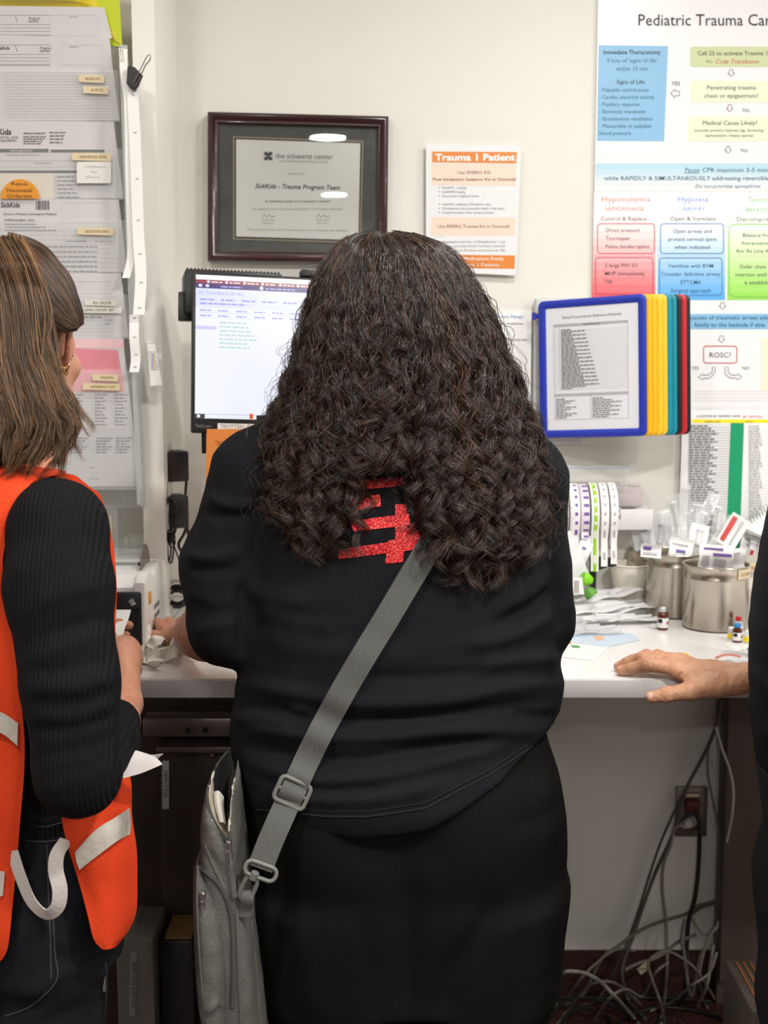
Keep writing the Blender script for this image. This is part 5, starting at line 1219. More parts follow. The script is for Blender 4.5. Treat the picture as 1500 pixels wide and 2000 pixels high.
# room for the hip behind it
zs, cx, cy, a, bb = tab(HIPS, YW); H_ = Field(F.lo, F.lo + F.h * (F.n - 1), F.h); H_.loft(zs, cx, cy, a, bb, n=2.3, k=0, grow=.006)
zs, cx, cy, a, bb = tab(TORSO, YW); H_.loft(zs, cx, cy, a, bb, n=2.35, k=0, grow=.012)
for rws in ([(1720, 484, 800, .17), (1850, 500, 795, .158), (2000, 520, 790, .15), (2400, 556, 770, .135)],):
    zs, cx, cy, a, bb = tab(rws, YW); H_.loft(zs, cx, cy, a, bb, n=2.2, k=.03, grow=.006)
F.F = np.maximum(F.F, -H_.F)
v, f = F.mesh(1)
v = folds(v, f, [([(400, 1660), (425, 1690), (450, 1740)], -.004, .006), ([(470, 1790), (480, 1900), (490, 2000)], .003, .010), ([(405, 1590), (420, 1640), (440, 1700)], .004, .008), ([(430, 1660), (440, 1690), (446, 1720)], -.003, .005)], 1.92, extra=lambda v: wob(v, .0015, 40, 70))
ctr = v[f].mean(1); rel = ctr - np.array([0, 0, CZ]); dep = rel[:, 1] * CT - rel[:, 2] * ST; qx = 750 + FPX * rel[:, 0] / dep; qy = 1000 - FPX * (rel[:, 1] * ST + rel[:, 2] * CT) / dep
nn = vnormals(v, f)[f].mean(1); oy = [r[0] for r in orow]; Lo = np.interp(qy, oy, [r[1] - 3 for r in orow]); Ro = np.interp(qy, oy, [r[2] + 3 for r in orow])
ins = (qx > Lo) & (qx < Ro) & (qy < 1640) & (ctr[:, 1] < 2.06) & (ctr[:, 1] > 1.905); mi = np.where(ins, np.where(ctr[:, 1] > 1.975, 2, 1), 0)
mesh_obj('main_compartment', v, f, [BAGC, LINE, DARKI], mi, parent=bag, sharp=0)
BVB = BVHTree.FromPolygons([tuple(q) for q in v], [tuple(int(i) for i in q) for q in f])
# front pocket
F = Field((P(365, 1700, 1.95).x - .01, 1.83, P(430, 2260, 1.9).z), (P(480, 1700, 1.9).x + .01, 2.10, P(430, 1640, 1.9).z), .0045)
rows = [(1668, 386, 392, .03), (1690, 383, 405, .055), (1725, 382, 425, .068), (1765, 382, 441, .075), (1810, 383, 449, .078), (1900, 388, 453, .078), (1960, 394, 452, .075), (2000, 401, 452, .07), (2140, 416, 455, .06)]
zs, cx, cy, a, bb = tab(rows, 1.945); F.loft(zs, cx, cy, a, bb, n=2.6, k=0); v, f = F.mesh(1)
v = folds(v, f, [([(398, 1980), (430, 1960), (455, 1975)], .005, .006), ([(425, 1990), (432, 1960), (440, 1950)], -.004, .005), ([(395, 1720), (410, 1780), (415, 1860)], -.003, .010)], 1.88, extra=lambda v: wob(v, .0018, 35, 71))
fp = mesh_obj('front_pocket', v, f, [BAGC], parent=bag, sharp=0); BVF = BVHTree.FromPolygons([tuple(q) for q in v], [tuple(int(i) for i in q) for q in f])
def surf(pts, bvs, off, n=6):
    out = []
    for p in crv([(a, 0, c) for a, c in pts], n):
        best = None
        for bv in bvs:
            h_ = hit(bv, p.x, p.z, off)
            if h_ is not None and (best is None or h_.y < best.y): best = h_
        if best is not None: out.append(best)
    for _ in range(3):
        out = [out[0]] + [(out[i - 1] + out[i] * 2 + out[i + 1]) / 4 for i in range(1, len(out) - 1)] + [out[-1]]
    return out
def zipline(name, pts, parent, bvs, w=.008, m=None):
    q = surf(pts, bvs, .0008); b = MB()
    if len(q) < 4: return
    b.tube(q, w / 2, 8, flat=.45, up=(0, 1, 0)); b.tube([p + Vector((0, -w * .26, 0)) for p in q], .0012, 6); return b.build(name, m or BAGZ, parent)
zipline('zip', [(389, 1694), (404, 1706), (424, 1724), (440, 1750), (450, 1785), (454, 1830), (455, 1900), (453, 1968)], fp, [BVF, BVB], .009)
zipline('piping', [(461, 1775), (464, 1850), (467, 1920), (470, 2000)], bag, [BVB], .006, BAGC)
zipline('piping', [(490, 1790), (497, 1860), (503, 1930), (509, 2000)], bag, [BVB], .004, BAGC)
zipline('zip', [(447, 1650), (428, 1622), (412, 1592), (404, 1558), (408, 1525), (422, 1496), (444, 1468)], bag, [BVB], .008)
zipline('zip', [(449, 1650), (447, 1600), (448, 1560), (454, 1520), (459, 1492)], bag, [BVB], .007)
zipline('piping', [(400, 1650), (416, 1690), (446, 1752)], bag, [BVB], .005, BAGC)
def zpull(px, py, Y, ln, ang, parent):
    b = MB(); a = radians(ang); dn = Vector((sin(a), 0, -cos(a))); c = P(px, py, Y)
    b.box(c - Vector((.004, .003, .006)), c + Vector((.004, .003, .004)), 0, .002)
    for k in (0, 1): b.tube([c + dn * (.006 + .011 * k) + Vector((.0034 * cos(q), -.003 + .001 * k, .0065 * sin(q))) for q in np.linspace(0, 2 * pi, 18, endpoint=False)], .0011, 6, closed=True)
    zp = b.build('zip_pull', STEEL, parent)
    b = MB(); s0 = c + dn * .018 + Vector((0, -.004, 0)); s1 = s0 + dn * ln; b.tube([s0, s0.lerp(s1, .45)], .0018, 6); b.tube([s0.lerp(s1, .45), s1], [.0035, .0045], 8, flat=.55, up=(0, 1, 0)); b.build('pull_cord', BAGD, zp if parent is bag else parent)
h_ = hit(BVB, 447, 1648, 0) or P(447, 1648, 1.9); zpull(447, 1646, h_.y - .008, .062, 5, bag)
h_ = hit(BVF, 397, 1752, 0) or P(397, 1752, 1.9); zpull(397, 1745, min(h_.y, 1.90) - .006, .06, -4, fp)
# flat outer flap along the left edge
b = MB(); g = pxrows([[(381, 1690, 1.945), (388, 1692, 1.885)], [(380, 1760, 1.945), (387, 1762, 1.872)], [(382, 1850, 1.945), (391, 1852, 1.868)], [(388, 1940, 1.945), (398, 1942, 1.870)], [(398, 2020, 1.945), (408, 2022, 1.878)]]); b.patch(grid_rows(g, 3, 5), .0025); b.build('flap', BAGC, bag)
# tissue inside
b = MB(); g = pxrows([[(418, 1548, 1.965), (426, 1545, 1.96), (436, 1556, 1.965)], [(420, 1572, 1.952), (428, 1570, 1.945), (436, 1580, 1.955)], [(430, 1606, 1.94), (434, 1606, 1.937), (440, 1610, 1.942)]]); b.patch(grid_rows(g, 4, 4), .0012); o = b.build('tissue', M('tissue_paper', (214, 212, 204), .9), origin=P(428, 1575, 1.955)); setp(o, 'crumpled white tissue sticking out of the open grey bag', 'tissue')
# strap
top = [P(965, 862, 2.22), P(958, 850, 2.16), P(940, 872, 2.06)]
def on(px, py, off=.004): return hit(BV_SHIRT, px, py, off) or P(px, py, 1.95)
mid_ = [on(x, y) for x, y in ((905, 945), (868, 1015), (835, 1075), (800, 1132), (760, 1200), (720, 1265), (680, 1332), (645, 1395), (615, 1452), (590, 1505))]
low = [P(572, 1545, mid_[-1].y - .004), P(548, 1598, 1.915), P(526, 1648, 1.905), P(508, 1696, 1.898)]
pts = crv(top + mid_ + low, 6)
for _ in range(6): pts = [pts[0]] + [(pts[i - 1] + pts[i] * 2 + pts[i + 1]) / 4 for i in range(1, len(pts) - 1)] + [pts[-1]]
pts = [push_out(p, [BV_SHIRT], .011) if pixel(p)[1] > 900 else p for p in pts]
for _ in range(3): pts = [pts[0]] + [(pts[i - 1] + pts[i] * 2 + pts[i + 1]) / 4 for i in range(1, len(pts) - 1)] + [pts[-1]]
sd = []
for i in range(len(pts)):
    t_ = (pts[min(i + 1, len(pts) - 1)] - pts[max(i - 1, 0)]).normalized(); p = pts[i]; h_ = None
    d = Vector((0, 0, CZ)) - p; loc, nr_, _, ds = BV_SHIRT.find_nearest(p)
    nr = nr_ if (nr_ is not None and ds < .03) else Vector((0, -1, .1)); nr = (nr * .5 + Vector((0, -1, 0)) * .5).normalized(); sd.append(t_.cross(nr).normalized())
for _ in range(4): sd = [sd[0]] + [(sd[i - 1] + sd[i] * 2 + sd[i + 1]).normalized() for i in range(1, len(sd) - 1)] + [sd[-1]]
b = MB(); b.ribbon(pts, sd, .037, .0022); b.build('strap', BAGD, bag)
# slider buckle
def frame_at(c, t_, nr):
    t_ = t_.normalized(); s_ = t_.cross(nr).normalized(); n_ = s_.cross(t_).normalized(); return lambda x, y, z=0: c + s_ * x + t_ * y + n_ * z
k = min(range(len(pts)), key=lambda i: (pts[i] - P(572, 1545, pts[i].y)).length)
fr0 = frame_at(pts[k] + Vector((0, -.004, 0)), pts[k + 2] - pts[k - 2], Vector((0, -1, 0.1)))
def rrpts(fn, w, h, r, n=5, z=0):
    o = []
    for (cx_, cy_, a0) in ((w / 2 - r, h / 2 - r, 0), (-w / 2 + r, h / 2 - r, 90), (-w / 2 + r, -h / 2 + r, 180), (w / 2 - r, -h / 2 + r, 270)):
        for q in range(n + 1): an = radians(a0 + 90 * q / n); o.append(fn(cx_ + r * cos(an), cy_ + r * sin(an), z))
    return o
b = MB(); b.tube(rrpts(fr0, .046, .036, .007), .0035, 8, closed=True); b.tube([fr0(-.021, 0, .001), fr0(.021, 0, .001)], .0028, 8); b.build('slider_buckle', PLG, bag)
b = MB(); b.ribbon([fr0(0, -.012, -.001), fr0(0, -.006, .004), fr0(0, 0, .0055), fr0(0, .006, .004), fr0(0, .012, -.001)], [fr0(1, 0) - fr0(0, 0)] * 5, .036, .002); b.build('strap_loop', BAGD, bag)
# swivel hook, ring and tab
e0 = pts[-1]; fr1 = frame_at(e0 + Vector((0, -.002, -.002)), Vector((.55, 0, -.85)), Vector((0, -1, 0))); b = MB()
fr1 = frame_at(e0 + Vector((.001, -.002, -.003)), pts[-1] - pts[-4], Vector((0, -1, 0)))
b.tube(rrpts(fr1, .046, .020, .009), .0032, 8, closed=True); b.build('strap_ring', PLG, bag)
h0, h1 = P(499, 1704, 1.894), P(478, 1752, 1.90); b = MB(); b.tube([h0, h0.lerp(h1, .25)], [.006, .0065], 10)
ax_ = (h1 - h0).normalized(); sx_ = ax_.cross(Vector((0, -1, 0))).normalized()
lo_ = [h0.lerp(h1, .22) + sx_ * x + ax_ * y for x, y in ((.0075, 0), (.0095, .012), (.0095, .028), (.006, .036), (0, .038), (-.006, .035), (-.0088, .026), (-.0088, .010), (-.0065, 0))]
b.tube(crv(lo_, 5), .0034, 8); b.build('swivel_hook', PLG, bag)
b = MB(); c = P(487, 1750, 1.903); g = pxrows([[(476, 1738, 1.905), (497, 1744, 1.902)], [(472, 1752, 1.897), (495, 1758, 1.894)], [(470, 1775, 1.905), (492, 1777, 1.902)], [(466, 1790, 1.906), (493, 1790, 1.902)]]); b.patch(grid_rows(g, 3, 4), .003); b.build('webbing_tab', BAGD, bag)
b = MB()
for yy in (1779, 1784):
    q = surf([(464, yy), (478, yy + 1), (494, yy + 1)], [BVB], .002, 4)
    if len(q) > 3: b.tube(q, .0006, 5)
if b.v: b.build('bar_tack', M('pale_thread', (176, 172, 150), .8), bag)
# ================================================================== LEFT SIDE OF THE COUNTER
ACR = M('clear_acrylic', (236, 240, 240), .12, alpha=.13, spec=.6); ACRE = M('acrylic_edge', (206, 212, 210), .2, alpha=.55)
FORM = M('form_paper', (208, 205, 206), .6); TAPEL = M('cream_label', (222, 205, 168), .5); BRN = M('label_brown_ink', (110, 70, 40), .6); PINKP = M('pink_paper', (226, 140, 152), .6); PINKL = M('pale_pink_paper', (236, 196, 200), .6)
rack = thing('form_rack', 'tiered clear acrylic rack of paper forms on the left wall', 'rack', P(120, 960, 2.68))
b = MB(); b.prism(pxrows([[(-120, 60, 2.705), (246, 88, 2.705), (283, 992, 2.705), (-120, 992, 2.705)]])[0], pxrows([[(-120, 60, 2.710), (246, 88, 2.710), (283, 992, 2.710), (-120, 992, 2.710)]])[0]); b.build('back_plate', ACR, rack)
b = MB(); g = pxrows([[(232, 88, 2.66), (246, 88, 2.706)], [(244, 420, 2.645), (262, 420, 2.706)], [(256, 700, 2.635), (272, 700, 2.706)], [(268, 985, 2.63), (283, 992, 2.706)]]); b.patch(grid_rows(g, 3, 6), .003); b.build('side_plate', ACRE, rack)
# tiers: (paper top y, right x at top, pocket top y, pocket bottom y, right x at pocket, plane Y)
TI = [(14, 203, 68, 76, 218, 2.690), (72, 213, 137, 236, 228, 2.682), (238, 222, 290, 388, 236, 2.674), (390, 232, 430, 532, 243, 2.666), (534, 236, 575, 660, 247, 2.658), (660, 240, 724, 955, 262, 2.650)]
for i, (y0, xr0, y1, y2, xr1, Y) in enumerate(TI):
    if i == 0: continue
    b = MB(); pk = [(-110, y1 - 4, Y - .014), (xr1 + 2, y1, Y - .014), (xr1 + 2 + (y2 - y1) * .06, y2 + 2, Y - .010), (-110, y2, Y - .010)]
    b.prism([P(*q) for q in pk], [P(a, c, d + .002) for a, c, d in pk]); a_, c_ = P(xr1 + 2, y2, Y - .01), P(-110, y2, Y - .01)
    b.box((c_.x, Y - .010, a_.z - .001), (a_.x, 2.704, a_.z + .001)); pocket = b.build('pocket', ACR, rack)
    s = Sheet(Y=Y - .0145, step=.0003)
    def lbl(x0, y0_, x1, y1_, tx, m=TAPEL, ink_=BRN, h=5.2, f=None):
        s.base([(x0, y0_), (x1, y0_ + 2), (x1 - 1, y1_ + 2), (x0 + 1, y1_)], m, .0006); s.text((x0 + x1) / 2 + 3, (y0_ + y1_) / 2 + h * .5 + 1, tx, h, ink_, 'C', 1, fit=f)
    if i == 1: lbl(153, 146, 204, 160, 'PROGRESS NOT.', f=30); lbl(162, 168, 212, 182, 'OR DET PKG.', f=25)
    if i == 2:
        lbl(140, 298, 218, 313, 'RAPID RESPONSE LAB REQ', f=53)
        s.rrect(150, 316, 217, 358, 4, M('white_sticker', (228, 226, 222), .5), 2); s.text(186, 328, 'Cord/Newborn', 5, LGREY, 'C', 3, shear=.2, fit=42); s.text(183, 338, 'Req', 5, LGREY, 'C', 3, shear=.2); s.text(181, 348, '(Resus)', 5, LGREY, 'C', 3, shear=.2, fit=28)
    if i == 3: lbl(151, 444, 222, 458, 'RESUSCITATION ORDER', f=46)
    if i == 4: lbl(165, 585, 228, 596, 'RSI ORDER', M('pale_label', (222, 218, 208), .5), DGREY, 5.5, 36); lbl(110, 599, 238, 610, 'HYPERKALEMIA ORDER SET', M('pale_label', (222, 218, 208), .5), DGREY, 5, 92)
    if i == 5: lbl(180, 730, 232, 743, 'TRAUMA PKG.', TAPEL, BRN, 5, 26); lbl(161, 748, 235, 761, 'SUPPLEMENTAL VS PAGE', TAPEL, BRN, 5, 48)
    s.build('label', pocket)
def form_stack(i, label, draw, m=FORM, th=.004, bottom=None):
    y0, xr0, y1, y2, xr1, Y = TI[i]; s = Sheet(Y=Y - .006, step=.0003); yb = bottom or y2 - 1
    s.base([(-105, y0 - 4), (xr0, y0), (xr1 + (yb - y1) * .05, yb), (-105, yb)], m, th); draw(s, y0, xr0)
    o = s.build('form_stack', origin=P(100, yb, Y)); setp(o, label, 'paper forms'); return o
def pn(s, y0, x):
    s.frame(-80, y0 + 16, 98, y0 + 56, .6, DGREY, layer=1); s.stroke([(30, y0 + 17), (34, y0 + 30)], .8, DGREY, 1); s.frame(98 + (y0 > 40) * 22, y0 + 16, x - 14 + (y0 > 40) * 3, y0 + 55, .6, LGREY, layer=1)
    s.text(56 + (y0 > 40) * 22, y0 + 24, 'Progress', 4.4, DGREY); s.text(56 + (y0 > 40) * 22, y0 + 30, 'NOTES', 4.2, DGREY); s.greek(136, 152, y0 + 20, 2, LGREY)
    for k in range(4): s.rect(-100, y0 + 34 + k * 6.5, 98, y0 + 34.7 + k * 6.5, GREY, 1)
form_stack(0, 'topmost white Progress Notes form stack in the acrylic rack', pn)
def pn2(s, y0, x):
    pn(s, y0, x); s.text(-9, y0 + 25, 'SickKids', 6, INK, bold=.01, fit=21 + 7)
    for k in range(17): s.rect(6 + k * .3, y0 + 70 + k * 5.8, x + 2 + k * .5, y0 + 70.7 + k * 5.8, M('rule_ink', (150, 152, 158), .6), 1)
form_stack(1, 'second white Progress Notes form stack with ruled lines in the rack', pn2)
def micro(s, y0, x):
    s.text(-28, y0 + 25, 'SickKids', 11, INK, bold=.015, fit=50); s.text(-30, y0 + 33, 'THE HOSPITAL FOR', 4.6, DGREY, fit=66); s.text(-22, y0 + 39, 'SICK CHILDREN', 4.6, DGREY, fit=54)
    s.text(46, y0 + 24, 'MICROBIOLOGY LABORATORY', 3, INK, bold=.02, fit=43)
    for k in range(4): s.greek(46, 90 - k * 3, y0 + 30 + k * 4.5, 2.2, GREY, seed=k); s.greek(97, 128 - k * 2, y0 + 22 + k * 6.5, 2.4, GREY, seed=k + 9)
    s.rect(-60, y0 + 52.5, 95, y0 + 60, INK, 1); s.text(42, y0 + 58.5, 'MICROBIOLOGY', 4, FORM, 'C', 2); s.rect(99, y0 + 54, 204, y0 + 60, INK, 1)
    s.text(12, y0 + 66, 'Requisition (for internal SickKids use)', 3.4, DGREY, fit=64); s.rect(-60, y0 + 76, 205, y0 + 76.7, GREY, 1); s.text(66, y0 + 82, 'Ordering Physician', 3, DGREY); s.rect(-60, y0 + 88, 205, y0 + 88.8, LGREY, 1)
    s.rect(-60, y0 + 95, 150, y0 + 100, INK, 1); s.rect(-60, y0 + 101, 104, y0 + 150, M('form_beige', (224, 214, 198), .6), 1)
    for k in range(7): s.frame(107 + k * .6, y0 + 105 + k * 8, 110 + k * .6, y0 + 108.5 + k * 8, .5, GREY); s.greek(112 + k * .6, 145 + (k % 3) * 6, y0 + 108.5 + k * 8, 2.6, GREY, seed=k)
form_stack(2, 'microbiology form stack with black header bars in the acrylic rack', micro)
def sk(s, y0, x):
    s.text(2, y0 + 15, 'SickKids', 9.5, INK, bold=.012, fit=37)
    r = random.Random(4); xx = 70
    while xx < 97: w = r.choice([1, 1, 1.6, 2.4]); s.rect(xx, y0 + 2, xx + w, y0 + 20, INK, 1); xx += w + r.choice([1, 1.4])
    s.frame(120, y0 + 6, 213, y0 + 45, .6, LGREY, layer=1); s.text(7, y0 + 30, 'Division of Paediatric Emergency Medicine', 4.2, DGREY, fit=104); s.text(8, y0 + 42, 'HYPERKALEMIA / DKA', 4, INK, bold=.02, fit=60)
    for k in range(3): s.greek(10, 70 + k * 20, y0 + 49 + k * 6, 2, GREY, seed=k)
    s.text(128, y0 + 83, 'DOSING GUIDELINES', 3.4, DGREY, fit=41); s.text(186, y0 + 83, 'Noted by RN initials', 3, GREY, fit=34)
    for k in range(9): s.rect(0, y0 + 60 + k * 9, 226 + k, y0 + 60.6 + k * 9, LGREY, 1); s.greek(90, 190, y0 + 93 + k * 9.6, 2.4, GREY, seed=k)
    for x_ in (83, 125, 188): s.rect(x_, y0 + 60, x_ + .6, y0 + 142, LGREY, 1)
form_stack(3, 'resuscitation order forms with a barcode in the middle of rack', sk)
def rsi(s, y0, x):
    s.frame(40, y0 + 16, 216, y0 + 40, .6, LGREY, layer=1); s.greek(140, 198, y0 + 87, 3, GREY, seed=3)
    for k in range(6): s.rect(60, y0 + 86 + k * 7, 224, y0 + 86.6 + k * 7, LGREY, 1)
    s.text(206, y0 + 92, 'IV status', 3, DGREY); s.text(204, y0 + 100, 'Order', 3, INK)
form_stack(4, 'RSI order form stack above the pink forms in the rack', rsi)
def pink(s, y0, x):
    s.rect(-100, y0 + 2, x + 2, y0 + 20, PINKL, 1); s.poly([(100, y0 + 18), (100, y0 + 60), (236, y0 + 60), (230, y0 + 24)], PINKP, 2); s.poly([(90, y0 + 60), (90, y0 + 105), (243, y0 + 105), (238, y0 + 60)], M('pink_paper_lower', (232, 158, 168), .6), 2)
    for c, xx in enumerate((138, 185, 224)):
        for k in range(10): s.greek(xx, xx + 26 - (k * 7 % 12), y0 + 106 + 6 + k * 6.5, 2.4, GREY, seed=k + c * 20)
        s.rect(xx - 5, y0 + 106, xx - 4.4, y0 + 170, LGREY, 1)
    for k in range(30): s.rect(-80, y0 + 176 + k * 3.9, 246 + k * .2, y0 + 176.5 + k * 3.9, LGREY, 1)
    for c, xx in enumerate((139, 188, 226)):
        for k in range(6): s.greek(xx, xx + 32 - (k * 5 % 14), y0 + 197 + k * 5.5, 2.4, GREY, seed=k + c * 31)
    s.text(175, y0 + 254, 'Police', 3, DGREY); s.text(176, y0 + 276, 'Last name', 3, DGREY)
form_stack(5, 'trauma package forms with pink cover sheets at the rack bottom', pink, bottom=950)
s = Sheet(Y=2.6545, step=.0003); ORN = M('orange_note', (226, 150, 44), .6); pts = []
for k in range(17): 
    a0 = radians(180 + k * 180 / 16)
    for j in range(4): a = a0 + radians(11.25 * (j / 4 - .5)); r = 1 + .05 * abs(sin((j / 4) * pi)); pts.append((39 + 37 * r * cos(a), 388 + 37 * r * sin(a)))
pts = [(x, min(y, 388)) for x, y in pts]
s.base(pts[::-1], ORN, .0006); s.text(38, 362, 'Resus', 7, BRN, 'C', fit=32); s.text(38, 375, 'Neonatal', 7, BRN, 'C', fit=50); s.text(38, 386, 'Orderset', 7, BRN, 'C', fit=50)
o = s.build('scalloped_note', origin=P(39, 375, 2.65)); setp(o, 'orange scalloped paper note reading Resus Neonatal Orderset', 'note')
# lime folder and yellow plastic sleeve at the top
b = MB(); g = pxrows([[(150, -40, 2.704), (200, -42, 2.704), (233, -40, 2.704)], [(160, 20, 2.704), (200, 20, 2.704), (235, 22, 2.704)], [(172, 84, 2.704), (205, 88, 2.704), (239, 92, 2.704)]]); b.patch(grid_rows(g, 4, 4), .0015)
o = b.build('lime_folder', M('lime_card', (192, 206, 28), .5), origin=P(200, 30, 2.703)); setp(o, 'lime green card folder tucked behind the top of the form rack', 'folder')
b = MB(); yl = M('yellow_plastic', (226, 206, 50), .25, alpha=.75)
g = pxrows([[(-100, -40, 2.697), (60, -45, 2.69), (150, -40, 2.695), (176, -32, 2.70)], [(-100, -5, 2.696), (60, -12, 2.675), (160, 0, 2.69), (195, 18, 2.70)], [(-100, 10, 2.698), (60, 8, 2.69), (160, 12, 2.694), (214, 50, 2.701)], [(-100, 30, 2.70), (60, 30, 2.70), (170, 40, 2.70), (240, 92, 2.702)]]); b.patch(grid_rows(g, 5, 5), .001)
o = b.build('yellow_sleeve', yl, origin=P(80, 0, 2.68)); setp(o, 'yellow translucent plastic sleeve at the very top of the form rack', 'plastic sleeve')
# hanging ticket strips, clip and label sheet
TK = M('ticket_paper', (236, 236, 234), .55)
def strip(cps, w, name, label, marks=None):
    pts = crv([P(*q) for q in cps], 6); b = MB(); b.ribbon(pts, (1, 0, 0), w * MPP(250, 400, 2.63), .0008, 0, (0, 1, 0))
    if marks:
        for k in range(1, len(pts) - 1, marks): p = pts[k] + Vector((.001, -.0007, 0)); b.add([p + Vector((-.003, 0, 0)), p + Vector((.003, 0, 0)), p + Vector((.003, 0, .0028)), p + Vector((-.003, 0, .0028))], [(0, 1, 2, 3)], 1)
    o = b.build(name, [TK, LGREY], origin=pts[-1]); return setp(o, label, 'paper strip')
strip([(241, 96, 2.648), (242, 140, 2.640), (250, 200, 2.630), (252, 320, 2.626), (255, 430, 2.624), (256, 500, 2.620), (246, 543, 2.612)], 15, 'ticket_strip', 'narrow white paper strip hanging nearest the rack, with curled end')
strip([(256, 150, 2.636), (260, 200, 2.628), (266, 330, 2.622), (270, 450, 2.616), (275, 540, 2.606), (271, 615, 2.596)], 22, 'ticket_strip', 'long white paper strip hanging from the black binder clip', 4)
strip([(262, 615, 2.624), (262, 660, 2.616), (265, 700, 2.616), (262, 727, 2.612)], 19, 'ticket_strip', 'short lower white paper strip with printed marks beside the pink forms', 5)
clip = thing('binder_clip', 'black binder clip with wire handle on the paper strips', 'binder clip', P(262, 155, 2.63))
b = MB(); A = [P(*q) for q in ((249, 129, 2.622), (263, 131, 2.622), (277, 146, 2.622), (263, 178, 2.622), (247, 163, 2.622))]; b.prism(A, [p + Vector((0, .014, 0)) for p in A]); b.build('clip_body', BLACKP, clip)
b = MB(); b.tube([P(248, 162, 2.619), P(264, 177, 2.619)], .0016, 6); b.tube([P(265, 176, 2.621), P(277, 147, 2.621)], .0012, 6); b.build('clip_lip', BLACKG, clip)
wire = M('wire_steel', (196, 192, 184), .25, metal=1)
for cp in ([(262, 160, 2.618), (276, 132, 2.612), (286, 112, 2.608), (291, 107, 2.607), (294, 112, 2.607), (291, 120, 2.608), (284, 128, 2.611), (266, 168, 2.618)], [(236, 118, 2.640), (233, 98, 2.645), (236, 93, 2.645), (239, 98, 2.645), (241, 118, 2.640)]):
    b = MB(); b.tube(crv([P(*q) for q in cp], 5), .0010, 6); b.build('wire_handle', wire, clip)
s = Sheet(Y=2.660, step=.0003); s.base([(287, 664), (302, 669), (317, 752), (294, 754)], TK, .0006); s.text(288, 671, 'Paracelsus', 2.5, GREY)
for k in range(9): s.greek(290 + k * .6, 304 + k * .9, 688 + k * 4.2, 1.6, LGREY, seed=k); 
s.rect(297, 690, 299, 722, M('print_violet', (180, 150, 190), .5), 1); s.rect(300, 690, 302, 724, YEL, 1)
o = s.build('label_sheet', origin=P(300, 710, 2.66)); setp(o, 'small narrow sheet with coloured columns hanging right of paper strips', 'paper sheet')
# ------------------------------------------------------------------ monitor
TL, BL, TR = P(381, 530, 2.63), P(374, 844, 2.575), P(897, 556, 2.745)
rx = (TR - TL).normalized(); up_ = (TL - BL); Hm = up_.length; up_ = (up_ - rx * up_.dot(rx)).normalized(); Wm = (TR - TL).length; nm_ = rx.cross(up_).normalized()  # towards the viewer?
if nm_.y > 0: nm_ = -nm_
Om = BL.copy(); Hm = (TL - BL).dot(up_)
def mq(x, y, z=0): return Om + rx * x + up_ * y + nm_ * z
mon = thing('monitor', 'black desktop monitor showing a bright white and purple screen', 'monitor', mq(Wm / 2, 0, -.03))
def rbm(b, x0, x1, y0, y1, z0, z1, r, mat=0):
    bb_ = MB(); bb_.box((x0, y0, z0), (x1, y1, z1), mat, r, 2); b.add([mq(*v) for v in bb_.v], bb_.f, mat)
b = MB(); rbm(b, 0, Wm, 0, Hm, -.022, 0, .004); rbm(b, .06, Wm - .06, .05, Hm - .04, -.05, -.02, .01); b.build('housing', BLACKP, mon)
def px_of(p): return pixel(p)
by, bx = .026, .006
q = [px_of(mq(*c)) for c in ((bx, Hm - bx, .0008), (Wm - bx, Hm - bx, .0008), (Wm - bx, by, .0008), (bx, by, .0008))]
def E(name, c, st=1.22): return M('screen_' + name, (8, 8, 8), .25, emit=c, estr=st)
s = Sheet(p0=mq(0, 0, .0006), n=nm_, mapf=quadmap(q, 192, 108), step=.0002)
SW = E('white', (238, 240, 255)); s.base([(0, 0), (192, 0), (192, 108), (0, 108)], SW, .0004)
s.rect(0, 3.5, 192, 6.3, E('red', (172, 40, 60), .8), 1); s.rect(0, 6.3, 192, 10, E('purple', (70, 20, 140), .8), 1); s.rect(0, 0, 192, 3.5, E('top', (250, 250, 255)), 1)
for k in range(14): s.rrect(8 + k * 13, 4, 10 + k * 13, 5.9, .8, SW, 2); s.greek(11 + k * 13, 19 + k * 13, 5.6, 1, E('pale', (240, 220, 225)), 2, seed=k)
s.rrect(46, 6.8, 48.5, 9.4, 1, SW, 2); s.greek(50, 72, 8.8, 1, E('lilac', (180, 170, 230)), 2); s.greek(18, 33, 8.8, 1, E('lilac', (180, 170, 230)), 2); s.rrect(2, 7, 4.5, 9, .8, SW, 2); s.rrect(7, 7, 9.5, 9, .8, SW, 2)
VI = E('violet_text', (150, 150, 226)); s.rect(0, 10, 192, 24, E('bar', (222, 226, 255)), 1); s.text(2, 14.5, 'ED Track Board (SK ED)', 2.4, VI, layer=2, fit=32)
for k in range(9): s.greek(3 + k * 15, 13 + k * 15, 19, 1.1, VI, 2, seed=k)
s.greek(3, 36, 22, 1.1, VI, 2, seed=77)
for k in range(2):
    for j in range(9): s.frame(2 + j * 13, 24.5 + k * 4, 14 + j * 13, 28 + k * 4, .25, E('line', (205, 206, 240))); s.greek(3 + j * 13, 11 + j * 13, 27 + k * 4, .9, VI, 2, seed=j + k * 20)
s.rrect(98, 28.6, 114, 31.6, .8, E('button', (90, 60, 190), .9), 3); s.text(106, 30.9, 'ED Room', 1.3, SW, 'C', 4)
GRT = E('green_text', (180, 215, 205))
for k in range(7): s.greek(17, 36 + (k * 11 % 9), 36 + k * 3.1, 1.1, GRT, 2, seed=k); 
s.rect(0, 38.5, 15, 41, E('sel', (206, 200, 245)), 1); s.greek(94, 128, 42, 1.4, VI, 2, seed=5)
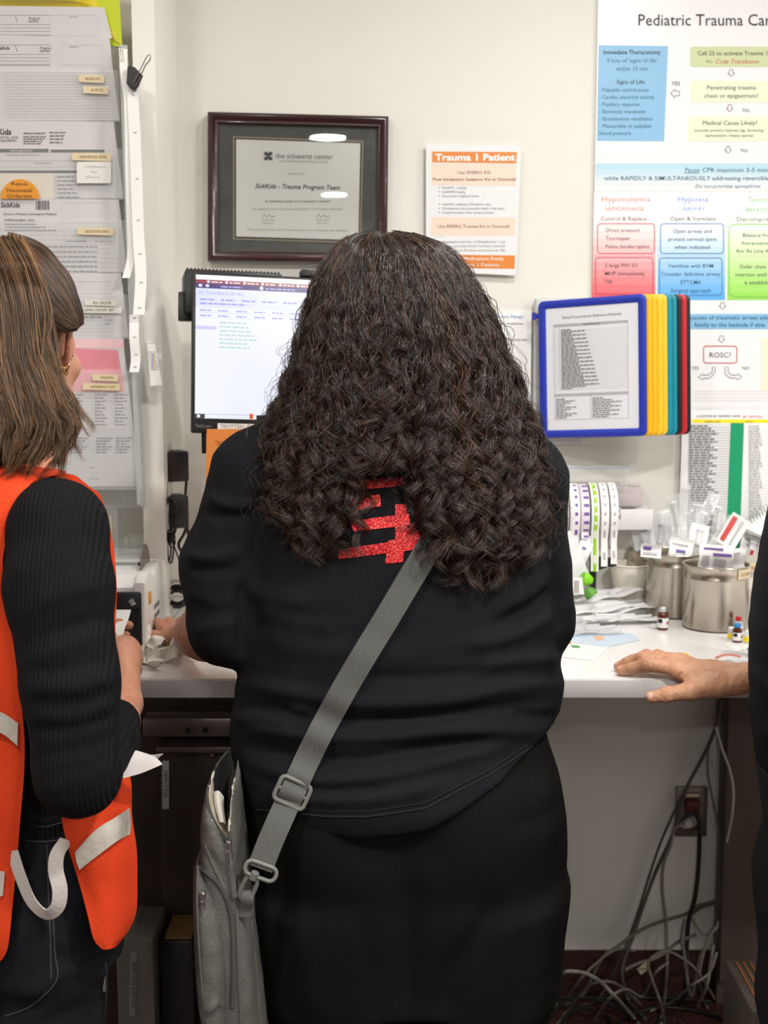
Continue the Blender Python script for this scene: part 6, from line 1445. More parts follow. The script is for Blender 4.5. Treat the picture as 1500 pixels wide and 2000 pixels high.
s.rect(0, 104.5, 192, 108, E('task', (20, 26, 40), .5), 2); s.rect(7, 104.7, 44, 107.8, E('search', (235, 240, 246)), 3); s.rect(1.5, 105.2, 3.6, 107.2, SW, 3); s.rect(50, 105, 53, 107.4, E('task_a', (90, 140, 200)), 3); s.rect(56, 105, 59, 107.4, E('task_b', (90, 190, 110)), 3); s.rect(39, 103.5, 41.5, 107.5, E('task_c', (220, 90, 40)), 4)
s.build('screen', mon)
q = [px_of(mq(*c)) for c in ((0, by, .0005), (Wm, by, .0005), (Wm, 0, .0005), (0, 0, .0005))]
s = Sheet(p0=mq(0, 0, .0004), n=nm_, mapf=quadmap(q, 530, 26), step=.0003); s.text(7, 17, 'ThinkCentre', 6.5, M('bezel_print', (110, 110, 112), .5), layer=1, fit=30)
s.base([(50, 8), (160, 8), (160, 20), (50, 20)], M('white_sticker'), .0003); s.text(54, 17.5, 'TROTTERS EMPLOYEE', 7.5, GREY, layer=1, fit=100); s.build('bezel_label', mon)
b = MB(); rbm(b, -.012, .175, Hm - .075, Hm + .012, -.10, -.03, .006); dk = b.build('mini_computer', BLACKP, mon)
b = MB()
for k in range(26): rbm(b, -.008 + .007 * k, -.005 + .007 * k, Hm + .0118, Hm + .0145, -.095, -.035, .0004)
b.build('vent_ribs', BLACKG, dk)
b = MB(); c0 = P(368, 585, 2.62)
for k in range(9):
    p = P(360 + k * .4, 566 + k * 5.5, 2.66); b.tube([p, p + Vector((.017, 0, .012))], .0013, 5)
b.build('hatched_grille', M('grille_grey', (150, 150, 146), .4), dk)
b = MB(); rbm(b, -.022, .004, Hm - .085, Hm - .03, -.06, -.045, .002); b.build('grille_plate', BLACKP, dk)
b = MB(); rbm(b, .205, .262, Hm, Hm + .014, -.02, .003, .003); wc = b.build('webcam', BLACKP, mon); b = MB(); b.lathe([(.0001, 0), (.0035, 0), (.004, .0015), (.0001, .002)], mq(.238, Hm + .007, .003), 16, R=rotX(90)); b.build('webcam_lens', BLACKG, wc)
b = MB(); b.box((P(396, 860, 2.62).x, 2.60, P(396, 886, 2.6).z), (P(405, 860, 2.62).x, 2.62, P(396, 820, 2.62).z), 0, .002); b.build('cable_cover', BLACKP, mon)
b = MB(); c = mq(Wm / 2, Hm * .5, -.05); b.tube([c, Vector((c.x, 2.96, c.z))], .02, 16); b.box((c.x - .06, 2.955, c.z - .06), (c.x + .06, 2.995, c.z + .06), 0, .004); b.build('wall_mount', BLACKP, mon)
# orange sheet under the monitor
OP = M('orange_paper', (246, 150, 76), .7); DOR = M('orange_ink', (166, 84, 40), .7); PUR = M('purple_ink', (110, 50, 110), .6)
s = Sheet(Y=2.545, step=.0003); s.base([(404, 838), (628, 838), (622, 1140), (396, 1140)], OP, .0008)
s.text(420, 864, 'Password reset', 4, DOR, fit=38)
for k in range(6): s.greek(430 if k % 3 else 424, 498 - (k * 9 % 20), 872 + k * 5.5 - 4, 2, DOR, seed=k)
s.text(419, 893, 'Password rqst', 4.5, PUR, bold=.02, fit=34); s.rect(419, 895, 458, 896.4, PUR, 1); s.text(430, 903, 'Emergency department', 3.4, DOR)
s.frame(430, 905, 500, 960, .6, DOR)
for k in range(7): s.greek(434, 470 - (k * 7 % 18), 912 + k * 5, 2, DOR, seed=k + 30)
o = s.build('orange_notice', origin=P(500, 1000, 2.545)); setp(o, 'bright orange printed sheet hanging below the monitor', 'notice')
# ------------------------------------------------------------------ power adapters and cords by the column
ADP = M('adapter_black', (30, 29, 29), .45); CBL = M('black_cable', (22, 22, 23), .45); GCB = M('grey_cable', (128, 124, 116), .5); WCB = M('white_cable', (190, 188, 182), .5)
def adapter(px0, px1, py0, py1, Y, ang, label, prong):
    c = P((px0 + px1) / 2, (py0 + py1) / 2, Y); w = (px1 - px0) * MPP(340, 900, Y); h = (py1 - py0) * MPP(340, 900, Y)
    t = thing('power_adapter', label, 'power adapter', c); b = MB(); b.box(c - Vector((w * .37, w * .42, h / 2)), c + Vector((w * .37, w * .42, h / 2)), 0, .004, 2, rotZ(ang)); b.build('body', ADP, t)
    b = MB(); q = P(prong[0], prong[1], Y - .028); b.tube([q + Vector((0, 0, .006)), q - Vector((0, 0, .012))], [.0045, .003], 10); b.build('strain_relief', BLACKG, t); return c
adapter(312, 370, 880, 939, 2.80, 28, 'upper black power adapter plugged in beside the white column', (327, 925)); adapter(314, 370, 966, 1030, 2.80, 28, 'lower black power adapter with a tied cord bundle in front', (330, 1018))
def cable(cps, r, m, label, group=None, name='cable', n=7):
    pts = crv([(P(*q) if not isinstance(q, Vector) else q) for q in cps], n); b = MB(); b.tube(pts, r, 8); o = b.build(name, m, origin=pts[len(pts) // 2]); return setp(o, label, 'cable', group)
b = MB()
for (cx_, cy_, a_, c_, y_) in ((333, 1012, 9, 40, 2.752), (330, 1016, 7, 44, 2.746), (338, 1010, 8, 34, 2.742), (327, 1070, 7, 30, 2.756), (333, 1066, 6, 34, 2.75), (336, 1055, 6, 14, 2.745)):
    b.tube([P(cx_ + a_ * cos(t_), cy_ + c_ * sin(t_), y_ + .005 * sin(2 * t_)) for t_ in np.linspace(0, 2 * pi, 28, endpoint=False)], .0017, 6, closed=True)
b.tube(crv([P(327, 940, 2.765), P(326, 970, 2.755), P(322, 1000, 2.75), P(326, 1045, 2.75)], 6), .0017, 6)
b.tube(crv([P(333, 1048, 2.75), P(343, 1075, 2.755), P(351, 1100, 2.76), P(353, 1130, 2.76)], 6), .0016, 6)
b.tube([P(334 + 7 * cos(t_), 1044 + 2.4 * sin(t_), 2.746 - .012 * sin(t_)) for t_ in np.linspace(0, 2 * pi, 16, endpoint=False)], .002, 6, closed=True)
o = b.build('cord_bundle', CBL, origin=P(330, 1040, 2.75)); setp(o, 'tied bundle of thin black cord hanging in front of lower adapter', 'cord')
cable([(365, 1028, 2.79), (358, 1045, 2.79), (349, 1062, 2.79), (354, 1076, 2.79), (368, 1086, 2.80), (392, 1098, 2.82)], .003, CBL, 'thick black cable bending right from the lower power adapter')
cable([(365, 1030, 2.80), (372, 1058, 2.80), (379, 1085, 2.81), (386, 1110, 2.81)], .003, CBL, 'thick black cable dropping straight from the lower power adapter')
cable([(364, 938, 2.81), (363, 952, 2.81), (362, 966, 2.81)], .0028, CBL, 'short black cable between the two power adapters')
# ------------------------------------------------------------------ label printer
PW_ = M('printer_white', (236, 236, 234), .35); PBK = M('printer_black', (30, 30, 31), .35); PGR = M('printer_key_grey', (120, 122, 124), .4)
xr_ = P(284, 1200, 2.45).x; xl_ = xr_ - .178
prn = thing('label_printer', 'white and black desktop label printer with a clear lid', 'label printer', (xr_ - .09, 2.56, CTOP))
zf = P(284, 1148, 2.45).z; zs_ = P(300, 1128, 2.53).z; zh = P(316, 1098, 2.62).z
b = MB(); body = [(2.45, CTOP + .004), (2.45, zf), (2.455, zf + .006), (2.53, zs_ + .006), (2.62, zs_ + .012), (2.69, zs_ + .008), (2.70, zs_), (2.70, CTOP + .004)]
b.prism([Vector((xl_ + .01, y, z)) for y, z in body], [Vector((xr_ - .018, y, z)) for y, z in body]); b.build('body', PW_, prn)
for side, (xa, xb) in enumerate(((xr_ - .020, xr_), (xl_, xl_ + .020))):
    pr = [(2.448, CTOP + .006), (2.448, zf - .002), (2.453, zf + .007), (2.50, zf + .022), (2.545, zh - .012), (2.58, zh - .002), (2.61, zh), (2.655, zh - .001), (2.685, zh - .010), (2.70, zh - .03), (2.704, zs_ - .03), (2.70, CTOP + .03), (2.685, CTOP + .006)]
    pr = [(p.y, p.z) for p in crv([Vector((0, y, z)) for y, z in pr], 3)]
    b = MB(); L = []
    for (xq, ins) in ((xa, .003), (xa + .003, 0), (xb - .004, 0), (xb - .001, .0018), (xb, .005)):
        cy_ = 2.575; cz_ = CTOP + .08; L.append([Vector((xq, cy_ + (y - cy_) * (1 - ins * 8), cz_ + (z - cz_) * (1 - ins * 8))) for y, z in pr])
    n_ = len(pr); vs = [p for l in L for p in l]; fs = [tuple(range(n_)), tuple(range(5 * n_ - 1, 4 * n_ - 1, -1))]
    for a in range(4):
        for k in range(n_): fs.append((a * n_ + k, (a + 1) * n_ + k, (a + 1) * n_ + (k + 1) % n_, a * n_ + (k + 1) % n_))
    b.add(vs, fs); ch = b.build('side_cheek', PW_, prn)
    if side == 0: cheek = ch
b = MB(); b.box((xl_ + .02, 2.442, CTOP + .004), (xr_ - .006, 2.452, zf - .007), 0, .004); fpn = b.build('front_panel', PBK, prn)
b = MB(); b.box((xl_ + .04, 2.4405, P(250, 1192, 2.44).z), (xr_ - .008, 2.443, P(250, 1190, 2.44).z)); b.build('label_slot', BLACKG, fpn)
s = Sheet(Y=2.4412, step=.0003); s.frame(250, 1166, 269, 1185, .7, M('logo_frame', (70, 70, 72), .4), 3, 1)
for a in ([(254, 1179), (257, 1172), (259, 1168)], [(256, 1176), (259, 1176), (261, 1170)], [(255, 1182), (260, 1178), (262, 1173)], [(258, 1183), (262, 1178), (265, 1180)], [(261, 1182), (264, 1177)], [(264, 1178), (266, 1177.5)], [(252, 1176), (254, 1171)]): s.stroke(a, 1.1, WHI, 2)
s.build('logo', fpn)
s = Sheet(p0=(0, 2.49, P(260, 1141, 2.49).z), n=(0, -.26, .96), step=.0004); s.rect(180, 1139, 279, 1148, PBK, 1)
for k in range(4): s.rrect(212 + k * 16, 1141.5, 225 + k * 16, 1146.5, 1.6, PGR, 2); s.rect(219 + k * 16, 1139.4, 222 + k * 16, 1140.4, M('led_green', (120, 200, 60), .4, emit=(140, 230, 60), estr=.6), 2)
s.build('control_panel', prn)
b = MB(); b.box((xr_ - .001, 2.487, P(296, 1180, 2.49).z), (xr_ + .0025, 2.507, P(296, 1157, 2.49).z), 0, .001); b.build('orange_latch', M('latch_orange', (236, 164, 30), .4), cheek)
b = MB()
for k in range(2):
    z0 = P(310, 1180 + 18 * k, 2.58).z
    for j in range(6): b.box((xr_, 2.545 + j * .010, z0 - .004), (xr_ + .0006, 2.551 + j * .010, z0 + .006 - (j % 2) * .002))
b.build('side_print', GREY, cheek)
b = MB(); b.lathe([(.0001, 0), (.047, 0), (.047, .002), (.0001, .002)], (xr_ - .026, 2.60, zs_ + .004), 40, R=rotY(90)); b.build('spool_disc', M('smoked_disc', (96, 76, 66), .2, alpha=.6), prn)
b = MB(); b.tube([(xr_ - .026 + .001, 2.60 + .047 * cos(a), zs_ + .004 + .047 * sin(a)) for a in np.linspace(0, 2 * pi, 40, endpoint=False)], .0012, 6, closed=True); b.build('disc_rim', M('grey_rim', (110, 108, 104), .3), prn)
b = MB(); zt_ = P(260, 1078, 2.62).z; pr = [(2.53, zs_ + .008), (2.55, zt_ - .012), (2.57, zt_), (2.66, zt_), (2.69, zs_ + .01)]
for (pa, pb) in zip(pr[:-1], pr[1:]): b.prism([Vector((xl_ + .022, pa[0], pa[1])), Vector((xr_ - .030, pa[0], pa[1])), Vector((xr_ - .030, pb[0], pb[1])), Vector((xl_ + .022, pb[0], pb[1]))], [Vector((xl_ + .022, pa[0], pa[1] - .0015)), Vector((xr_ - .030, pa[0], pa[1] - .0015)), Vector((xr_ - .030, pb[0], pb[1] - .0015)), Vector((xl_ + .022, pb[0], pb[1] - .0015))])
b.build('clear_lid', ACR, prn)
b = MB(); b.box((xl_ + .03, 2.60, zs_ + .008), (xr_ - .03, 2.606, zs_ + .016), 0, .002); b.build('lid_hinge_bar', PBK, prn)
# printed label leaving the printer
b = MB(); g = pxrows([[(212, 1191, 2.441), (236, 1191, 2.441), (256, 1191, 2.441)], [(206, 1206, 2.425), (230, 1206, 2.420), (252, 1206, 2.425)], [(200, 1222, 2.400), (224, 1224, 2.392), (245, 1224, 2.398)], [(196, 1245, 2.372), (218, 1247, 2.366), (238, 1248, 2.372)]]); gr = grid_rows(g, 6, 6); b.patch(gr, .0005)
def on_grid(gr, u, v, off=.0006):
    R_, C_ = len(gr) - 1, len(gr[0]) - 1; a, c = min(u, .999) * C_, min(v, .999) * R_; i, j = int(c), int(a); fu, fv = a - j, c - i
    p = gr[i][j].lerp(gr[i][j + 1], fu).lerp(gr[i + 1][j].lerp(gr[i + 1][j + 1], fu), fv); return p + Vector((0, -off, off * .3))
def grid_text(b, gr, t, u, v, h, fit, mat, shear=0, vs=1.0):
    vv, f = text_geo(t, 0, shear); w = vv[:, 0].max(); b.add([on_grid(gr, min(max(u + x / w * fit, 0), 1), min(max(v - y * h, 0), 1)) for x, y in vv], f, mat)
grid_text(b, gr, 'IVA POCT', .35, .2, .09, .42, 1); grid_text(b, gr, 'SICKKIDS', .45, .45, .05, .3, 1); grid_text(b, gr, 'POCT', .42, .93, .10, .3, 1)
b.add([on_grid(gr, u, v) for u, v in ((0, .27), (1, .27), (1, .285), (0, .285))], [(0, 1, 2, 3)], 1)
o = b.build('printed_label', [TK, INK], origin=P(230, 1220, 2.40)); setp(o, 'white printed label strip coming out of the label printer', 'label')
# folded paper held low by the elbow
b = MB(); g = pxrows([[(225, 1455, 1.80), (268, 1467, 1.83), (302, 1478, 1.87)], [(235, 1490, 1.80), (275, 1484, 1.825), (308, 1484, 1.86)], [(240, 1520, 1.80), (275, 1510, 1.82), (317, 1493, 1.86)]]); b.patch(grid_rows(g, 5, 5), .0008); g = pxrows([[(262, 1464, 1.84), (290, 1474, 1.86), (318, 1472, 1.89)], [(268, 1474, 1.84), (290, 1480, 1.86), (304, 1484, 1.885)]]); b.patch(grid_rows(g, 4, 3), .0008)
o = b.build('paper_slip', M('paper_shadow_white', (206, 200, 198), .7), origin=P(270, 1490, 1.83)); setp(o, 'folded white paper slip sticking out beyond the black sweater elbow', 'paper')
# crumpled label backings
def crumple(cx, cy, w, h, seed, Y, rot, lift=0):
    r = random.Random(seed); c = P(cx, cy, Y); c.z = max(c.z, CTOP + .014 + lift); rows = []
    for i in range(5):
        rows.append([Vector(((j / 4 - .5) * w, (i / 4 - .5) * h * .7 + r.uniform(-.004, .004), r.uniform(-.006, .006) + .010 * sin(j * 1.1 + seed) + .006 * sin(i * 1.5 + seed))) for j in range(5)])
    R = rotZ(rot) @ rotX(r.uniform(20, 55)); rows = [[c + R @ p for p in q] for q in rows]; mz = min(p.z for q in rows for p in q)
    if lift == 0:
        for q in rows:
            for p in q: p.z += CTOP + .0012 - mz
    b = MB(); b.patch(grid_rows(rows, 3, 3), .0006); o = b.build('crumpled_label', [M('label_backing', (236, 232, 224), .5)], origin=c, sharp=60); return o
cl = [(262, 1272, .045, .05, 1, 2.42, 20, 0, 'crumpled label backing at the left of the pile under the hand'), (285, 1285, .05, .045, 2, 2.40, -15, 0, 'crumpled label backing at the front of the pile on counter'), (318, 1288, .055, .04, 3, 2.41, 10, 0, 'crumpled label backing nearest the bare forearm'), (275, 1246, .045, .05, 4, 2.46, 50, .02, 'crumpled label backing standing up at the back of the pile'), (300, 1262, .05, .045, 5, 2.435, -40, .018, 'crumpled label backing on top in the middle of the pile'), (325, 1258, .045, .04, 6, 2.47, 30, .012, 'crumpled label backing at the back right of the pile'), (298, 1295, .04, .04, 8, 2.37, 70, 0, 'small crumpled label backing closest to the counter edge')]
for a in cl: setp(crumple(*a[:8]), a[8], 'crumpled paper', 'crumpled label backings on the counter')
b = MB(); a0, a1 = P(334, 1262, 2.375), P(346, 1240, 2.42); b.tube([a0, a0.lerp(a1, .12), a1], [.0022, .0042, .0042], 12); o = b.build('white_pen', M('pen_white', (226, 224, 218), .35), origin=a0.lerp(a1, .5)); setp(o, 'white pen lying against the bare forearm', 'pen')
# cables behind the printer
for k, (cps, m, r, lb) in enumerate([([(328, 1140, 2.78), (344, 1134, 2.78), (358, 1140, 2.78), (368, 1150, 2.80)], WCB, .0035, 'white cable arching over the coil behind the label printer'), ([(330, 1166, 2.74), (345, 1164, 2.74), (360, 1165, 2.74), (376, 1167, 2.75)], WCB, .003, 'white cable lying straight behind the label printer')]): cable(cps, r, m, lb)
b = MB()
for k in range(6): b.tube([P(346 + (22 - k) * cos(t_), 1165 + (24 - 2 * k) * sin(t_) * .9 + 4 * sin(k * 3), 2.80 + .02 * sin(t_ + k) - .006 * k) for t_ in np.linspace(0, 2 * pi, 30, endpoint=False)], .0026, 6, closed=True)
o = b.build('cable_coil', CBL, origin=P(346, 1165, 2.80)); setp(o, 'coil of black cable behind the label printer', 'cable')
# clear holder left of the printer
t = thing('brochure_holder', 'clear acrylic holder on the counter behind the orange vest', 'holder', P(205, 1085, 2.72)); b = MB()
x0, x1 = P(150, 1050, 2.72).x, P(231, 1050, 2.72).x; z0 = CTOP + .001; z1 = P(231, 987, 2.72).z
b.box((x0, 2.712, z0), (x1, 2.715, z1)); b.box((x1 - .003, 2.715, z0), (x1, 2.76, z1)); b.box((x0, 2.715, z0), (x0 + .003, 2.76, z1)); b.box((x0, 2.76, z0), (x1, 2.763, z1)); b.box((x0 + .003, 2.715, z0), (x1 - .003, 2.76, z0 + .003)); b.build('body', ACR, t)
b = MB(); b.box((x0 + .006, 2.720, z0 + .004), (x1 - .012, 2.738, z1 - .02), 0, .002); o = b.build('leaflets', M('tan_leaflet', (190, 170, 140), .6), origin=((x0 + x1) / 2, 2.68, z0)); setp(o, 'stack of tan leaflets inside the clear holder', 'leaflets')
# ================================================================== RIGHT SIDE OF THE COUNTER
STL = M('stainless_steel', (206, 198, 186), .28, metal=1.0, noise=(9, .3, (150, 140, 128))); CLR = M('clear_packet', (238, 240, 242), .14, alpha=.38); CLR2 = M('clear_film', (244, 246, 248), .1, alpha=.22, spec=.8); WPK = M('white_packet', (236, 236, 236), .45); WPK2 = M('translucent_wrap', (244, 245, 246), .2, alpha=.75)
PPR = M('purple_print', (110, 80, 150), .5); RPR = M('red_print', (196, 70, 66), .5); CUP = M('cream_paper_cup', (252, 247, 232), .6)
def can(px, pbot, r, h, label, y_off=0):
    c = PZ(px, pbot, CTOP); c = Vector((c.x * (c.y + r) / c.y, c.y + r, CTOP)); t = thing('steel_canister', label, 'canister', c, 'stainless steel canisters on the counter')
    b = MB(); b.lathe([(.0001, 0.0005), (r - .004, .0005), (r, .004), (r, h - .028), (r + .0012, h - .026), (r + .0012, h - .024), (r, h - .022), (r, h - .004), (r + .0015, h - .002), (r + .001, h), (r - .001, h), (r - .002, h - .004), (r - .002, .003), (.0001, .003)], c, 56); b.build('body', STL, t)
    b = MB(); b.tube([c + Vector(((r + .0008) * cos(a), (r + .0008) * sin(a), h)) for a in np.linspace(0, 2 * pi, 56, endpoint=False)], .0016, 8, closed=True); b.build('rim', STL, t); return t, c
hA = .128; tA, cA = can(1395, 1238, .064, hA, 'front stainless steel canister with a cream label on its rim'); tB, cB = can(1316, 1211, .058, .132, 'middle stainless steel canister standing behind the paper cup'); tC, cC = can(1272, 1184, .052, .115, 'rearmost stainless steel canister, mostly hidden behind the paper cup')
b = MB(); rows = []
for i in range(2): rows.append([cA + Vector((.0655 * cos(a), .0655 * sin(a), hA - .003 - .019 * i)) for a in np.linspace(radians(-64), radians(-20), 9)])
b.patch(rows, -.0005); lb_ = b.build('cream_label', TAPEL, tA)
b = MB(); vv, ff = text_geo('3 CC SYRINGES'); w_ = vv[:, 0].max(); b.add([cA + Vector((.0664 * cos(radians(-58) + x / w_ * radians(32)), .0664 * sin(radians(-58) + x / w_ * radians(32)), hA - .016 + y * .0058)) for x, y in vv], ff); b.build('lettering', BRN, lb_)
# paper cup
c = PZ(1228, 1184, CTOP); c = Vector((c.x * 1.01, c.y + .026, CTOP)); hc = .088; t = thing('paper_cup', 'cream paper cup standing empty in front of the canisters', 'cup', c); b = MB(); b.lathe([(.0001, .004), (.0255, .004), (.0268, 0), (.0278, 0), (.0425, hc - .003), (.0428, hc), (.0410, hc), (.0268, .006), (.0001, .006)], c, 48); b.build('body', CUP, t); b = MB(); b.tube([c + Vector((.0425 * cos(a), .0425 * sin(a), hc)) for a in np.linspace(0, 2 * pi, 48, endpoint=False)], .0018, 8, closed=True); b.build('rolled_rim', CUP, t)
# vials
AMB = M('amber_glass', (84, 36, 22), .12, spec=.7); VGL = M('clear_vial_glass', (226, 228, 228), .08, alpha=.45); CAPG = M('aluminium_cap', (206, 206, 206), .3, metal=.7)
def vial(px, pbot, r, h, glass, capm, label, lm=None, capname='cap'):
    c = PZ(px, pbot, CTOP); c = Vector((c.x, c.y + r, CTOP)); t = thing('medicine_vial', label, 'vial', c, 'medicine vials on the counter'); b = MB(); b.lathe([(.0001, .0003), (r * .9, .0003), (r, .002), (r, h * .62), (r * .92, h * .7), (r * .5, h * .78), (r * .5, h * .84)], c, 28); b.build('bottle', glass, t)
    b = MB(); b.lathe([(.0001, h * .80), (r * .68, h * .80), (r * .70, h * .82), (r * .70, h * .97), (r * .6, h), (.0001, h)], c, 24); b.build(capname, capm, t)
    if lm:
        b = MB(); rr = r + .0004; b.patch([[c + Vector((rr * cos(a), rr * sin(a), h * z)) for a in np.linspace(radians(-165), radians(-8), 14)] for z in (.54, .12)], -.0003, 0)
        b.patch([[c + Vector(((rr + .0005) * cos(a), (rr + .0005) * sin(a), h * z)) for a in np.linspace(radians(-150), radians(-105), 5)] for z in (.50, .34)], -.0002, 1); b.patch([[c + Vector(((rr + .0005) * cos(a), (rr + .0005) * sin(a), h * z)) for a in np.linspace(radians(-60), radians(-30), 5)] for z in (.40, .26)], -.0002, 2); b.build('label', lm, t)
    return t
vial(1296, 1232, .0110, .046, AMB, CAPG, 'brown glass vial with white label and silver cap beside the steel canister', [WPK, INK, RPR])
vial(1442, 1256, .0092, .036, AMB, M('cap_blue', (40, 132, 206), .35), 'small brown vial with a bright blue cap near the right edge', [WPK, INK, GREY])
vial(1444, 1242, .0085, .036, VGL, M('cap_red', (190, 30, 48), .35), 'small clear vial with red cap behind the blue capped vial', [WPK2, LGREY, LGREY])
YL = M('label_yellow', (240, 214, 50), .5)
vial(1429, 1250, .007, .024, VGL, WPK, 'tiny clear vial with yellow label left of the blue capped vial', [YL, YL, YL]); vial(1460, 1257, .007, .024, VGL, WPK, 'tiny clear vial with yellow label right of the blue capped vial', [YL, YL, YL])
# carton at the right
x0 = P(1461, 1200, 2.74).x; t = thing('carton', 'white carton with red and blue bands at the right edge of the counter', 'box', (x0 + .07, 2.80, CTOP)); zt_ = P(1480, 1150, 2.74).z
b = MB(); b.box((x0, 2.74, CTOP + .0008), (x0 + .14, 2.87, zt_), 0, .0015); b.build('body', M('carton_white', (228, 222, 214), .5), t)
s = Sheet(Y=2.7394, step=.0003); s.rect(1483, 1168, 1640, 1172, M('carton_red', (200, 40, 50), .4), 1); s.rect(1482, 1172, 1640, 1184, M('carton_blue', (40, 60, 140), .4), 1); s.text(1484, 1194, 'ALCOHOL', 6, M('carton_red'), layer=1); s.rect(1466, 1176, 1474, 1196, M('carton_pale_blue', (150, 170, 206), .5), 1); s.text(1484, 1208, 'SWABS', 7, M('carton_blue'), layer=1); s.rrect(1480, 1214, 1520, 1232, 6, M('carton_pale_blue'), 1); s.build('print', t)
# small bin with needle packets
xb = P(1462, 1110, 2.80).x; zb0, zb1 = CTOP + .001, P(1470, 1100, 2.80).z; t = thing('parts_bin', 'small grey bin with cream label behind the white carton', 'bin', (xb + .06, 2.92, CTOP)); b = MB(); BG = M('bin_grey', (196, 190, 180), .5)
b.box((xb, 2.90, zb0), (xb + .13, 2.902, zb1)); b.box((xb, 2.902, zb0), (xb + .002, 2.98, zb1)); b.box((xb + .128, 2.902, zb0), (xb + .13, 2.98, zb1)); b.box((xb, 2.98, zb0), (xb + .13, 2.982, zb1)); b.box((xb + .002, 2.902, zb0), (xb + .128, 2.98, zb0 + .002)); b.build('body', BG, t)
s = Sheet(Y=2.8994, step=.0003); s.rect(1463, 1100, 1500, 1117, TAPEL, 1); s.text(1467, 1112, 'BLUNT FILL', 6, BRN, layer=2, fit=40); s.build('label', t)
# packets: flat wrapped syringes and needles
def packet(cx, cy, w, h, Y, roll, tilt=0, yaw=0, m=None, seed=0, syr=True, pr=None, name='wrapped_syringe', bend=.004):
    m = m or CLR; r = random.Random(seed); c = P(cx, cy, Y); k = MPP(cx, cy, Y); w *= k; h *= k; R = rotZ(yaw) @ rotX(tilt) @ rotY(roll); rows = []
    for i in range(9):
        v = i / 8 - .5; rows.append([c + R @ Vector(((j / 4 - .5) * w, bend * sin(v * 5 + seed) + .0015 * sin(j * 2 + i), -v * h)) for j in range(5)])
    b = MB(); b.patch(rows, .0007, 0, thdir=R @ Vector((0, 1, 0)))
    def q(u, v, d): return c + R @ Vector(((u - .5) * w, bend * sin((v - .5) * 5 + seed) - d, -(v - .5) * h))
    if syr:
        b.tube([q(.5, .18, .004), q(.5, .62, .004)], w * .16, 10, 1); b.tube([q(.5, .62, .004), q(.5, .88, .004)], w * .07, 8, 1); b.tube([q(.5, .17, .004), q(.5, .19, .004)], w * .22, 10, 1)
    for (u0, u1, v0, v1, mi_) in (pr or []): b.add([q(u0, v0, .0022), q(u0, v1, .0022), q(u1, v1, .0022), q(u1, v0, .0022)], [(0, 1, 2, 3)], mi_)
    o = b.build(name, [m, M('syringe_plastic', (244, 245, 246), .2, alpha=.45), PPR, RPR, DGREY, LGREY, WPK], origin=c); return o
G_C = 'wrapped packets standing in the steel canisters'
PK = [(1255, 1042, 42, 100, cC.y - .02, -14, CLR, [(.45, .75, .38, .47, 4), (.1, .9, .8, .84, 2)], 'clear packet with dark plunger leaning left in the rear canister'), (1290, 1050, 38, 80, cC.y, 8, WPK2, [(.2, .8, .7, .74, 5)], 'translucent packet upright beside the clear packet in the rear canister'), (1272, 1076, 40, 26, cB.y - .045, 6, WPK, [(.1, .5, .2, .45, 2), (.1, .8, .6, .8, 5)], 'white packet with purple print lying across the middle canister rim'),
      (1330, 1070, 46, 38, cB.y - .02, 10, WPK, [(.1, .8, .3, .38, 5), (.3, .7, .6, .75, 2)], 'white packet leaning in the middle canister'), (1362, 1058, 36, 70, cB.y + .02, 14, WPK2, [(.4, .8, .55, .62, 4)], 'frosted packet leaning right between the two canisters'),
      (1398, 1087, 66, 46, cA.y - .035, 4, WPK, [(.12, .7, .14, .22, 2), (.4, .95, .36, .48, 2), (.1, .3, .5, .9, 5), (.45, .8, .6, .9, 5)], 'white packet with purple writing in front of the front canister opening'), (1436, 1092, 34, 40, cA.y - .02, -10, WPK, [(.1, .8, .2, .3, 5)], 'plain white packet at the right of the front canister')]
for k, a in enumerate(PK): setp(packet(a[0], a[1], a[2], a[3], a[4], a[5], -8, 0, a[6], k, a[6] is not WPK, a[7]), a[8], 'packet', G_C)
# clear bundle behind
for k, (x, y, w, h, rl) in enumerate([(1322, 1012, 30, 96, -10), (1340, 1004, 24, 118, 3), (1360, 1022, 30, 86, 9), (1376, 1008, 24, 100, 22), (1398, 1026, 28, 84, 14), (1308, 1030, 26, 74, -20), (1412, 1040, 24, 70, 34)]):
    setp(packet(x, y, w, h, 2.915 + .009 * (k * 5 % 7), rl, -6 - 5 * (k % 3), (k * 37 % 50) - 25, CLR2, 20 + k, k % 2 == 0, [(.2, .8, .05, .09, 6)] if k % 3 else None, bend=.010), 'clear wrapped syringe in the tall loose bundle behind the canisters', 'syringe packet', 'clear syringes in the tall bundle')
t = thing('clear_tub', 'clear plastic tub holding the tall bundle of wrapped syringes', 'tub', P(1355, 1110, 2.945)); c = P(1355, 1110, 2.938); c.z = CTOP + .001
b = MB(); b.lathe([(.0001, 0), (.042, 0), (.050, .075), (.048, .075), (.0405, .002), (.0001, .002)], c, 36); b.build('body', CLR, t)
# red printed needle packets at the right
RP = [(1432, 1038, 40, 66, 2.86, 32, [(.1, .35, .1, .9, 3), (.6, .7, .1, .9, 5)], 'white needle packet with broad red stripe leaning highest at right'), (1458, 1072, 26, 62, 2.94, 16, [(.7, .9, .1, .9, 2)], 'white needle packet with a purple line in the small bin'), (1474, 1076, 24, 56, 2.93, 14, [(.1, .4, .5, 1, 3)], 'white needle packet with red lower end in the small bin'), (1490, 1078, 24, 54, 2.925, 12, [(.1, .5, .5, 1, 3)], 'white needle packet with red lower end at the edge of view')]
for k, a in enumerate(RP): setp(packet(a[0], a[1], a[2], a[3], a[4], a[5], -8, 0, WPK, 40 + k, False, a[6], 'needle_packet'), a[7], 'packet', 'red printed needle packets')
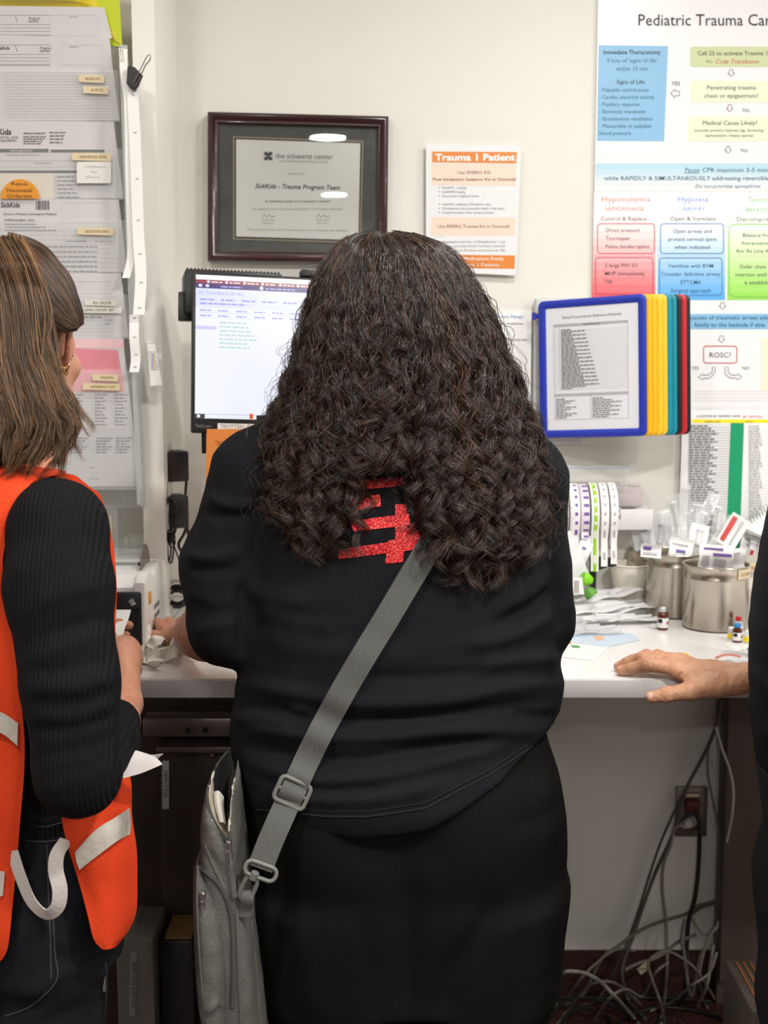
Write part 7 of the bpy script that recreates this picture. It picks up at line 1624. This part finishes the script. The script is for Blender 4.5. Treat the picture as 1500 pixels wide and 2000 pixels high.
# spiral notebook standing at the right
t = thing('spiral_notebook', 'spiral bound notebook leaning on the wall at the right edge', 'notebook', P(1500, 1060, 2.93)); b = MB(); g = pxrows([[(1448, 1034, 2.95), (1560, 950, 2.965)], [(1462, 1042, 2.92), (1560, 1080, 2.92)]]); b.patch(grid_rows(g, 4, 3), .008); b.build('pages', M('notebook_white', (226, 228, 226), .6), t)
b = MB(); g = pxrows([[(1458, 1042, 2.915), (1560, 1090, 2.91)], [(1457, 1048, 2.914), (1560, 1098, 2.909)]]); b.patch(grid_rows(g, 4, 2), .003); b.build('cover', M('notebook_grey', (120, 122, 116), .5), t)
a0, a1 = P(1445, 1033, 2.945), P(1500, 992, 2.955); b = MB(); dr_ = (a1 - a0).normalized(); n1 = dr_.cross(Vector((0, 1, 0))).normalized(); b.tube([a0.lerp(a1, k / 120) + n1 * (.009 * cos(k * 2 * pi / 12)) + Vector((0, .009 * sin(k * 2 * pi / 12), 0)) for k in range(121)], .0011, 6); b.build('spiral', M('wire_grey', (176, 180, 176), .3, metal=.6), t)
# ------------------------------------------------------------------ label roll dispenser on the wall
DW = M('dispenser_white', (226, 222, 224), .4); t = thing('label_dispenser', 'white wall dispenser bar holding rolls of medication labels', 'dispenser', P(1170, 1010, 2.93))
b = MB(); xa, xb = P(1066, 1010, 2.94).x, P(1272, 1010, 2.94).x; b.box((xa, 2.925, P(1170, 1034, 2.93).z), (xb, 2.998, P(1170, 1028, 2.93).z), 0, .001); b.box((xa, 2.922, P(1170, 1034, 2.93).z), (xb, 2.926, P(1170, 994, 2.93).z), 0, .001); b.build('tray', DW, t)
axz = P(1170, 1002, 2.90).z; b = MB(); b.tube([(xa, 2.875, axz), (P(1212, 1000, 2.88).x, 2.875, axz)], .006, 14); b.build('spindle', M('spindle_grey', (170, 170, 172), .4), t)
b = MB()
for xx in (xa, P(1212, 1000, 2.88).x): b.box((xx - .002, 2.87, axz - .012), (xx + .002, 2.926, axz + .012), 0, .002)
b.build('bracket', DW, t)
ROLLS = [(1064, 1090, .062, (238, 150, 60), None, 'orange printed label roll nearest the dark curls on the dispenser', 0), (1093, 1110, .056, (196, 176, 214), INK, 'pale purple label roll with black dots on the dispenser', 0), (1112, 1131, .066, (236, 232, 238), PPR, 'white label roll with long purple printed tail', .052), (1133, 1150, .064, (226, 214, 232), PPR, 'white label roll with purple blocks beside the green roll', .02), (1153, 1168, .068, (150, 200, 40), None, 'lime green label roll with a long hanging tail', .085), (1171, 1187, .068, (238, 238, 236), LGREY, 'plain white label roll right of the lime green roll', .075), (1190, 1205, .068, (238, 238, 236), LGREY, 'plain white label roll at the right end of the dispenser', .07)]
for k, (p0, p1, r, cc, pm_, lb, tail) in enumerate(ROLLS):
    xa_, xb_ = P(p0, 1000, 2.83).x, P(p1, 1000, 2.83).x; c = Vector(((xa_ + xb_) / 2, 2.875, axz)); w = xb_ - xa_; t = thing('label_roll', lb, 'label roll', c, 'label rolls on the wall dispenser')
    b = MB(); b.lathe([(.0075, -w / 2), (r, -w / 2), (r, w / 2), (.0075, w / 2)], c, 56, R=rotY(90), closed_prof=True); core = b.build('roll', M('roll_side_white', (230, 228, 226), .6), t)
    b = MB(); w2 = w * .8; sp = []
    for i in range(20): a = radians(100 + i * (100 / 19)); sp.append(Vector((0, cos(a) * (r + .0008), sin(a) * (r + .0008))))
    if tail:
        e_ = sp[-1]
        for i in range(1, 6): sp.append(e_ + Vector((0, .003 * sin(i), -tail * i / 5)))
    lab_ = M('roll_label_%d' % k, cc, .4); b.ribbon([c + p for p in sp], (1, 0, 0), w2 if k != 4 else w * .95, .0006, 0)
    if k == 4: b = MB(); b.ribbon([c + p for p in sp], (1, 0, 0), w, .0006, 1); b.ribbon([c + p * 1.006 for p in sp], (1, 0, 0), w * .45, .0006, 0)
    pmm = pm_ or WPK
    for i in range(1, len(sp) - 1, 3):
        p = c + sp[i] * 1.012; q_ = c + sp[i + 1] * 1.012; ww = w * (.14 if k != 3 else .3); x_ = w * (.12 if k in (2, 3) else 0)
        b.add([p + Vector((x_ - ww, -.0004, 0)), p + Vector((x_ + ww, -.0004, 0)), q_ + Vector((x_ + ww, -.0004, 0)), q_ + Vector((x_ - ww, -.0004, 0))], [(0, 1, 2, 3)], 2)
    b.build('label_band', [lab_, WPK, pmm], t)
# clear holder above and pale block behind
t = thing('clear_bin', 'clear plastic bin on the wall above the label rolls', 'bin', P(1150, 935, 2.96)); b = MB(); x0, x1 = P(1040, 935, 2.94).x, P(1237, 935, 2.94).x; z0, z1 = P(1150, 953, 2.95).z, P(1150, 911, 2.95).z
b.box((x0, 2.935, z0), (x1 - .012, 2.938, z1)); b.box((x0, 2.938, z0), (x1 - .02, 2.995, z0 + .003)); pr = [Vector((x1 - .012, 2.936, z1)), Vector((x1, 2.99, z1)), Vector((x1 - .014, 2.99, z0)), Vector((x1 - .02, 2.936, z0))]; b.prism(pr, [p + Vector((.003, 0, 0)) for p in pr]); b.build('body', ACR, t)
b = MB(); b.tube([(x0, 2.9365, z1), (x1 - .012, 2.9365, z1)], .0022, 8); b.build('lip', M('lip_blue_grey', (170, 178, 196), .25), t)
t = thing('wall_organiser', 'pale grey plastic organiser block on wall behind the label rolls', 'organiser', P(1230, 985, 2.97)); b = MB(); b.box((P(1195, 970, 2.96).x, 2.955, P(1230, 990, 2.96).z), (P(1255, 970, 2.96).x, 2.998, P(1230, 950, 2.96).z), 0, .005); b.build('body', M('pale_mauve_plastic', (206, 196, 198), .35), t)
# black clamp, green lid, card, tray
t = thing('black_clamp', 'small black clamp with round knob under the label rolls', 'clamp', P(1175, 1130, 2.84)); c = PZ(1165, 1168, CTOP); b = MB(); b.box((P(1152, 1100, 2.86).x, 2.85, CTOP + .001), (P(1164, 1100, 2.86).x, 2.87, P(1158, 1088, 2.86).z), 0, .003); b.box((P(1152, 1100, 2.86).x, 2.85, P(1158, 1096, 2.86).z), (P(1180, 1100, 2.86).x, 2.872, P(1158, 1088, 2.86).z), 0, .002); b.build('body', M('clamp_black', (34, 38, 38), .4), t)
b = MB(); p0 = P(1166, 1106, 2.846); p1 = P(1188, 1099, 2.835); b.tube([p0, p0.lerp(p1, .6), p1], [.009, .009, .008], 16); b.tube([p1, P(1201, 1096, 2.83)], [.0105, .0105], 16); b.build('knob', M('clamp_black'), t)
t = thing('green_bottle', 'small green bottle with lime cap lying on its side', 'bottle', P(1150, 1150, 2.78)); LIME = M('lime_plastic', (132, 214, 30), .35); DGN = M('mid_green_plastic', (92, 150, 54), .4); b = MB(); a0, a1 = P(1137, 1128, 2.77), P(1155, 1135, 2.775); b.tube([a0, a0.lerp(a1, .4), a1], [.012, .014, .008], 16); b.build('cap', LIME, t); b = MB(); a0, a1 = P(1146, 1150, 2.775), P(1158, 1165, 2.77); a1.z = max(a1.z, CTOP + .014); b.tube([a0, a0.lerp(a1, .5), a1], [.008, .014, .013], 16); b.build('body', DGN, t)
s = Sheet(Y=2.74, step=.0004); s.base([(1110, 1128), (1137, 1128), (1141, 1161), (1112, 1160)], WPK, .004); s.rect(1121, 1134, 1131, 1158, M('card_grey', (176, 172, 168), .6), 1); s.rect(1112, 1134, 1117, 1158, M('card_grey'), 1); o = s.build('folded_card', origin=P(1125, 1160, 2.74)); setp(o, 'small white card with grey panels standing beside the green bottle', 'card')
t = thing('clear_tray', 'clear plastic tray on the counter under the black clamp', 'tray', P(1180, 1165, 2.84)); b = MB(); x0, x1 = P(1150, 1150, 2.82).x, P(1205, 1150, 2.82).x; b.box((x0, 2.80, CTOP + .001), (x1, 2.845, CTOP + .004)); b.box((x0, 2.80, CTOP + .004), (x1, 2.803, CTOP + .035)); b.box((x0, 2.842, CTOP + .004), (x1, 2.845, CTOP + .05)); b.build('body', WPK2, t)
# loose packets under the rolls and on the counter
for k, (x, y, w, h, Y, rl, m, lb) in enumerate([(1112, 1085, 44, 90, 2.80, -22, WPK2, 'large translucent packet hanging under the label rolls by the shirt sleeve'), (1140, 1075, 26, 62, 2.81, 24, WPK, 'white packet with blue mark leaning under the label rolls'), (1130, 1060, 40, 30, 2.83, 8, WPK2, 'short translucent packet just under the label rolls'), (1104, 1130, 40, 70, 2.78, -8, WPK2, 'translucent packet standing right beside the black sleeve')]): setp(packet(x, y, w, h, Y, rl, -10, 0, m, 60 + k, False, [(.3, .6, .4, .46, 2)] if k == 1 else None, 'plastic_packet'), lb, 'packet', 'loose packets under the label rolls')
def flat_packet(cx, cy, L, w, ang, seed, label, m=WPK2, syr=True, lift=0.0, name='wrapped_syringe', col=None):
    r = random.Random(seed); c = PZ(cx, cy, CTOP + .004 + lift); R = rotZ(ang) @ rotY(r.uniform(-4, 4)); rows = []
    for i in range(9): rows.append([c + R @ Vector(((i / 8 - .5) * L, (j / 4 - .5) * w, .003 * sin(i * 1.3 + seed) + .002 * sin(j * 2.1 + seed) + .003)) for j in range(5)])
    mz = min(p.z for q in rows for p in q); dz = CTOP + .001 + lift - mz; rows = [[p + Vector((0, 0, dz)) for p in q] for q in rows]; b = MB(); b.patch(rows, .0006, 0, thdir=(0, 0, -.3))
    if syr:
        q0 = c + R @ Vector((-L * .36, 0, .009)); q1 = c + R @ Vector((L * .15, 0, .007)); q2 = c + R @ Vector((L * .38, 0, .008)); dzv = Vector((0, 0, dz)); b.tube([q0 + dzv, q1 + dzv], w * .17, 10, 1); b.tube([q1 + dzv, q2 + dzv], w * .07, 8, 1); b.tube([q0 + dzv, q0 + dzv + R @ Vector((.003, 0, 0))], w * .24, 10, 1); b.tube([q0.lerp(q1, .6) + dzv, q0.lerp(q1, .65) + dzv], w * .15, 10, 5)
    b.build(name, [m, M('syringe_plastic'), PPR, RPR, DGREY, LGREY, WPK], origin=c); o = COL.objects[-1] if False else bpy.context.scene.collection.objects[-1]; return setp(o, label, 'packet', 'wrapped syringes in the pile on the counter')
for k, a in enumerate([(1190, 1165, .17, .04, 38, 'wrapped syringe at the top of the pile pointing to the paper cup', .030), (1165, 1190, .19, .045, 32, 'long wrapped syringe across the middle of the pile', .020), (1205, 1195, .18, .04, 26, 'wrapped syringe on the right side of the pile below the paper cup', .012), (1140, 1215, .16, .045, 20, 'wrapped syringe at the left of the pile beside the black sleeve', .008), (1215, 1212, .17, .04, 16, 'wrapped syringe at the front right of the pile', .004), (1150, 1235, .14, .05, 8, 'wrapped syringe at the front left of the pile', 0.0), (1238, 1182, .14, .035, 44, 'wrapped syringe reaching furthest toward the steel canisters', .006)]):
    flat_packet(a[0], a[1], a[2], a[3], a[4], 80 + k, a[5], [WPK2, WPK2, WPK, WPK2, WPK, CLR, WPK2][k], True, a[6])
BLP = M('pale_blue_wrap', (206, 222, 238), .4)
def loose(pxs, m, label, cat, name, th=.0006, z=.0012, extra=None):
    b = MB(); q = [PZ(x, y, CTOP + z) for x, y in pxs]; b.prism(q, [p - Vector((0, 0, th)) for p in q], 0); ms = [m]
    for (pts, mm) in (extra or []): q2 = [PZ(x, y, CTOP + z + .0004) for x, y in pts]; ms.append(mm); b.add(q2, [tuple(range(len(q2)))], len(ms) - 1)
    c = sum(q, Vector()) / len(q); o = b.build(name, ms, origin=c); return setp(o, label, cat)
OG = M('orange_mark', (238, 150, 50), .5); GG = M('green_mark', (60, 160, 84), .5)
loose([(1090, 1240), (1235, 1236), (1250, 1250), (1180, 1264), (1100, 1252)], BLP, 'pale blue wrapper sheet lying under the syringe pile', 'wrapper', 'wrapper_sheet', z=.0014, extra=[([(1160, 1243), (1178, 1241), (1180, 1249), (1163, 1251)], M('orange_pale_mark', (240, 190, 160), .5))])
loose([(1085, 1248), (1190, 1262), (1160, 1290), (1070, 1280)], PAPER, 'white sheet with orange and green marks beside the black sleeve', 'paper', 'printed_sheet', z=.0010, extra=[([(1104, 1252), (1118, 1255), (1114, 1258), (1102, 1256)], OG), ([(1114, 1260), (1130, 1261), (1134, 1265), (1119, 1265)], GG)])
loose([(1270, 1218), (1288, 1216), (1290, 1225), (1272, 1228)], WPK, 'small white tag reading ONLY beside the brown vial', 'tag', 'paper_tag', z=.0014)
loose([(1290, 1277), (1344, 1274), (1352, 1286), (1300, 1289)], WPK, 'white packet with yellow end lying behind the hand', 'packet', 'needle_packet', z=.0016, extra=[([(1336, 1275), (1343, 1274.6), (1350, 1286), (1343, 1286.6)], M('yellow_mark', (244, 210, 40), .5))])
b = MB(); b.tube(crv([PZ(1398, 1284, CTOP + .003), PZ(1412, 1279, CTOP + .003), PZ(1432, 1279, CTOP + .003), PZ(1446, 1283, CTOP + .003)], 6), .0016, 8); o = b.build('red_thread', M('thin_red_tube', (226, 120, 110), .4), origin=PZ(1420, 1281, CTOP)); setp(o, 'thin red thread on the white counter near the right sleeve', 'thread')
b = MB(); b.tube(crv([PZ(1402, 1290, CTOP + .004), PZ(1425, 1287, CTOP + .004), PZ(1448, 1289, CTOP + .004), PZ(1455, 1297, CTOP + .004)], 6), .003, 8); o = b.build('clear_tubing', WPK2, origin=PZ(1430, 1289, CTOP)); setp(o, 'short clear tubing curling beside the thin red thread', 'tubing')
b = MB(); a0, a1 = PZ(1461, 1268, CTOP + .006), PZ(1488, 1284, CTOP + .006); b.tube([a0, a0.lerp(a1, .15), a1], [.003, .005, .005], 12); o = b.build('blue_cap', M('blue_plastic', (50, 64, 190), .35), origin=a0.lerp(a1, .5)); setp(o, 'bright blue plastic pen cap at the right edge of counter', 'cap')
for k, (x, y, L, w, an, lb) in enumerate([(1448, 1272, .07, .03, -50, 'small clear packet in front of the blue capped vial'), (1462, 1292, .07, .03, -30, 'small clear packet with red print beside the right sleeve')]):
    flat_packet(x, y, L, w, an, 120 + k, lb, CLR, False, .002, 'plastic_packet')
# ================================================================== OUTLET AND CABLES UNDER THE COUNTER
t = thing('wall_outlet', 'steel wall outlet plate under the counter with a red plug', 'outlet', P(1350, 1585, 2.99)); b = MB(); a0, a1 = P(1318, 1634, 2.99), P(1383, 1537, 2.99); b.box((a0.x, 2.988, a0.z), (a1.x, 2.9995, a1.z), 0, .003); b.build('plate', M('brushed_plate', (132, 124, 114), .4, metal=.8), t)
b = MB(); a0, a1 = P(1336, 1622, 2.987), P(1368, 1548, 2.987); b.box((a0.x, 2.985, a0.z), (a1.x, 2.990, a1.z), 0, .002); b.build('receptacle', M('outlet_dark', (70, 62, 56), .5), t)
b = MB(); a0, a1 = P(1340, 1556, 2.986), P(1366, 1550, 2.986); b.box((a0.x, 2.983, a0.z), (a1.x, 2.986, a1.z)); b.build('cream_tag', TAPEL, t)
b = MB(); c = P(1352, 1572, 2.975); b.box(c - Vector((.016, .012, .014)), c + Vector((.014, .012, .012)), 0, .004); o = b.build('red_plug', M('red_plug_rubber', (92, 20, 18), .5), origin=c); setp(o, 'red plug pushed into the upper outlet socket', 'plug')
b = MB(); c = P(1343, 1607, 2.972); b.tube([c + Vector((.012, .014, -.002)), c + Vector((.002, 0, -.002)), c + Vector((-.014, -.004, -.006))], [.013, .012, .006], 14); o = b.build('white_plug', WCB, origin=c); setp(o, 'pale grey plug in the lower outlet socket', 'plug')
def fl(px, py, z=.006): return PZ(px, max(py, 1942), z)
cable([P(1360, 1580, 2.965), P(1366, 1610, 2.955), P(1365, 1680, 2.955), P(1358, 1750, 2.95), P(1345, 1800, 2.95), P(1341, 1860, 2.94), P(1341, 1905, 2.92), fl(1332, 1960), fl(1305, 1985), fl(1270, 2010)], .0052, CBL, 'thick black power cord hanging from the red plug to the floor')
cable([P(1338, 1610, 2.965), P(1318, 1618, 2.955), P(1310, 1650, 2.955), P(1296, 1690, 2.955), P(1294, 1740, 2.95), P(1301, 1800, 2.95), P(1303, 1880, 2.93), fl(1298, 1950), fl(1292, 1985), fl(1290, 2020)], .0036, GCB, 'pale cord dropping from the lower plug to the floor')
cable([P(1408, 1366, 2.90), P(1398, 1420, 2.93), P(1372, 1480, 2.95), P(1340, 1542, 2.96), P(1318, 1620, 2.965), P(1282, 1700, 2.965), P(1256, 1770, 2.96), P(1236, 1830, 2.95), P(1218, 1880, 2.94), P(1216, 1915, 2.93), fl(1228, 1955), fl(1260, 1990)], .0042, M('dark_grey_cable', (84, 80, 72), .5), 'dark grey cable slanting from the counter edge down past the outlet')
cable([P(1412, 1366, 2.90), P(1400, 1420, 2.94), P(1375, 1475, 2.96), P(1338, 1545, 2.975), P(1310, 1600, 2.98), P(1285, 1660, 2.98), P(1262, 1730, 2.98), P(1240, 1800, 2.975), P(1212, 1870, 2.96), fl(1170, 1948), fl(1130, 1965)], .0028, M('dark_grey_cable'), 'thin dark cable running just behind the slanting grey cable')
cable([P(1402, 1366, 2.91), P(1396, 1420, 2.93), P(1384, 1460, 2.95), P(1383, 1510, 2.96), P(1392, 1560, 2.965), P(1400, 1600, 2.965), P(1405, 1632, 2.965)], .0028, GCB, 'thin pale cable curving down right of the outlet')
cable([P(1398, 1420, 2.925), P(1410, 1462, 2.91), P(1424, 1500, 2.905), P(1432, 1540, 2.90), P(1430, 1590, 2.905), P(1420, 1640, 2.93), P(1411, 1690, 2.96)], .003, WCB, 'white cable bowing out in front of the shallow cabinet')
cable([P(1400, 1760, 2.925), P(1360, 1770, 2.95), P(1340, 1785, 2.955), P(1290, 1800, 2.955), P(1245, 1820, 2.95), P(1205, 1850, 2.94), P(1175, 1872, 2.93), fl(1135, 1945, .02), fl(1080, 1965)], .0038, M('olive_cable', (104, 104, 84), .5), 'olive cable crossing the wall low down from cabinet to trousers')
cable([P(1402, 1762, 2.92), P(1370, 1772, 2.945), P(1345, 1790, 2.95)], .0034, M('dark_grey_cable'), 'short dark cable doubled beside the olive cable')
gp = 'loose grey cables looping on the floor'
lbp = 'grey cable looping on the floor under the right of the counter'
LO = [[P(1338, 1795, 2.93), P(1332, 1830, 2.92), P(1335, 1855, 2.915), fl(1350, 1945, .05), P(1370, 1863, 2.90), P(1395, 1850, 2.90)], [P(1352, 1788, 2.93), P(1360, 1805, 2.92), P(1378, 1825, 2.91), P(1398, 1815, 2.91), P(1402, 1800, 2.92)],
      [P(1402, 1805, 2.90), P(1385, 1830, 2.88), P(1372, 1870, 2.86), P(1366, 1910, 2.83), fl(1372, 1950, .01), fl(1382, 1968)], [fl(1070, 1960, .03), P(1095, 1905, 2.66), P(1130, 1898, 2.64), P(1165, 1912, 2.62), P(1200, 1945, 2.58), fl(1235, 1985, .02), fl(1262, 2020)], [fl(1300, 2015), P(1290, 1960, 2.62), P(1276, 1920, 2.66), P(1266, 1885, 2.70), P(1275, 1868, 2.74), P(1300, 1858, 2.78), P(1330, 1870, 2.80), P(1360, 1895, 2.80), fl(1395, 1950, .02)],
      [fl(1160, 1992), P(1190, 1950, 2.72), P(1222, 1932, 2.76), fl(1255, 1945, .03), P(1280, 1900, 2.82), P(1305, 1880, 2.84)], [P(1220, 1895, 2.86), P(1245, 1882, 2.88), P(1270, 1875, 2.90), P(1300, 1860, 2.92), P(1325, 1840, 2.93), P(1360, 1825, 2.93)], [P(1400, 1860, 2.86), P(1385, 1900, 2.84), P(1350, 1925, 2.82), fl(1310, 1958), fl(1270, 1975)],
      [fl(1085, 2005), fl(1110, 1972, .02), P(1150, 1925, 2.76), P(1200, 1920, 2.76), fl(1250, 1960, .02)], [P(1393, 1845, 2.88), P(1388, 1880, 2.87), P(1380, 1925, 2.85), fl(1362, 1965)], [fl(1100, 1958, .01), P(1140, 1905, 2.86), P(1185, 1865, 2.92), P(1215, 1853, 2.95), P(1240, 1858, 2.95)]]
for k, c in enumerate(LO): cable(c, .0030 if k % 3 else .0040, GCB if k % 2 else M('mid_grey_cable', (112, 106, 98), .5), lbp, gp)
gb = 'black cables lying on the floor'; lbb = 'black cable lying curled on the dark floor under the counter'
for c in ([fl(1075, 1985), fl(1100, 1958, .03), fl(1150, 1950, .04), fl(1200, 1965, .02), fl(1245, 1995)], [fl(1065, 1950), fl(1130, 1946), fl(1210, 1950), fl(1300, 1948), fl(1390, 1956)], [fl(1190, 2015), fl(1250, 1975), fl(1320, 1968), fl(1400, 1985), fl(1440, 2010)], [fl(1090, 2025), fl(1105, 1985, .02), fl(1140, 1968, .03), fl(1185, 1985, .01), fl(1205, 2020)]): cable(c, .0042, CBL, lbb, gb)
b = MB(); g = [[P(1243, 1893, 2.84), P(1262, 1878, 2.85)], [P(1252, 1904, 2.835), P(1268, 1892, 2.845)]]; b.patch(grid_rows(g, 3, 3), .001); o = b.build('cable_tag', M('tag_cream', (160, 152, 130), .6), origin=P(1255, 1892, 2.84)); setp(o, 'cream paper tag on a cable above the floor', 'tag')
